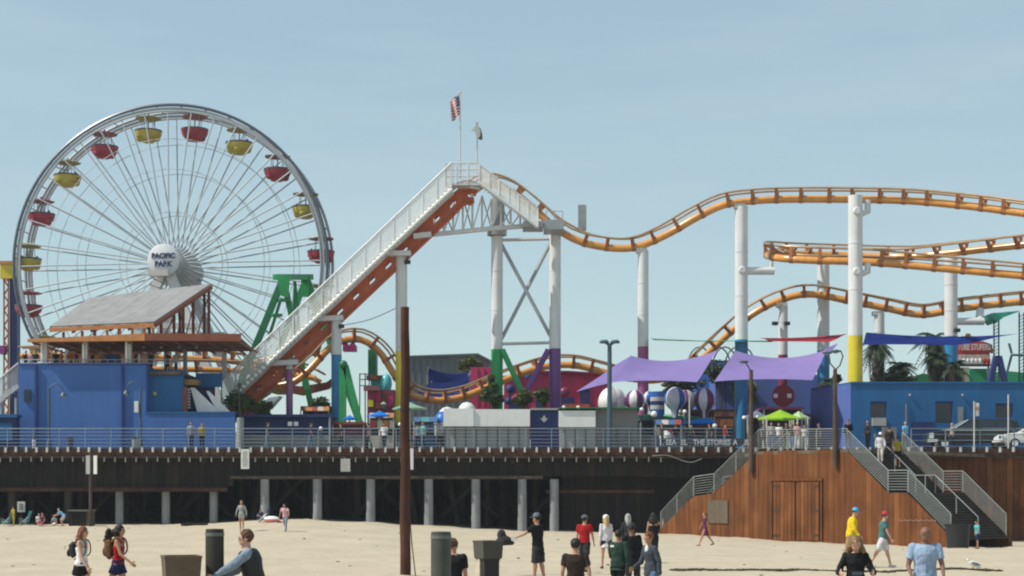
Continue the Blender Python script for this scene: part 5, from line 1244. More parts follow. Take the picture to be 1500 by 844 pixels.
# dark pickup
x0 = XA(1362, 102.6); PAINTD = M('car_paint_dark', (.008, .011, .013), .4, .0, .05, 1, 0, 20, 0, .6); CHROME = M('chrome', (.75, .76, .78), .15, 1, .02)
prof = [(0, .55), (0.02, .98), (.25, 1.12), (1.45, 1.22), (2.0, 1.24), (5.75, 1.26), (5.85, .55), (5.0, .45), (.3, .42)]
rp = [(1.45, 1.2), (2.45, 1.84), (2.8, 1.92), (5.0, 1.92), (5.6, 1.75), (5.75, 1.2)]
t, gh, pr = vehicle('dark_suv', 'dark shiny sport utility vehicle with chrome front parked behind the right railing', 'car', x0, 102.6, 5.8, prof, rp, PAINTD, 1.95)
for a in ([(1.75, 1.27), (2.5, 1.78), (2.9, 1.82), (3.0, 1.27)], [(3.1, 1.27), (3.1, 1.83), (4.1, 1.83), (4.1, 1.27)], [(4.2, 1.27), (4.2, 1.83), (5.0, 1.83), (5.4, 1.27)]):
    MB().prism([Vector((x0+p, 102.6+.02+.16*(q-1.2)/.72, DZ+q)) for p, q in a], (0, .03, 0)).build('side_window', GLASS, t, smooth=False)
MB().add([Vector((x0+1.43, 102.72, DZ+1.25)), Vector((x0+2.40, 102.82, DZ+1.84)), Vector((x0+2.40, 104.32, DZ+1.84)), Vector((x0+1.43, 104.42, DZ+1.25))], [(0, 1, 2, 3)]).build('windscreen', M('pale_glass', (.25, .30, .32), .1), t)
MB().beam((x0+1.42, 102.62, DZ+1.25), (x0+2.42, 102.74, DZ+1.86), .05, .06).build('windscreen_pillar', CHROME, t)
MB().box((x0-.02, 102.95, DZ+.83), (.10, .5, .30)).build('headlight', CHROME, t); MB().box((x0+.10, 102.59, DZ+.85), (.28, .06, .34)).build('headlight', CHROME, t)
MB().box((x0-.06, 103.55, DZ+.55), (.16, 1.9, .18)).build('bumper', CHROME, t); MB().box((x0+.2, 102.575, DZ+.55), (.6, .05, .16)).build('bumper', CHROME, t); MB().box((x0-.03, 103.55, DZ+.85), (.06, .9, .3)).build('grille', CHROME, t)
MB().box((x0+3, 102.585, DZ+1.2), (4.6, .03, .035)).build('trim_strip', CHROME, t)
def wheel_(t, x, Y, r=.38):
    w_ = MB().lathe([(r*.6, -.12), (r*.95, -.12), (r, -.06), (r, .06), (r*.95, .12), (r*.6, .12)], (x, Y, DZ+r), 20, Matrix.Rotation(R(90), 3, 'X')).build('wheel', M('tyre', (.02, .02, .02), .8), t)
    MB().lathe([(0, -.1), (r*.6, -.12), (r*.6, .12), (0, .1)], (x, Y, DZ+r), 16, Matrix.Rotation(R(90), 3, 'X')).build('rim', CHROME, w_)
for xx in (.95, 4.75):
    for yy in (102.72, 104.4): wheel_(t, x0+xx, yy)
x0 = XA(1464, 101.0); PW = M('car_paint_white', (.72, .73, .73), .2, 0, .03, 1, 0, 20, 0, .6)
prof = [(0, .45), (0.02, .72), (.3, .90), (1.2, 1.0), (4.4, 1.0), (4.6, .5), (4.2, .35), (.3, .33)]
rp = [(1.0, .98), (1.7, 1.40), (2.1, 1.5), (3.4, 1.48), (4.2, .98)]
t, gh, pr = vehicle('white_car', 'white saloon car parked closest to the railing at the right edge', 'car', x0, 100.6, 4.6, prof, rp, PW, 1.75)
for a in ([(1.3, 1.03), (1.85, 1.38), (2.5, 1.43), (2.5, 1.03)], [(2.58, 1.03), (2.58, 1.43), (3.3, 1.41), (3.8, 1.03)]):
    MB().prism([Vector((x0+p, 100.62+.14*(q-1)/.5, DZ+q)) for p, q in a], (0, .03, 0)).build('side_window', GLASS, t, smooth=False)
MB().add([Vector((x0+.97, 100.72, DZ+1.0)), Vector((x0+1.66, 100.8, DZ+1.42)), Vector((x0+1.66, 102.15, DZ+1.42)), Vector((x0+.97, 102.25, DZ+1.0))], [(0, 1, 2, 3)]).build('windscreen', GLASS, t)
MB().box((x0+.02, 100.85, DZ+.70), (.10, .36, .16)).build('headlight', CHROME, t); MB().box((x0+.14, 100.6, DZ+.72), (.30, .05, .15)).build('headlight', CHROME, t); MB().box((x0-.02, 101.5, DZ+.48), (.08, 1.7, .14)).build('bumper', PW, t)
MB().box((x0+1.2, 100.5, DZ+1.05), (.14, .14, .12)).build('mirror', PW, t)
for xx in (.85, 3.75):
    for yy in (100.72, 102.2): wheel_(t, x0+xx, yy, .32)

# ------------------------------------------------------------------ palms and shrubs
def frond(mb, c, a, el, L_, droop_=.8, lw=.5):
    n = 7; prev = None; pts = []
    for i in range(n+1):
        s_ = i/n; r_ = L_*s_*math.cos(el*(1-.2*s_)); z = L_*s_*math.sin(el) - droop_*L_*s_*s_
        pts.append(c + Vector((r_*math.cos(a), r_*math.sin(a), z)))
    sd = Vector((-math.sin(a), math.cos(a), 0))
    mb.tube(pts, .02, 3, caps=False)
    for i in range(1, n*2+1):
        f = i/(n*2); k = min(int(f*n), n-1); p = pts[k].lerp(pts[k+1], f*n-k); wl = lw*math.sin(math.pi*min(1, .12+.85*f))
        d = (pts[k+1]-pts[k]).normalized()
        for s_ in (-1, 1): mb.add([p - d*.05, p + d*.07, p + sd*s_*wl + d*wl*.4 + Vector((0, 0, -.35*wl))], [(0, 1, 2)])
def palm(px, ytop, Y, label, skirt, L_=1.7, nf=30):
    x = XA(px, Y); zt_ = ZA(ytop, Y); t = thing('palm_tree', label, 'palm tree', (x, Y, DZ), 'palm trees behind the blue arcade building')
    MB().tube([(x, Y, DZ), (x+.1, Y, lerp(DZ, zt_, .5)), (x, Y, zt_)], [.26, .2, .17], 10).build('trunk', BARK, t)
    cr = Vector((x, Y, zt_))
    for k in range(nf):
        m = MB(); frond(m, cr, k*2.39996, R(random.uniform(-30, 75)), L_*random.uniform(.75, 1.1), random.uniform(.5, 1.0), .42); m.build('frond', LEAF1, t, smooth=False)
    if skirt > 0:
        m = MB()
        for k in range(420):
            a = random.uniform(0, 6.28); z = zt_ - random.random()**.8*skirt; r_ = random.uniform(.25, .75)*(1-.35*(zt_-z)/skirt)
            p = Vector((x + r_*math.cos(a), Y + r_*math.sin(a), z)); d = Vector((math.cos(a)*.1, math.sin(a)*.1, -random.uniform(.4, .9))); s_ = Vector((-math.sin(a), math.cos(a), 0))*.06
            m.add([p-s_, p+s_, p+d], [(0, 1, 2)])
        tag(m.build('dead_leaf_skirt', DEAD, t, smooth=False), kind='stuff')
palm(1285, 506, 119.5, 'stout palm with a long dry skirt right of the yellow footed column', 3.4, 1.5, 34)
palm(1368, 497, 118.8, 'tall dark palm trunk with ragged crown left of the right blue footed column', 2.2, 1.9, 34)
palm(1372, 522, 116.5, 'leaning low palm just left of the right blue footed column', 1.5, 1.4, 26)
palm(1398, 538, 115, 'low palm with drooping fronds before the right blue footed column', .8, 1.3, 26)
palm(1318, 538, 124, 'small bushy palm midway behind the navy sail', .8, 1.5, 34)
palm(1212, 560, 121, 'short palm behind the left wing of the blue building', .5, 1.0, 18)
def shrub(name, label, cat, cx, cy, cz, rx, ry, rz, n, mat, sz=.16, trunk=True, group=None):
    t = thing(name, label, cat, (cx, cy, DZ), group); m = MB()
    cl = [(random.gauss(0, .45), random.gauss(0, .45), random.gauss(0, .4), random.uniform(.3, .55)) for _ in range(14)]
    for k in range(n):
        c = random.choice(cl); u = Vector((random.gauss(0, 1), random.gauss(0, 1), random.gauss(0, 1))).normalized()*c[3]*random.random()**.4
        p = Vector((cx + (c[0]+u.x)*rx, cy + (c[1]+u.y)*ry, cz + (c[2]+u.z)*rz))
        if p.z < DZ: continue
        a, b = ortho(Vector((random.gauss(0, 1), random.gauss(0, 1), random.gauss(0, 1)))); s_ = sz*random.uniform(.6, 1.3)
        m.add([p-a*s_, p+b*s_*.6, p+a*s_, p-b*s_*.6], [(0, 1, 2, 3)])
    tag(m.build('foliage', mat, t, smooth=False), kind='stuff')
    if trunk:
        for k in range(4): c = cl[k]; ptube('branch', BARK, t, (cx, cy, DZ), (cx + c[0]*rx*.8, cy + c[1]*ry*.8, max(DZ+.2, cz + c[2]*rz*.8)), .07, 5, .03)
    return t
def shp(px, py, Y, rpx, rpy, n, mat, label, name='shrub', cat='shrub'): s_ = Y/FPX; return shrub(name, label, cat, XA(px, Y), Y, ZA(py, Y), rpx*s_, rpx*s_, rpy*s_, n, mat)
shp(690, 534, 150, 17, 12, 1500, LEAF3, 'olive tree crown rising over the sails before the grey hall', 'olive_tree', 'tree')
shp(722, 575, 113, 14, 16, 1200, LEAF2, 'bushy shrub round the foot of the green footed column')
shp(768, 585, 113, 17, 11, 1200, LEAF3, 'yellow green shrub above the blue shutter of the kiosk')
shp(795, 580, 114, 9, 12, 700, LEAF2, 'dark shrub left of the purple footed column')
shp(1062, 545, 127, 26, 20, 1800, LEAF1, 'dark leafy tree between the two purple sails', 'leafy_tree', 'tree')
shp(1000, 565, 126, 34, 12, 1500, LEAF1, 'dark leafy tree behind the balloon ride', 'leafy_tree', 'tree')
shp(1085, 575, 126, 20, 18, 1500, LEAF2, 'leafy tree behind the blue footed column near the lime tent', 'leafy_tree', 'tree')
shp(355, 590, 110, 20, 18, 1400, LEAF2, 'shrub at the foot of the lift hill beside the navy stall')
shp(385, 598, 110, 14, 14, 900, LEAF3, 'yellow green shrub under the lower lift hill')
shp(470, 598, 116, 18, 14, 1000, LEAF2, 'shrub between the mauve and blue footed columns')
shp(300, 606, 109, 1, 1, 1, LEAF2, 'x') if False else None
shp(1310, 552, 123, 30, 10, 1400, LEAF1, 'low dark hedge of leaves behind the blue arcade building', 'hedge', 'hedge')
shp(1228, 556, 123, 8, 8, 300, LEAF1, 'small leafy bush left of the yellow footed column')
# red-brown clutter: striped truck of rides behind the terrace
t = stall(100, 205, 512, 121, M('orange_board', (.42, .2, .1), .7), FASC, 'orange stall seen between the terrace posts')
# thin overhead cable
c0, c1 = P(495, 478, 114), P(588, 448, 114); tag(MB().tube(catmull([c0, c0.lerp(c1, .5)+Vector((0, 0, -.25)), c1], .5), .025, 4).build('overhead_wire', BLK), 'thin wire strung from the blue footed column to the brown pole line', 'wire')
# ------------------------------------------------------------------ people
SK = {'light': M('skin_light', (.52, .30, .21), .55, 0, .06, 6), 'tan': M('skin_tan', (.40, .21, .13), .55, 0, .06, 6), 'brown': M('skin_brown', (.20, .10, .065), .55, 0, .06, 6), 'dark': M('skin_dark', (.10, .055, .04), .55, 0, .06, 6)}
def cl(name, rgb, tr=0): return M('cloth_'+name, rgb, .9, 0, .16, 7, .35, 24, 0, .1, tr)
CL = {k: cl(k, v) for k, v in dict(black=(.016, .016, .018), charcoal=(.035, .034, .038), brownblack=(.035, .025, .022), white=(.70, .70, .70), shaded_white=(.58, .55, .58), red=(.33, .015, .02), yellow=(.72, .50, .02),
     teal=(.07, .16, .16), blueshirt=(.27, .36, .50), jean=(.10, .17, .28), greyjean=(.20, .23, .27), navy=(.02, .025, .07), olive=(.025, .05, .04), greycard=(.055, .065, .08), slate=(.20, .26, .33), cream=(.6, .56, .5), mustard=(.35, .28, .03),
     grey=(.30, .30, .30), turq=(.10, .38, .40), pink=(.6, .35, .38), plum=(.12, .03, .07), tan=(.33, .22, .12), skyblue=(.2, .5, .75), orange=(.5, .16, .05)).items()}
HAIR = {k: M('hair_'+k, v, .55, 0, .3, 14, .4, 60, 0, .3) for k, v in dict(dark=(.018, .013, .011), brown=(.09, .04, .022), auburn=(.17, .055, .025), blond=(.50, .34, .15), darkblond=(.20, .125, .06), grey=(.35, .34, .33)).items()}
CAPS = {k: M('cap_'+k, v, .8) for k, v in dict(white=(.75, .75, .75), blue=(.05, .35, .62), red=(.50, .03, .04), black=(.02, .02, .025), grey=(.11, .13, .16), navy=(.03, .035, .06)).items()}
SHOE = M('shoe_dark', (.05, .045, .045), .7); SHOEW = M('shoe_pale', (.55, .53, .5), .7)
def remesh(o, vox, it=2):
    m = o.modifiers.new('remesh', 'REMESH'); m.mode = 'VOXEL'; m.voxel_size = vox; m.use_smooth_shade = True
    if it: s_ = o.modifiers.new('smooth', 'SMOOTH'); s_.iterations = it; s_.factor = .5
FTEX = []
for nm_, sc_ in (('cloth_folds', .085), ('hair_locks', .035)):
    tx = bpy.data.textures.new(nm_, 'CLOUDS'); tx.noise_scale = sc_; tx.noise_depth = 2; FTEX.append(tx)
FOLD = {'shirt': .026, 'long_sleeve_top': .030, 'tank_top': .024, 'skirt': .04, 'trousers': .03, 'shorts': .028, 'hair': .036, 'vest': .03}
class Fig:
    pass
def person(label, px, Y, H, face, skin='tan', top=('charcoal', 'short'), bottom=('black', 'shorts'), hair=('dark', 'short'), cap=None, legs=((8, 4), (-8, 10)), arms=((-8, 8, 15), (8, 8, 15)),
           lean=2, nod=5, turn=0, z=None, fem=False, near=False, vox=None, shoes=SHOE, extra=None, group=None, zoff=0, seat=False):
    x = XA(px, Y); z = sand_z(x, Y) if z is None else z; z += zoff
    vox = vox or (.011 if near else (.017 if Y < 60 else .022))
    q = Matrix.Rotation(R(face), 4, 'Z'); org = Vector((x, Y, z))
    def W(p): return org + (q @ Vector(p))*H
    # skeleton in units of H
    la = [(R(a), R(b)) for a, b in legs]
    def low(a, b): return .245*math.cos(a) + .24*math.cos(a-b)
    hz = max(low(a, b) for a, b in la) + .045 + .02
    if seat: hz = seat
    L_ = R(lean); d = Vector((math.sin(L_), 0, math.cos(L_))); f_ = Vector((math.cos(L_), 0, -math.sin(L_))); P0 = Vector((0, 0, hz))
    wS = .098 if fem else .115
    nb = P0 + d*.29; hn = R(lean*.4 + nod); hd = Vector((math.sin(hn), 0, math.cos(hn))); hc = nb + hd*.087
    rt = Matrix.Rotation(R(turn), 3, 'Z'); hf = rt @ Vector((math.cos(hn), 0, -math.sin(hn))); hsd = hd.cross(hf).normalized()
    b = MB()
    def loft(mb, base, rings, dd=None, ff=None, n=16, infl=0.0):
        dd = dd or d; ff = ff or f_; pts = []; vs = []
        for (t, rf, rl) in rings:
            for k in range(n):
                a = 2*math.pi*k/n; vs.append(W(base + dd*t + ff*((rf+infl)*math.cos(a)) + Vector((0, 1, 0))*((rl+infl)*math.sin(a))))
        fs = [(i*n+k, i*n+(k+1) % n, (i+1)*n+(k+1) % n, (i+1)*n+k) for i in range(len(rings)-1) for k in range(n)]
        fs += [tuple(range(n-1, -1, -1)), tuple(range((len(rings)-1)*n, len(rings)*n))]
        mb.add(vs, fs)
    def limb(mb, a, c, r0, r1, ends=True, n=10):
        mb.tube([W(a), W(c)], [r0*H, r1*H], n)
        if ends: mb.ball(W(a), r0*H*1.0, 10); mb.ball(W(c), r1*H*1.0, 10)
    if fem: TR = [(-.05, .04, .06), (-.02, .062, .088), (.02, .062, .092), (.10, .046, .066), (.15, .054, .074), (.20, .066, .080), (.25, .05, .085), (.285, .036, .06), (.30, .026, .03)]
    else: TR = [(-.05, .04, .06), (-.02, .060, .084), (.02, .062, .086), (.10, .055, .076), (.16, .064, .088), (.21, .068, .098), (.255, .055, .10), (.285, .04, .075), (.30, .03, .035)]
    loft(b, P0, TR)
    limb(b, nb - d*.03, hc - hd*.02, .034 if not fem else .028, .032 if not fem else .026)
    # head: skull, jaw, nose, ears
    hm = Matrix((q.to_3x3() @ hf, q.to_3x3() @ hsd, q.to_3x3() @ hd)).transposed()
    def HW(a, s_, u): return W(hc + hf*a + hsd*s_ + hd*u)
    b.ball(HW(-.004, 0, .012), (.056*H, .046*H, .054*H), 14, m=hm)
    b.ball(HW(.012, 0, -.022), (.040*H, .036*H, .044*H), 12, m=hm)
    b.ball(HW(.052, 0, -.006), (.012*H, .008*H, .014*H), 8, m=hm)
    for s_ in (-1, 1): b.ball(HW(-.002, s_*.046, -.004), (.010*H, .006*H, .018*H), 8, m=hm)
    KN = []
    for i, (a, bb_) in enumerate(la):
        s_ = 1 if i == 0 else -1
        hip = P0 + Vector((0, s_*.048, -.02)); kn = hip + Vector((math.sin(a), s_*.02, -math.cos(a)))*.245; an = kn + Vector((math.sin(a-bb_), 0, -math.cos(a-bb_)))*.24
        limb(b, hip, kn, .053 if not fem else .054, .033); limb(b, kn, an, .033, .020)
        limb(b, kn.lerp(an, .12) + Vector((-.008, 0, 0)), kn.lerp(an, .5), .033, .024)
        tilt = min(0, (a-bb_)*.5); toe = an + Vector((.085*math.cos(tilt), 0, -.026 + .085*math.sin(tilt)))
        limb(b, an + Vector((-.012, 0, -.022)), toe, .020, .016)
        KN.append((hip, kn, an, toe))
    AR = []
    for i, (s0, ab, e) in enumerate(arms):
        s_ = 1 if i == 0 else -1
        sh = P0 + d*.262 + Vector((0, s_*wS*.92, 0)); s0 = R(s0); ab = R(ab); e = R(e)
        ud = Vector((math.sin(s0)*math.cos(ab), s_*math.sin(ab), -math.cos(s0)*math.cos(ab))); el = sh + ud*.168
        ab2 = ab*.3 - (e*.12 if e > .5 else 0)
        fd = Vector((math.sin(s0+e)*math.cos(ab2), s_*math.sin(ab2), -math.cos(s0+e)*math.cos(ab2))); wr = el + fd*.145
        limb(b, sh, el, .031 if not fem else .025, .022 if not fem else .019); limb(b, el, wr, .022 if not fem else .019, .014)
        # hand: palm, four fingers of two joints, thumb from the side of the palm
        inn = Vector((0, -s_, 0)); side = fd.cross(inn).normalized(); palm_n = inn
        pc = wr + fd*.028
        ax = Matrix((q.to_3x3() @ fd, q.to_3x3() @ side, q.to_3x3() @ palm_n)).transposed()
        b.ball(W(pc), (.030*H, .024*H, .011*H), 10, m=ax)
        if Y < 60:
            fr = .0058
            for k, (o_, ln) in enumerate(((-.017, .034), (-.0055, .040), (.006, .038), (.017, .030))):
                p0 = wr + fd*.048 + side*o_; p1 = p0 + (fd + palm_n*.25).normalized()*ln*.55; p2 = p1 + (fd + palm_n*.9).normalized()*ln*.45
                limb(b, p0, p1, fr, fr, True, 6); limb(b, p1, p2, fr, fr*.85, True, 6)
            sg_ = 1 if side.x > 0 or side.z > 0 else -1
            p0 = wr + fd*.018 + side*sg_*.018; p1 = p0 + (fd*.6 + side*sg_*.8).normalized()*.022; p2 = p1 + (fd + palm_n*.3).normalized()*.02
            limb(b, p0, p1, .0075, .007, True, 6); limb(b, p1, p2, .007, .006, True, 6)
        AR.append((sh, el, wr, fd, pc))
    o = b.build('person', SK[skin], None, org=org); remesh(o, vox if Y < 60 else .02, 2); tag(o, label, 'person', group)
    def kid(mb, nm, mat, v=None, it=2, vx=None):
        c = mb.build(nm, mat, o, org=org)
        if v: remesh(c, vx or vox, it)
        if v and Y < 60 and nm in FOLD:
            m_ = c.modifiers.new('folds', 'DISPLACE'); m_.texture = FTEX[1 if nm == 'hair' else 0]; m_.strength = FOLD[nm]; m_.mid_level = .4; m_.texture_coords = 'GLOBAL'
        return c
    # top garment
    tc, ts = top[0], top[1]; hem = top[2] if len(top) > 2 else -.03
    mb = MB(); iv = (.010 if fem else .016) if ts != 'tank' else .007
    ring = [(t, a, l) for t, a, l in TR if hem < t < (.29 if ts != 'tank' else .24)]
    fl = .0 if hem > -.06 else .012
    def at_t(t):
        for (t0, a0, l0), (t1, a1, l1) in zip(TR, TR[1:]):
            if t0 <= t <= t1: f = (t-t0)/(t1-t0); return (t, a0+(a1-a0)*f, l0+(l1-l0)*f)
        return (t, .066, .095)
    r0 = at_t(max(hem, -.02)); ring = [(hem, r0[1]+fl+.004, r0[2]+fl+.004)] + [g for g in ring if g[0] > hem+.02]
    loft(mb, P0, ring, infl=iv)
    if ts != 'tank':
        fr_ = {'short': .62, 'long': 1.0}[ts]
        for (sh, el, wr, fd, pc) in AR:
            r_u = .040 if not fem else .032
            limb(mb, sh + Vector((0, 0, .0)), sh.lerp(el, min(1, fr_)), r_u, r_u*.93, False); mb.ball(W(sh), (r_u+.001)*H, 10)
            if ts == 'long': mb.ball(W(el), r_u*.93*H, 10); limb(mb, el, wr, r_u*.9, .021, False)
        limb(mb, AR[0][0]-Vector((0, .02, 0)), AR[1][0]+Vector((0, .02, 0)), .033, .033)
    else:
        for s_ in (-1, 1):
            for ff in (-1, 1): mb.tube([W(P0 + d*.235 + f_*ff*.05 + Vector((0, s_*.045, 0))), W(P0 + d*.285 + f_*ff*.028 + Vector((0, s_*.05, 0))), W(P0+d*.297 + Vector((0, s_*.05, 0)))], .011*H, 6)
    shirt = kid(mb, {'tank': 'tank_top', 'short': 'shirt', 'long': 'long_sleeve_top'}[ts], CL[tc], True)
    # lower garment
    bc, bs = bottom
    mb = MB()
    if bs in ('skirt', 'dress'):
        ln = .34 if bs == 'dress' else .22
        loft(mb, P0, [(-ln, .095, .115), (-ln*.5, .082, .105), (-.02, .068, .096), (.05, .058, .084)], dd=Vector((0, 0, 1)), ff=Vector((1, 0, 0)), infl=.006)
        kid(mb, 'skirt', CL[bc], True)
    else:
        loft(mb, P0, [(t, a+.007, l+.007) for t, a, l in TR if t < .05] + [(.055, .062, .082)])
        for (hip, kn, an, toe) in KN:
            if bs == 'short_shorts': limb(mb, hip, hip.lerp(kn, .45), .062, .062, False)
            elif bs == 'shorts': limb(mb, hip, hip.lerp(kn, .90), .066, .058, False)
            else:
                limb(mb, hip, kn, .060, .042, False); mb.ball(W(kn), .042*H, 10); limb(mb, kn, kn.lerp(an, .97), .042, .032, False)
        kid(mb, 'trousers' if bs == 'long' else 'shorts', CL[bc], True)
    # shoes
    for (hip, kn, an, toe) in KN:
        mb = MB(); limb(mb, an + Vector((-.014, 0, -.024)), toe, .025, .021); mb.ball(W(an + Vector((-.01, 0, -.012))), .026*H, 8); kid(mb, 'shoe', shoes, True, 1)
    # hair
    hcol, hs = hair; mb = MB()
    if hs != 'bald':
        mb.ball(HW(-.014, 0, .024), (.056*H, .051*H, .054*H), 14, m=hm)
        if hs in ('long', 'wide', 'blown'):
            wdt = .05 if hs == 'long' else .070
            mb.ball(HW(-.03, 0, -.02), (.040*H, wdt*H, .075*H), 12, m=hm)
            sway = Vector((0, 0, 0)) if hs != 'blown' else Vector((-.09, 0, .03))
            mb.ball(HW(-.048, 0, -.085) + (q.to_3x3() @ sway)*H, (.034*H, wdt*.95*H, .085*H), 12, m=hm)
            for s_ in (-1, 1):
                mb.ball(HW(-.012, s_*.046, -.03), (.026*H, .014*H, .06*H), 10, m=hm)
                if hs == 'wide': mb.ball(HW(-.01, s_*.066, -.09), (.028*H, .026*H, .07*H), 10, m=hm)
            if hs == 'blown':
                for k in range(5): mb.ball(HW(-.06-.028*k, .01*math.sin(k*2), -.01-.03*k), ((.040-.004*k)*H, .034*H, (.044-.004*k)*H), 10, m=hm)
        if hs == 'pony': mb.ball(HW(-.075, 0, .0), (.022*H, .02*H, .03*H), 8, m=hm); mb.ball(HW(-.085, 0, -.05), (.016*H, .016*H, .045*H), 8, m=hm)
        if hs == 'bun': mb.ball(HW(-.06, 0, .05), (.026*H, .026*H, .026*H), 8, m=hm)
        kid(mb, 'hair', HAIR[hcol], True, 1)
    if cap:
        mb = MB(); mb.lathe([(0, .062*H), (.028*H, .058*H), (.048*H, .040*H), (.058*H, .012*H), (.058*H, .0)], HW(-.008, 0, .028), 16, hm)
        c = kid(mb, 'cap', CAPS[cap])
        if cap != 'grey' or True:
            sd_ = -1 if hs == 'backcap' else 1
            mb = MB(); mb.lathe([(0, .004*H), (.062*H, .002*H), (.062*H, -.004*H), (0, -.002*H)], HW(.045*sd_, 0, .030), 14, hm, sx=.9, sy=.75); v = mb.build('visor', CAPS[cap], c, org=org); v.location = (0, 0, 0)
    # face
    if near:
        for s_ in (-1, 1):
            e = MB(); e.ball(HW(.047, s_*.018, .008), .0075*H, 10, m=hm); e.cur = 1; e.ball(HW(.0525, s_*.018, .008), .0035*H, 8, m=hm)
            kid(e, 'eye', [M('eye_white', (.22, .20, .19), .5), M('iris_dark', (.03, .02, .015), .2)])
            e = MB(); e.tube([HW(.053, s_*.009, .020), HW(.053, s_*.019, .023), HW(.047, s_*.029, .019)], .0028*H, 5); kid(e, 'eyebrow', HAIR[hcol if hcol != 'blond' else 'darkblond'])
        e = MB(); e.tube([HW(.045, -.014, -.032), HW(.051, 0, -.031), HW(.045, .014, -.032)], .0035*H, 5); kid(e, 'mouth', M('lips', (.33, .10, .09), .5))
        cpts = [W(P0 + d*.285 + f_*(.042*math.cos(a)+.006) + Vector((0, .052*math.sin(a), 0))) for a in [i*math.pi/8 for i in range(16)]]
        mb = MB(); mb.tube(cpts, .006*H, 6, closed=True)
        if ts != 'tank': kid(mb, 'collar', CL[tc])
    F_ = Fig(); F_.o = o; F_.W = W; F_.P0 = P0; F_.d = d; F_.f = f_; F_.AR = AR; F_.HW = HW; F_.hm = hm; F_.H = H; F_.q = q; F_.kid = kid; F_.face = face
    return F_
def backpack(F, mat, label, scale=1.0, cat='backpack'):
    c = F.W(F.P0 + F.d*.17 - F.f*(.115)); rm = F.q.to_3x3(); mb = MB(); h = F.H*scale
    t = thing('backpack', label, cat, c - Vector((0, 0, .12*h)))
    mb.ball(c, (.055*h, .085*h, .13*h), 14, m=rm); mb.box(c, (.07*h, .15*h, .18*h), R(F.face)); ob = mb.build('bag_body', mat, t); remesh(ob, .012, 3)
    mb = MB(); mb.ball(F.W(F.P0 + F.d*.13 - F.f*.165), (.025*h, .062*h, .06*h), 10, m=rm); mb.build('pocket', mat, t)
    for s_ in (-1, 1):
        pts = [F.W(F.P0 + F.d*a + F.f*b_ + Vector((0, s_*.062, 0))) for a, b_ in ((.24, -.08), (.302, -.02), (.285, .05), (.2, .078), (.12, .062), (.06, -.06))]
        MB().tube(catmull(pts, .03), .010*h, 6).build('strap', mat, t)
# two women walking right at the left
A = person('young woman with long auburn hair in a loose white tank top, walking right, left foreground', 119, 32, 1.65, -12, 'light', ('white', 'tank', -.01), ('black', 'short_shorts'), ('auburn', 'long'), None, ((20, 8), (-16, 14)), ((-12, 8, 8), (16, 6, 14)), 3, 8, 0, fem=True, near=True)
backpack(A, M('bag_black', (.02, .02, .028), .7), 'small black backpack on the woman in the white tank top', .78)
B = person('young woman with windblown dark hair in red top and navy shorts, left foreground', 173, 32.4, 1.68, -8, 'tan', ('red', 'tank', .0), ('navy', 'short_shorts'), ('dark', 'blown'), None, ((14, 4), (-20, 16)), ((-10, 7, 10), (22, 8, 30)), 3, 6, 0, fem=True, near=True)
backpack(B, M('bag_tan', (.16, .075, .035), .7, 0, .3, 5), 'round tan brown backpack on the woman in the red top', 1.05)
# man leaning over a handlebar
Cc = person('man in black padded vest with grey sleeves leaning left over a handlebar', 375, 23, 1.76, 188, 'light', ('slate', 'long'), ('charcoal', 'long'), ('brown', 'short'), None, ((30, 24), (-4, 18)), ((52, 4, 8), (34, 10, 30)), 14, 2, 0, near=True, zoff=.02)
mb = MB(); W_ = Cc.W
for t0, a0, l0 in (( -.03, .073, .100), (.05, .074, .1), (.12, .072, .1), (.2, .084, .116), (.25, .076, .122), (.28, .06, .1), (.293, .04, .055)):
    for k in range(18): a = 2*math.pi*k/18; mb.v.append(W_(Cc.P0 + Cc.d*t0 + Cc.f*(a0+.014)*math.cos(a) + Vector((0, (l0+.008)*math.sin(a), 0))))
for i in range(6):
    for k in range(18): mb.f.append((i*18+k, i*18+(k+1) % 18, (i+1)*18+(k+1) % 18, (i+1)*18+k)); mb.mi.append(0)
Cc.kid(mb, 'vest', M('vest_black', (.015, .017, .022), .6, 0, .2, 5, .5, 12))
hx = (Cc.AR[0][4] + Cc.AR[1][4])*.5; hw = Cc.W(hx)
bk = thing('bicycle', 'dark bicycle held by the man in the black vest at the bottom edge', 'bicycle', (hw.x+.45, hw.y, sand_z(hw.x, 23)))
gz = sand_z(hw.x, 23); fx = hw.x - .25; rx_ = hw.x + .80
for nm, wx in (('wheel', fx), ('wheel', rx_)):
    w_ = MB().tube([(wx + .34*math.cos(a), 23, gz+.36+.34*math.sin(a)) for a in [i*math.pi/16 for i in range(32)]], .022, 8, closed=True).build('wheel', BLK, bk)
    m = MB()
    for k in range(14): a = k*math.pi/7; m.tube([(wx, 23, gz+.36), (wx+.33*math.cos(a), 23, gz+.36+.33*math.sin(a))], .004, 4)
    m.build('spokes', CHROME, w_)
fa, fb, fc, fd_, fe = (hw.x+.02, 23, gz+.86), (hw.x+.06, 23, gz+.74), (hw.x+.42, 23, gz+.36), (hw.x+.62, 23, gz+.84), (rx_, 23, gz+.36)
for a, b in ((fa, (fx, 23, gz+.36)), (fa, fd_), (fb, fc), (fd_, fc), (fd_, fe), (fc, fe)): ptube('frame_tube', M('bike_frame', (.03, .03, .035), .3), bk, a, b, .018, 8)
ptube('stem', BLK, bk, fa, (hw.x, 23, hw.z-.03), .016, 8)
ptube('handlebar', BLK, bk, Cc.W(Cc.AR[0][4])+Vector((0, .06, -.02)), Cc.W(Cc.AR[1][4])+Vector((0, -.06, -.02)), .016, 8)
MB().ball((hw.x+.68, 23, gz+.93), (.14, .07, .035), 10).build('saddle', BLK, bk)
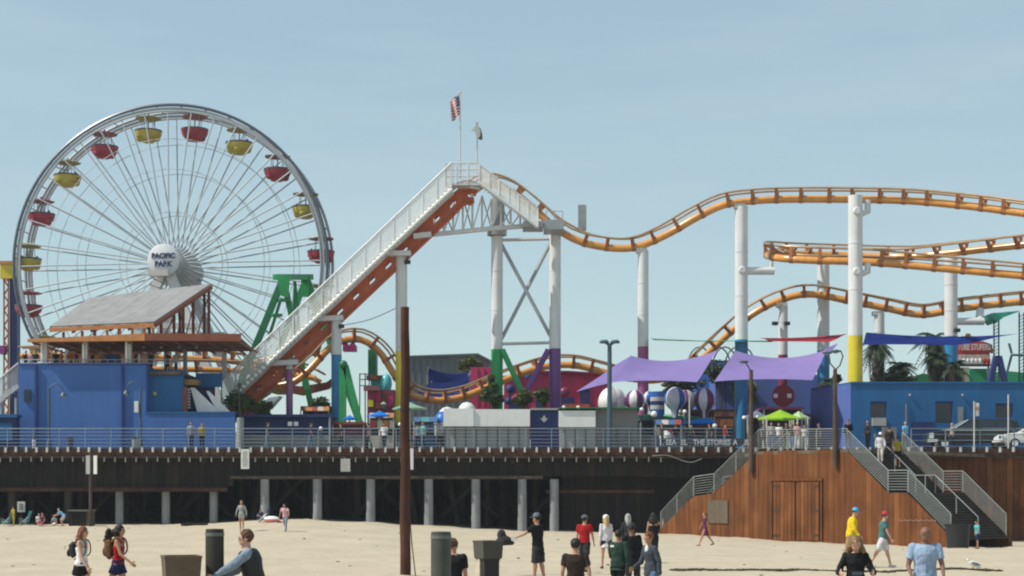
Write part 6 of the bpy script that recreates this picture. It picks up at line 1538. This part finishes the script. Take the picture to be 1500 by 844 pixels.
# person half hidden behind the second post
person('person in black tee shirt half hidden behind the second round post', 663, 25.6, 1.60, 75, 'tan', ('black', 'short'), ('navy', 'shorts'), ('brown', 'short'), None, ((4, 2), (-4, 4)), ((-4, 10, 20), (0, 8, 10)), 2, 6, near=True)
# man holding a dark hat or bag out over the bin
E = person('man all in black with grey cap, arm stretched left holding a dark bundle', 788, 41, 1.78, 155, 'tan', ('black', 'short', -.12), ('charcoal', 'shorts'), ('dark', 'short'), 'grey', ((5, 2), (-7, 6)), ((52, 18, 16), (-4, 10, 12)), 3, 4, near=False)
hnd = E.W(E.AR[0][4] + E.AR[0][3]*.05)
mb = MB(); mb.ball(hnd + Vector((-.14, 0, -.02)), (.20, .14, .13), 12); mb.ball(hnd + Vector((-.22, .02, .13)), (.12, .11, .14), 10); mb.ball(hnd + Vector((-.02, 0, -.08)), (.14, .1, .06), 10); mb.ball(hnd + Vector((-.30, 0, -.06)), (.10, .1, .09), 10)
ob = mb.build('bundle', M('bundle_dark', (.025, .02, .022), .9, 0, .3, 8, .5, 20)); remesh(ob, .03, 2); tag(ob, 'dark cloth bundle held out by the man all in black', 'bag')
tag(MB().box(hnd + Vector((.10, -.06, .03)), (.15, .02, .10), .2).build('paper', BRIGHT), 'small white paper in the stretched hand of the man in black', 'paper')
# group in the middle
person('boy in brownish black tee shirt and black cap, nearest of the middle group', 843, 27, 1.52, 82, 'tan', ('brownblack', 'short'), ('charcoal', 'shorts'), ('dark', 'short'), 'black', ((6, 2), (-6, 8)), ((-8, 12, 20), (-12, 16, 8)), 2, 4, near=True)
person('person in red tee shirt and dark flat cap behind the boy in black', 856, 48, 1.66, 70, 'tan', ('red', 'short'), ('charcoal', 'shorts'), ('dark', 'short'), 'grey', ((10, 4), (-10, 10)), ((-8, 8, 10), (8, 12, 14)), 2, 4)
person('woman in white cap with long blond hair and white tunic in a shaded tone', 888, 50, 1.64, 105, 'light', ('shaded_white', 'long', -.15), ('black', 'short_shorts'), ('blond', 'long'), 'white', ((12, 6), (-16, 14)), ((-6, 8, 10), (6, 8, 14)), 2, 6, fem=True, shoes=SHOE)  # cloth colour carries the shade lying on the white tunic
I = person('man in dark green jacket with pale shoulder emblem, facing right', 905, 33, 1.53, 60, 'brown', ('olive', 'long', -.08), ('black', 'long'), ('dark', 'short'), None, ((5, 2), (-5, 6)), ((20, 8, 70), (-4, 12, 20)), 3, 12, near=True)
em = MB().box(I.W(I.P0 + I.d*.24 + Vector((-.079, .05, 0))), (.08, .012, .04), R(I.face-90)).build('back_emblem', SIGNW, I.o)
person('person in black jacket and dark cap close beside the green jacket', 927, 35, 1.60, 120, 'brown', ('black', 'long', -.06), ('charcoal', 'long'), ('dark', 'short'), 'navy', ((8, 4), (-8, 8)), ((10, 10, 50), (-6, 10, 20)), 4, 10, near=True)
G = person('woman with silver grey hood like hair standing behind the dark jackets', 920, 52, 1.66, 95, 'light', ('charcoal', 'long'), ('black', 'long'), ('grey', 'long'), None, ((4, 2), (-4, 4)), ((-4, 10, 10), (4, 10, 10)), 2, 3, fem=True)
J = person('woman with reddish tied hair in grey cardigan and pale blue jeans', 954, 30, 1.56, 215, 'tan', ('greycard', 'long', -.05), ('jean', 'long'), ('auburn', 'short'), None, ((10, 4), (-12, 12)), ((-14, 10, 14), (10, 12, 50)), 4, 12, 0, fem=True, near=True)
mb = MB(); mb.ball(J.W(J.P0 + J.d*.245 + J.f*.05), (.035, .05, .09), 10, m=J.q.to_3x3()); J.kid(mb, 'white_undershirt', CL['white'])
person('dark haired person in black with white shoulder straps behind the grey cardigan', 957, 54, 1.68, 80, 'tan', ('black', 'tank'), ('black', 'long'), ('dark', 'wide'), None, ((4, 2), (-4, 4)), ((-4, 10, 10), (50, 30, 90)), 2, 3, fem=True)
# walkers on the right
person('slim barefoot woman in plum top and wrapped skirt walking left before the planks', 1033, 75, 1.60, 185, 'tan', ('plum', 'short'), ('plum', 'skirt'), ('auburn', 'pony'), None, ((24, 4), (-24, 14)), ((-18, 8, 10), (18, 8, 14)), 3, 2, fem=True, shoes=SK['tan'])
person('man in bright yellow shirt and light blue cap facing right', 1246, 51, 1.84, -10, 'light', ('yellow', 'long', -.05), ('tan', 'shorts'), ('brown', 'short'), 'blue', ((10, 5), (-10, 10)), ((-8, 6, 20), (8, 6, 24)), 9, 16)
person('man in red cap, teal tee shirt and white shorts striding right', 1293, 51, 1.77, -6, 'light', ('teal', 'short'), ('shaded_white', 'shorts'), ('brown', 'short'), 'red', ((20, 6), (-22, 10)), ((-18, 6, 8), (14, 6, 14)), 5, 8, shoes=SHOEW)
Nn = person('blond woman in black dress looking down at a phone, right foreground', 1253, 24.5, 1.64, 262, 'light', ('black', 'long', -.04), ('black', 'dress'), ('darkblond', 'wide'), None, ((2, 2), (-2, 2)), ((12, 22, 78), (12, 22, 78)), 3, 24, fem=True, near=True)
ph = Nn.W((Nn.AR[0][4] + Nn.AR[1][4])*.5 + Vector((.03, 0, .0)))
tag(MB().box(ph, (.15, .012, .075), R(-8), R(-50)).build('phone', M('phone_dark', (.03, .04, .045), .2)), 'dark phone held by the blond woman in black', 'phone')
Pp = person('man in pale blue short sleeved shirt and grey jeans facing the camera', 1355, 25.3, 1.76, 262, 'brown', ('blueshirt', 'short', -.05), ('greyjean', 'long'), ('dark', 'bald'), None, ((6, 3), (-5, 6)), ((6, 14, 52), (2, 14, 64)), 2, 8, near=True)
mb = MB(); mb.tube([Pp.W(Pp.P0 + Pp.d*t + Pp.f*(.078 if t < .24 else .06)) for t in (-.03, .05, .12, .2, .27)], .004*1.76, 5); Pp.kid(mb, 'shirt_placket', M('placket', (.18, .25, .36), .8))
wt = Pp.W(Pp.AR[1][2]); MB().lathe([(.032, -.015), (.038, -.015), (.038, .015), (.032, .015)], wt, 12).build('wristwatch', CHROME, Pp.o)
person('person in turquoise shirt standing at the foot of the stairs by the black bin', 1432, 81.5, 1.42, 200, 'tan', ('turq', 'short'), ('navy', 'shorts'), ('dark', 'short'), None, ((8, 4), (-6, 6)), ((10, 10, 30), (-8, 10, 10)), 6, 10)
# far beach figures
person('barelegged woman in loose grey blouse by the shaded piles', 354, 79, 1.52, 265, 'tan', ('grey', 'long', -.08), ('grey', 'short_shorts'), ('brown', 'long'), None, ((6, 2), (-6, 2)), ((4, 22, 6), (4, 22, 6)), 2, 4, fem=True, shoes=SK['tan'])
person('child in grey dungarees with pink sleeves stepping near the red towel', 418, 78, 1.36, 255, 'tan', ('pink', 'short'), ('slate', 'long'), ('dark', 'short'), None, ((14, 6), (-12, 30)), ((20, 30, 20), (-10, 25, 20)), 14, 14)
tw = MB()
y_ = 91.0; x0_ = XA(388, y_); x1_ = XA(416, y_)
n = 10
for j in range(5):
    for i in range(n+1): xx = lerp(x0_, x1_, i/n); yy = y_-.8+j*.45; tw.v.append(Vector((xx, yy, sand_z(xx, yy)+.05+.05*math.sin(i*1.7+j))))
for j in range(4):
    for i in range(n): k = j*(n+1)+i; tw.f.append((k, k+1, k+n+2, k+n+1)); tw.mi.append(0)
tag(tw.build('beach_towel', M('towel_red', (.55, .06, .03), .9)), 'rumpled orange red beach towel on the sand before the first pale pile', 'towel')
tag(MB().ball((XA(398, 91), 91, sand_z(XA(398, 91), 91)+.22), (.45, .3, .16), 12).build('cushion', BRIGHT), 'white bundle lying on the orange red beach towel', 'cushion')
def beach_chair(px, Y, mat, label):
    x = XA(px, Y); z = sand_z(x, Y); t = thing('beach_chair', label, 'chair', (x, Y, z))
    pbeam('seat', mat, t, (x-.25, Y, z+.25), (x+.2, Y, z+.20), .5, .04); pbeam('backrest', mat, t, (x+.2, Y, z+.2), (x+.4, Y, z+.85), .5, .04)
    for s_ in (-.24, .24): ptube('leg', GREYM, t, (x-.25, Y+s_, z), (x+.3, Y+s_, z+.5), .02, 5); ptube('leg', GREYM, t, (x+.3, Y+s_, z), (x-.25, Y+s_, z+.45), .02, 5)
beach_chair(384, 91.5, NAVY, 'low navy beach chair beside the orange red towel')
person('person in dark blue shirt sitting low by the navy beach chair', 382, 92, 1.2, 265, 'tan', ('navy', 'short'), ('navy', 'shorts'), ('dark', 'short'), None, ((85, 80), (80, 75)), ((30, 10, 40), (30, 10, 40)), 10, 5, seat=.2)
# sunbathers at the far left
person('person wrapped in mustard yellow standing by the small sign, far left', 20, 96, 1.15, 230, 'tan', ('mustard', 'long', -.1), ('mustard', 'long'), ('dark', 'short'), None, ((4, 2), (-4, 4)), ((10, 8, 30), (10, 8, 30)), 5, 5)
for px, c_, lb in ((8, (.08, .28, .27), 'teal folding chair at the far left edge below the pier'), (35, (.07, .30, .36), 'blue green folding chair under the small white sign')):
    beach_chair(px, 96.2, M('chair_%d' % px, c_, .8), lb)
person('seated sunbather in dark red among towels, far left', 64, 95.5, 1.3, 250, 'light', ('plum', 'short'), ('plum', 'shorts'), ('dark', 'short'), None, ((80, 70), (75, 60)), ((20, 10, 30), (20, 10, 30)), 16, 5, seat=.16)
person('seated sunbather in white beside the dark red one, far left', 57, 95.8, 1.2, 290, 'light', ('white', 'short'), ('red', 'shorts'), ('brown', 'short'), None, ((80, 70), (75, 60)), ((20, 10, 30), (20, 10, 30)), 10, 5, seat=.16)
person('small seated child in grey between the sunbathers and the sky blue shirt', 80, 96, 1.1, 270, 'light', ('grey', 'short'), ('white', 'shorts'), ('blond', 'short'), None, ((80, 70), (75, 60)), ((20, 10, 30), (20, 10, 30)), 8, 5, seat=.16)
person('person in pale blue shirt bending low beside the brown box', 94, 95, 1.25, 180, 'light', ('skyblue', 'short'), ('white', 'shorts'), ('grey', 'short'), None, ((40, 60), (30, 50)), ((50, 10, 20), (40, 10, 30)), 50, 5)
tb_ = MB()
for i in range(7):
    for j in range(3): xx = XA(60, 94.5)+i*.25; yy = 94+j*.4; tb_.v.append(Vector((xx, yy, sand_z(xx, yy)+.04+.03*math.sin(i*2+j))))
for i in range(6):
    for j in range(2): k = i*3+j; tb_.f.append((k, k+3, k+4, k+1)); tb_.mi.append(0)
tag(tb_.build('beach_towel', M('towel_dark_red', (.35, .03, .05), .9)), 'dark red towel under the seated sunbathers at the far left', 'towel')
# people on the stair flight and platform
def dp(label, px, Y, H, face, z, **k): return person(label, px, Y, H, face, z=z, vox=.024, **k)
def stz(px, py, off): q = WP(px) + SB*off; return q
def onstair(label, px, feet_py, off, H, face, **k):
    # walk along the flight until the picture column and height agree
    best = None
    for i in range(200):
        t = lerp(tpx(1110), tpx(1395), i/199); q = SL + SD*t + SB*off; zz_ = lin(t*SLEN, top_z) if t > tpx(1240) else PLZ
        c = 750 + FPX*q.x/q.y; e = abs(c-px)
        if best is None or e < best[0]: best = (e, q, zz_)
    q, zz_ = best[1], best[2]
    px_ = 750 + FPX*q.x/q.y
    return person(label, px_, q.y, H, face, z=zz_+.02, vox=.022, **k)
onstair('person in black with white bag at the top corner of the stair railing', 1243, 660, .7, 1.62, 250, skin='tan', top=('black', 'long'), bottom=('navy', 'long'), hair=('dark', 'short'), arms=((10, 10, 60), (0, 8, 20)))
onstair('dark clothed person starting down the stairs behind the white capped one', 1271, 650, 2.0, 1.62, 235, skin='tan', top=('charcoal', 'long'), bottom=('black', 'long'), hair=('dark', 'long'), arms=((10, 10, 60), (0, 8, 20)), fem=True)
onstair('person in pale grey outfit and white cap coming down the stairs', 1290, 658, 1.9, 1.70, 255, skin='brown', top=('shaded_white', 'long', -.06), bottom=('cream', 'long'), hair=('dark', 'short'), cap='white', legs=((20, 24), (-6, 6)), arms=((10, 12, 30), (-6, 12, 30)))
onstair('person in mustard tee shirt and black shorts carrying a white bag down the stairs', 1315, 664, 3.2, 1.66, 80, skin='tan', top=('mustard', 'short'), bottom=('black', 'shorts'), hair=('dark', 'short'), legs=((18, 22), (-6, 6)), arms=((0, 10, 10), (-6, 12, 10)), shoes=SHOEW)
onstair('person in dark coat walking beside the mustard shirt on the stairs', 1303, 655, 3.4, 1.64, 60, skin='tan', top=('brownblack', 'long', -.12), bottom=('black', 'long'), hair=('dark', 'short'))
# strollers behind the pier railing
dk = [(280, 101.6, 1.70, 270, 'slate', 'navy', 'dark', 'man in pale blue shirt walking before the low blue wall'), (296, 101.9, 1.62, 280, 'mustard', 'black', 'brown', 'person in mustard top beside the pale blue shirt on the deck'),
      (970, 101.8, 1.62, 200, 'charcoal', 'black', 'dark', 'dark clothed stroller behind the lettered banner'), (1130, 102.5, 1.70, 260, 'grey', 'jean', 'dark', 'stroller in grey below the left edge of the lime tent'),
      (1141, 103.2, 1.68, 250, 'white', 'jean', 'brown', 'stroller in white top and jeans under the lime tent peak'), (1152, 102.4, 1.66, 240, 'black', 'charcoal', 'dark', 'stroller in black under the lime tent'),
      (1168, 102.8, 1.72, 280, 'pink', 'white', 'blond', 'blond stroller in pink under the pale tent'), (1178, 103.4, 1.6, 270, 'white', 'grey', 'dark', 'stroller in white beside the lighter wing wall'),
      (1200, 102.5, 1.66, 190, 'navy', 'black', 'dark', 'stroller in navy passing before the lighter wing wall'), (1326, 101.4, 1.68, 300, 'skyblue', 'navy', 'grey', 'grey haired person in sky blue at the deck railing right of the stairs'),
      (620, 101.9, 1.70, 220, 'turq', 'navy', 'brown', 'person in turquoise left of the white kiosk'), (540, 102.5, 1.66, 180, 'plum', 'black', 'dark', 'stroller in plum under the bright blue parasol'), (455, 102.6, 1.68, 0, 'navy', 'jean', 'dark', 'stroller in navy before the long navy stall')]
dk += [(990, 103, 1.6, 90, 'black', 'jean', 'brown', 'stroller in black with back turned under the white and blue balloon'), (1012, 102.6, 1.7, 30, 'olive', 'black', 'dark', 'stroller in dark green left of the blue canopy roof'), (1040, 103.4, 1.64, 200, 'charcoal', 'navy', 'dark', 'stroller in charcoal under the blue canopy roof'), (1062, 102.3, 1.68, 10, 'red', 'jean', 'dark', 'stroller in red before the rust coloured booth'),
       (1118, 103.8, 1.66, 300, 'teal', 'black', 'dark', 'stroller in teal between the white and lime tents'), (1160, 104.2, 1.7, 240, 'black', 'jean', 'brown', 'stroller in black and jeans behind the pink one'), (563, 103.6, 1.7, 250, 'white', 'navy', 'brown', 'stroller in white under the bright blue parasol'), (612, 103, 1.65, 100, 'slate', 'navy', 'dark', 'stroller in slate blue beside the turquoise one'),
       (500, 102.7, 1.66, 190, 'black', 'black', 'dark', 'stroller all in black by the blue footed column'), (392, 102.5, 1.7, 350, 'charcoal', 'jean', 'dark', 'stroller in charcoal before the left half of the navy stall'), (1395, 101.2, 1.6, 180, 'grey', 'navy', 'grey', 'person in grey walking behind the railing near the dark vehicle front') ]
for px, Y, H, fc, tp, bt, hr, lb in dk: person(lb, px, Y, H, fc, 'tan', (tp, 'short'), (bt, 'long'), (hr, 'short'), z=DZ, vox=.026, legs=((random.uniform(5, 20), 6), (-random.uniform(5, 18), 10)))
# people on the terrace
tz_ = ZA(541, 106)-.1
ter = [(38, 'black', 'at the left corner'), (46, 'pink', 'second from the left corner'), (52, 'olive', 'left of the first canopy post'), (82, 'navy', 'right of the first canopy post'), (90, 'orange', 'in orange near the first canopy post'), (103, 'orange', 'between the first and second canopy posts'), (112, 'plum', 'left of the second canopy post'),
       (136, 'brownblack', 'right of the second canopy post'), (147, 'orange', 'left of the teal booth'), (200, 'charcoal', 'right of the third canopy post'), (222, 'black', 'above the teal wall'), (246, 'navy', 'above the small wall lamp'), (258, 'grey', 'at the right end of the terrace rail')]
for px, c_, wh in ter:
    person('guest in %s standing on the terrace %s' % ({'plum': 'plum', 'brownblack': 'dark brown'}.get(c_, c_), wh), px, 107.2 + random.uniform(0, 1.2), 1.58, random.uniform(180, 330), 'tan', (c_, 'short'), ('navy', 'long'), ('dark', 'short'), z=tz_-.10, vox=.03, arms=((random.uniform(-10, 30), 10, 40), (0, 10, 20)))

# ------------------------------------------------------------------ poles, posts, bins and signs on the sand
PY = 45.0; x = XA(593.5, PY); t = thing('timber_pole', 'tall weathered brown timber pole rising left of centre from the sand', 'pole', (x, PY, sand_z(x, PY)))
pm = MB(); pts = [(x + .012*math.sin(i*1.3), PY + .01*math.cos(i*2.1), lerp(sand_z(x, PY)-.3, ZA(450, PY), i/14)) for i in range(15)]
pm.tube(pts, [lerp(.150, .118, i/14)*(1+.02*math.sin(i*2.7)) for i in range(15)], 14).build('pole', POLEW, t)
for k in range(7):
    z = 1.2+k*.85; MB().tube([(x-.02+.14*(1 if k % 2 else -1), PY-.06, z), (x+.19*(1 if k % 2 else -1), PY-.06, z+.01)], .012, 5).build('climbing_spike', BLK, t)
for z in (2.0, 4.6): MB().lathe([(.142, z-.02), (.150, z-.02), (.150, z+.02), (.142, z+.02)], (x, PY, 0), 14).build('metal_band', BLK, t)
gw = MB().tube([(x+.12, PY-.03, 1.75), (x+.19, PY-.08, .9), (x+.30, PY-.15, sand_z(x, PY)-.05)], .018, 6).build('conduit', POLEG, t)
def round_post(px0, px1, ytop, Y, mat, label):
    x = (XA(px0, Y)+XA(px1, Y))/2; r = (XA(px1, Y)-XA(px0, Y))/2; z0 = sand_z(x, Y); z1 = ZA(ytop, Y)
    t = thing('round_post', label, 'post', (x, Y, z0))
    MB().lathe([(0, z0-.2), (r*1.01, z0-.2), (r, z0+.5), (r*.99, z1-.04), (r*.95, z1), (0, z1+.005)], (x, Y, 0), 28).build('post', mat, t)
    MB().lathe([(r*1.0, z1-.10), (r*1.03, z1-.10), (r*1.03, z1-.05), (r*1.0, z1-.05)], (x, Y, 0), 28).build('top_band', M('band_grey', (.12, .13, .12), .5), t)
    return t
round_post(301, 328, 775, 23, M('post_brown_black', (.035, .033, .026), .7, 0, .25, 3, .2, 12, .3), 'dark round post with grey green rim left of the man in the vest')
round_post(631, 661, 779, 23.4, M('post_olive_grey', (.075, .078, .068), .8, 0, .25, 3, .2, 12, .3), 'olive grey round post left of the dark square bin')
def square_bin(px0, px1, ytop, Y, mat, matrim, label, flare=1.0, rot_=18, liner=None):
    x = (XA(px0, Y)+XA(px1, Y))/2; z0 = sand_z(x, Y); z1 = ZA(ytop, Y)+0; wf = (XA(px1, Y)-XA(px0, Y)); c_, s_ = math.cos(R(rot_)), math.sin(R(rot_))
    a_ = wf/(abs(c_)+abs(s_)); t = thing('litter_bin', label, 'bin', (x, Y, z0))
    def ring(w_, z): return [Vector((x + (i*c_ - j*s_)*w_/2, Y + (i*s_+j*c_)*w_/2, z)) for i, j in ((-1, -1), (1, -1), (1, 1), (-1, 1))]
    def hull(lst, nm, m, cap0=True, cap1=False):
        mb = MB(); vs = [v for w_, z in lst for v in ring(w_, z)]; fs = [(i*4+k, i*4+(k+1) % 4, (i+1)*4+(k+1) % 4, (i+1)*4+k) for i in range(len(lst)-1) for k in range(4)]
        mb.add(vs, fs + ([(3, 2, 1, 0)] if cap0 else [])); ob = mb.build(nm, m, t, smooth=False); bv = ob.modifiers.new('b', 'BEVEL'); bv.width = .015; bv.segments = 2; bv.limit_method = 'ANGLE'; return ob
    hull([(a_*.70, z0), (a_*.74, z1-.34), (a_*.86, z1-.27)], 'bin_body', mat)
    hull([(a_*.90, z1-.29), (a_*.97, z1-.02), (a_*1.0, z1-.02), (a_*1.0, z1+.012), (a_*.86, z1+.012), (a_*.84, z1-.15)], 'rim', matrim, False)
    hull([(a_*.1, z1-.42), (a_*.84, z1-.16), (a_*.85, z1-.02)], 'inner_liner', BLK, False)
    return t, x, z0, z1, a_
BINB = M('bin_brown', (.10, .07, .05), .85, 0, .2, 4, .4, 18, .25)
square_bin(231, 300, 815, 22.6, BINB, M('bin_rim_brown', (.115, .08, .055), .8, 0, .2, 4, .3, 18), 'square flared concrete brown litter bin at the bottom left')
BY2 = 28.0; t, x, z0, z1, a_ = square_bin(692, 738, 793, BY2, M('bin_black', (.022, .02, .02), .7), M('bin_rim_dark', (.06, .055, .05), .7), 'dark square litter bin with worn cream left edge, right of the grey post', 1, 28)
sv = (math.cos(R(28)), math.sin(R(28)))
ex = Vector((x - sv[0]*a_*.42, BY2 - sv[1]*a_*.42, 0))
tag(MB().box((ex.x-.02, ex.y+.08, (z0+z1)/2-.08), (.03, .16, (z1-z0)*.82), R(28)).build('worn_edge_panel', M('worn_cream', (.42, .36, .27), .8, 0, .3, 4), t), 'pale worn side panel')
# sign pole with two narrow panels, box at its foot
SY_ = 95.0; x = XA(132.5, SY_); z0 = sand_z(x, SY_)
t = thing('sign_pole', 'brown pole with two narrow white panels before the left part of the pier', 'sign', (x, SY_, z0))
ptube('pole', POLEG, t, (x, SY_, z0-.2), P(132.5, 664, SY_), .09, 8)
for a, b, rz in ((126, 131.6, .3), (137, 142.4, -.3)): MB().box(P((a+b)/2, 681, SY_-.12), ((b-a)*SY_/FPX, .05, 27*SY_/FPX), rz).build('panel', SIGNW, t)
t = thing('storage_box', 'dark brown boarded box at the foot of the brown sign pole', 'box', (XA(119, 96), 96, sand_z(XA(119, 96), 96)))
for k in range(5): pbox('board', PLKD[k % 3] if k < 4 else M('box_brown', (.07, .06, .04), .8), t, XA(104+k*6.4, 96), XA(110+k*6.4, 96), 95.5+.02*(k % 2), 96.5, sand_z(XA(119, 96), 96)-.1, ZA(749, 96))
pbox('lid', M('lid_grey', (.16, .15, .13), .7), t, XA(103, 96), XA(137, 96), 95.4, 96.6, ZA(749, 96)+.002, ZA(747, 96))
pbox('lid', PLKD[0], t, XA(265, 95), XA(300, 95), 95, 96, sand_z(XA(280, 95), 95)-.1, sand_z(XA(280, 95), 95)+.18).name = 'shadow_strip'  # dark strip standing in for the pier's shadow edge on the sand
def hang_sign(name, px0, px1, y0, y1, label, Y=99.75, lines=0, rz=0, mat=SIGNW):
    c = P((px0+px1)/2, (y0+y1)/2, Y); t = thing(name, label, 'sign', c); t['group'] = 'white notices fixed to the pier edge'
    w_, h_ = (px1-px0)*Y/FPX, (y1-y0)*Y/FPX
    pl = MB().box(c, (w_, .04, h_), rz).build('plate', mat, t)
    for s_ in (-1, 1): MB().box(c + Vector((0, .1, s_*h_*.35)), (.06, .2, .05)).build('bracket', BLK, t)
    for k in range(lines): MB().box(c + Vector((0, -.026, h_*(.36-.72*k/max(1, lines-1)))), (w_*random.uniform(.35, .7), .008, h_*.035), rz).build('print_line', M('print_grey', (.25, .25, .25), .7), pl)
hang_sign('notice', 353, 365, 658, 687, 'tall white notice hung on the pier edge below the lift hill foot', lines=9)
hang_sign('notice', 499, 513, 672, 691, 'greyish square notice on the pier edge between the third and fourth piles', lines=0, mat=M('notice_grey', (.42, .40, .39), .6))
hang_sign('notice', 600.5, 605.5, 657, 688, 'very narrow white notice just right of the tall brown pole', lines=0)
hang_sign('small_vent', 1252, 1258, 700, 704, 'small pale tag on the planks left of the flight', Y=89.0) if False else None
x = XA(31, 97); z0 = sand_z(x, 97); t = thing('beach_sign', 'small square white sign on a dark post at the far left under the pier', 'sign', (x, 97, z0))
ptube('post', BLK, t, (x, 97, z0-.1), P(31, 735, 97), .04, 6)
pl = MB().box(P(31, 742.5, 96.93), (.46, .03, .62)).build('plate', M('sign_grey_white', (.48, .47, .44), .6), t)
for k in range(3): MB().box(P(31, 739+k*3.2, 96.9), (.24, .012, .05)).build('print_line', BLK, pl)
# gull
gx_, gy_ = XA(1425, 50), 50.0; gz_ = sand_z(gx_, gy_); t = thing('seagull', 'grey and white gull standing on the sand at the right', 'bird', (gx_, gy_, gz_))
mb = MB(); mb.tube(catmull([(gx_-.12, gy_, gz_+.20), (gx_-.05, gy_, gz_+.19), (gx_+.08, gy_, gz_+.15), (gx_+.24, gy_, gz_+.10)], .02), [.03, .05, .07, .085, .09, .09, .085, .08, .07, .06, .05, .04, .03, .025, .02, .015][:len(catmull([(gx_-.12, gy_, gz_+.20), (gx_-.05, gy_, gz_+.19), (gx_+.08, gy_, gz_+.15), (gx_+.24, gy_, gz_+.10)], .02))] + [.012]*max(0, len(catmull([(gx_-.12, gy_, gz_+.20), (gx_-.05, gy_, gz_+.19), (gx_+.08, gy_, gz_+.15), (gx_+.24, gy_, gz_+.10)], .02))-16), 10)
mb.ball((gx_-.15, gy_, gz_+.29), (.048, .04, .042), 10); mb.tube([(gx_-.15, gy_, gz_+.28), (gx_-.09, gy_, gz_+.19)], [.032, .05], 8)
ob = mb.build('body', M('gull_white', (.75, .75, .73), .7), t); remesh(ob, .009, 1)
MB().tube([(gx_-.19, gy_, gz_+.285), (gx_-.25, gy_, gz_+.275)], [.014, .006], 6).build('beak', M('beak_yellow', (.5, .35, .05), .5), t)
for s_ in (-1, 1):
    MB().ball((gx_+.08, gy_+s_*.07, gz_+.165), (.17, .025, .055), 10, m=Matrix.Rotation(.3, 3, 'Y')).build('wing', M('gull_grey', (.20, .20, .21), .7), t)
    ptube('leg', MATS['beak_yellow'], t, (gx_+.0, gy_+s_*.03, gz_-.01), (gx_+.02, gy_+s_*.03, gz_+.12), .008, 5)

# ------------------------------------------------------------------ sea air
hz_ = MB().aabb(-260, 260, -40, 230, -4.0, 48)
hm_ = bpy.data.materials.new('sea_haze'); hm_.use_nodes = True; hn_ = hm_.node_tree
for n_ in list(hn_.nodes):
    if n_.type != 'OUTPUT_MATERIAL': hn_.nodes.remove(n_)
pv = hn_.nodes.new('ShaderNodeVolumePrincipled'); pv.inputs['Color'].default_value = (.86, .93, 1.0, 1); pv.inputs['Density'].default_value = 0.00025
hn_.links.new(pv.outputs[0], [n_ for n_ in hn_.nodes if n_.type == 'OUTPUT_MATERIAL'][0].inputs['Volume'])
tag(hz_.build('haze', hm_, org=(0, 0, 0)), kind='stuff')
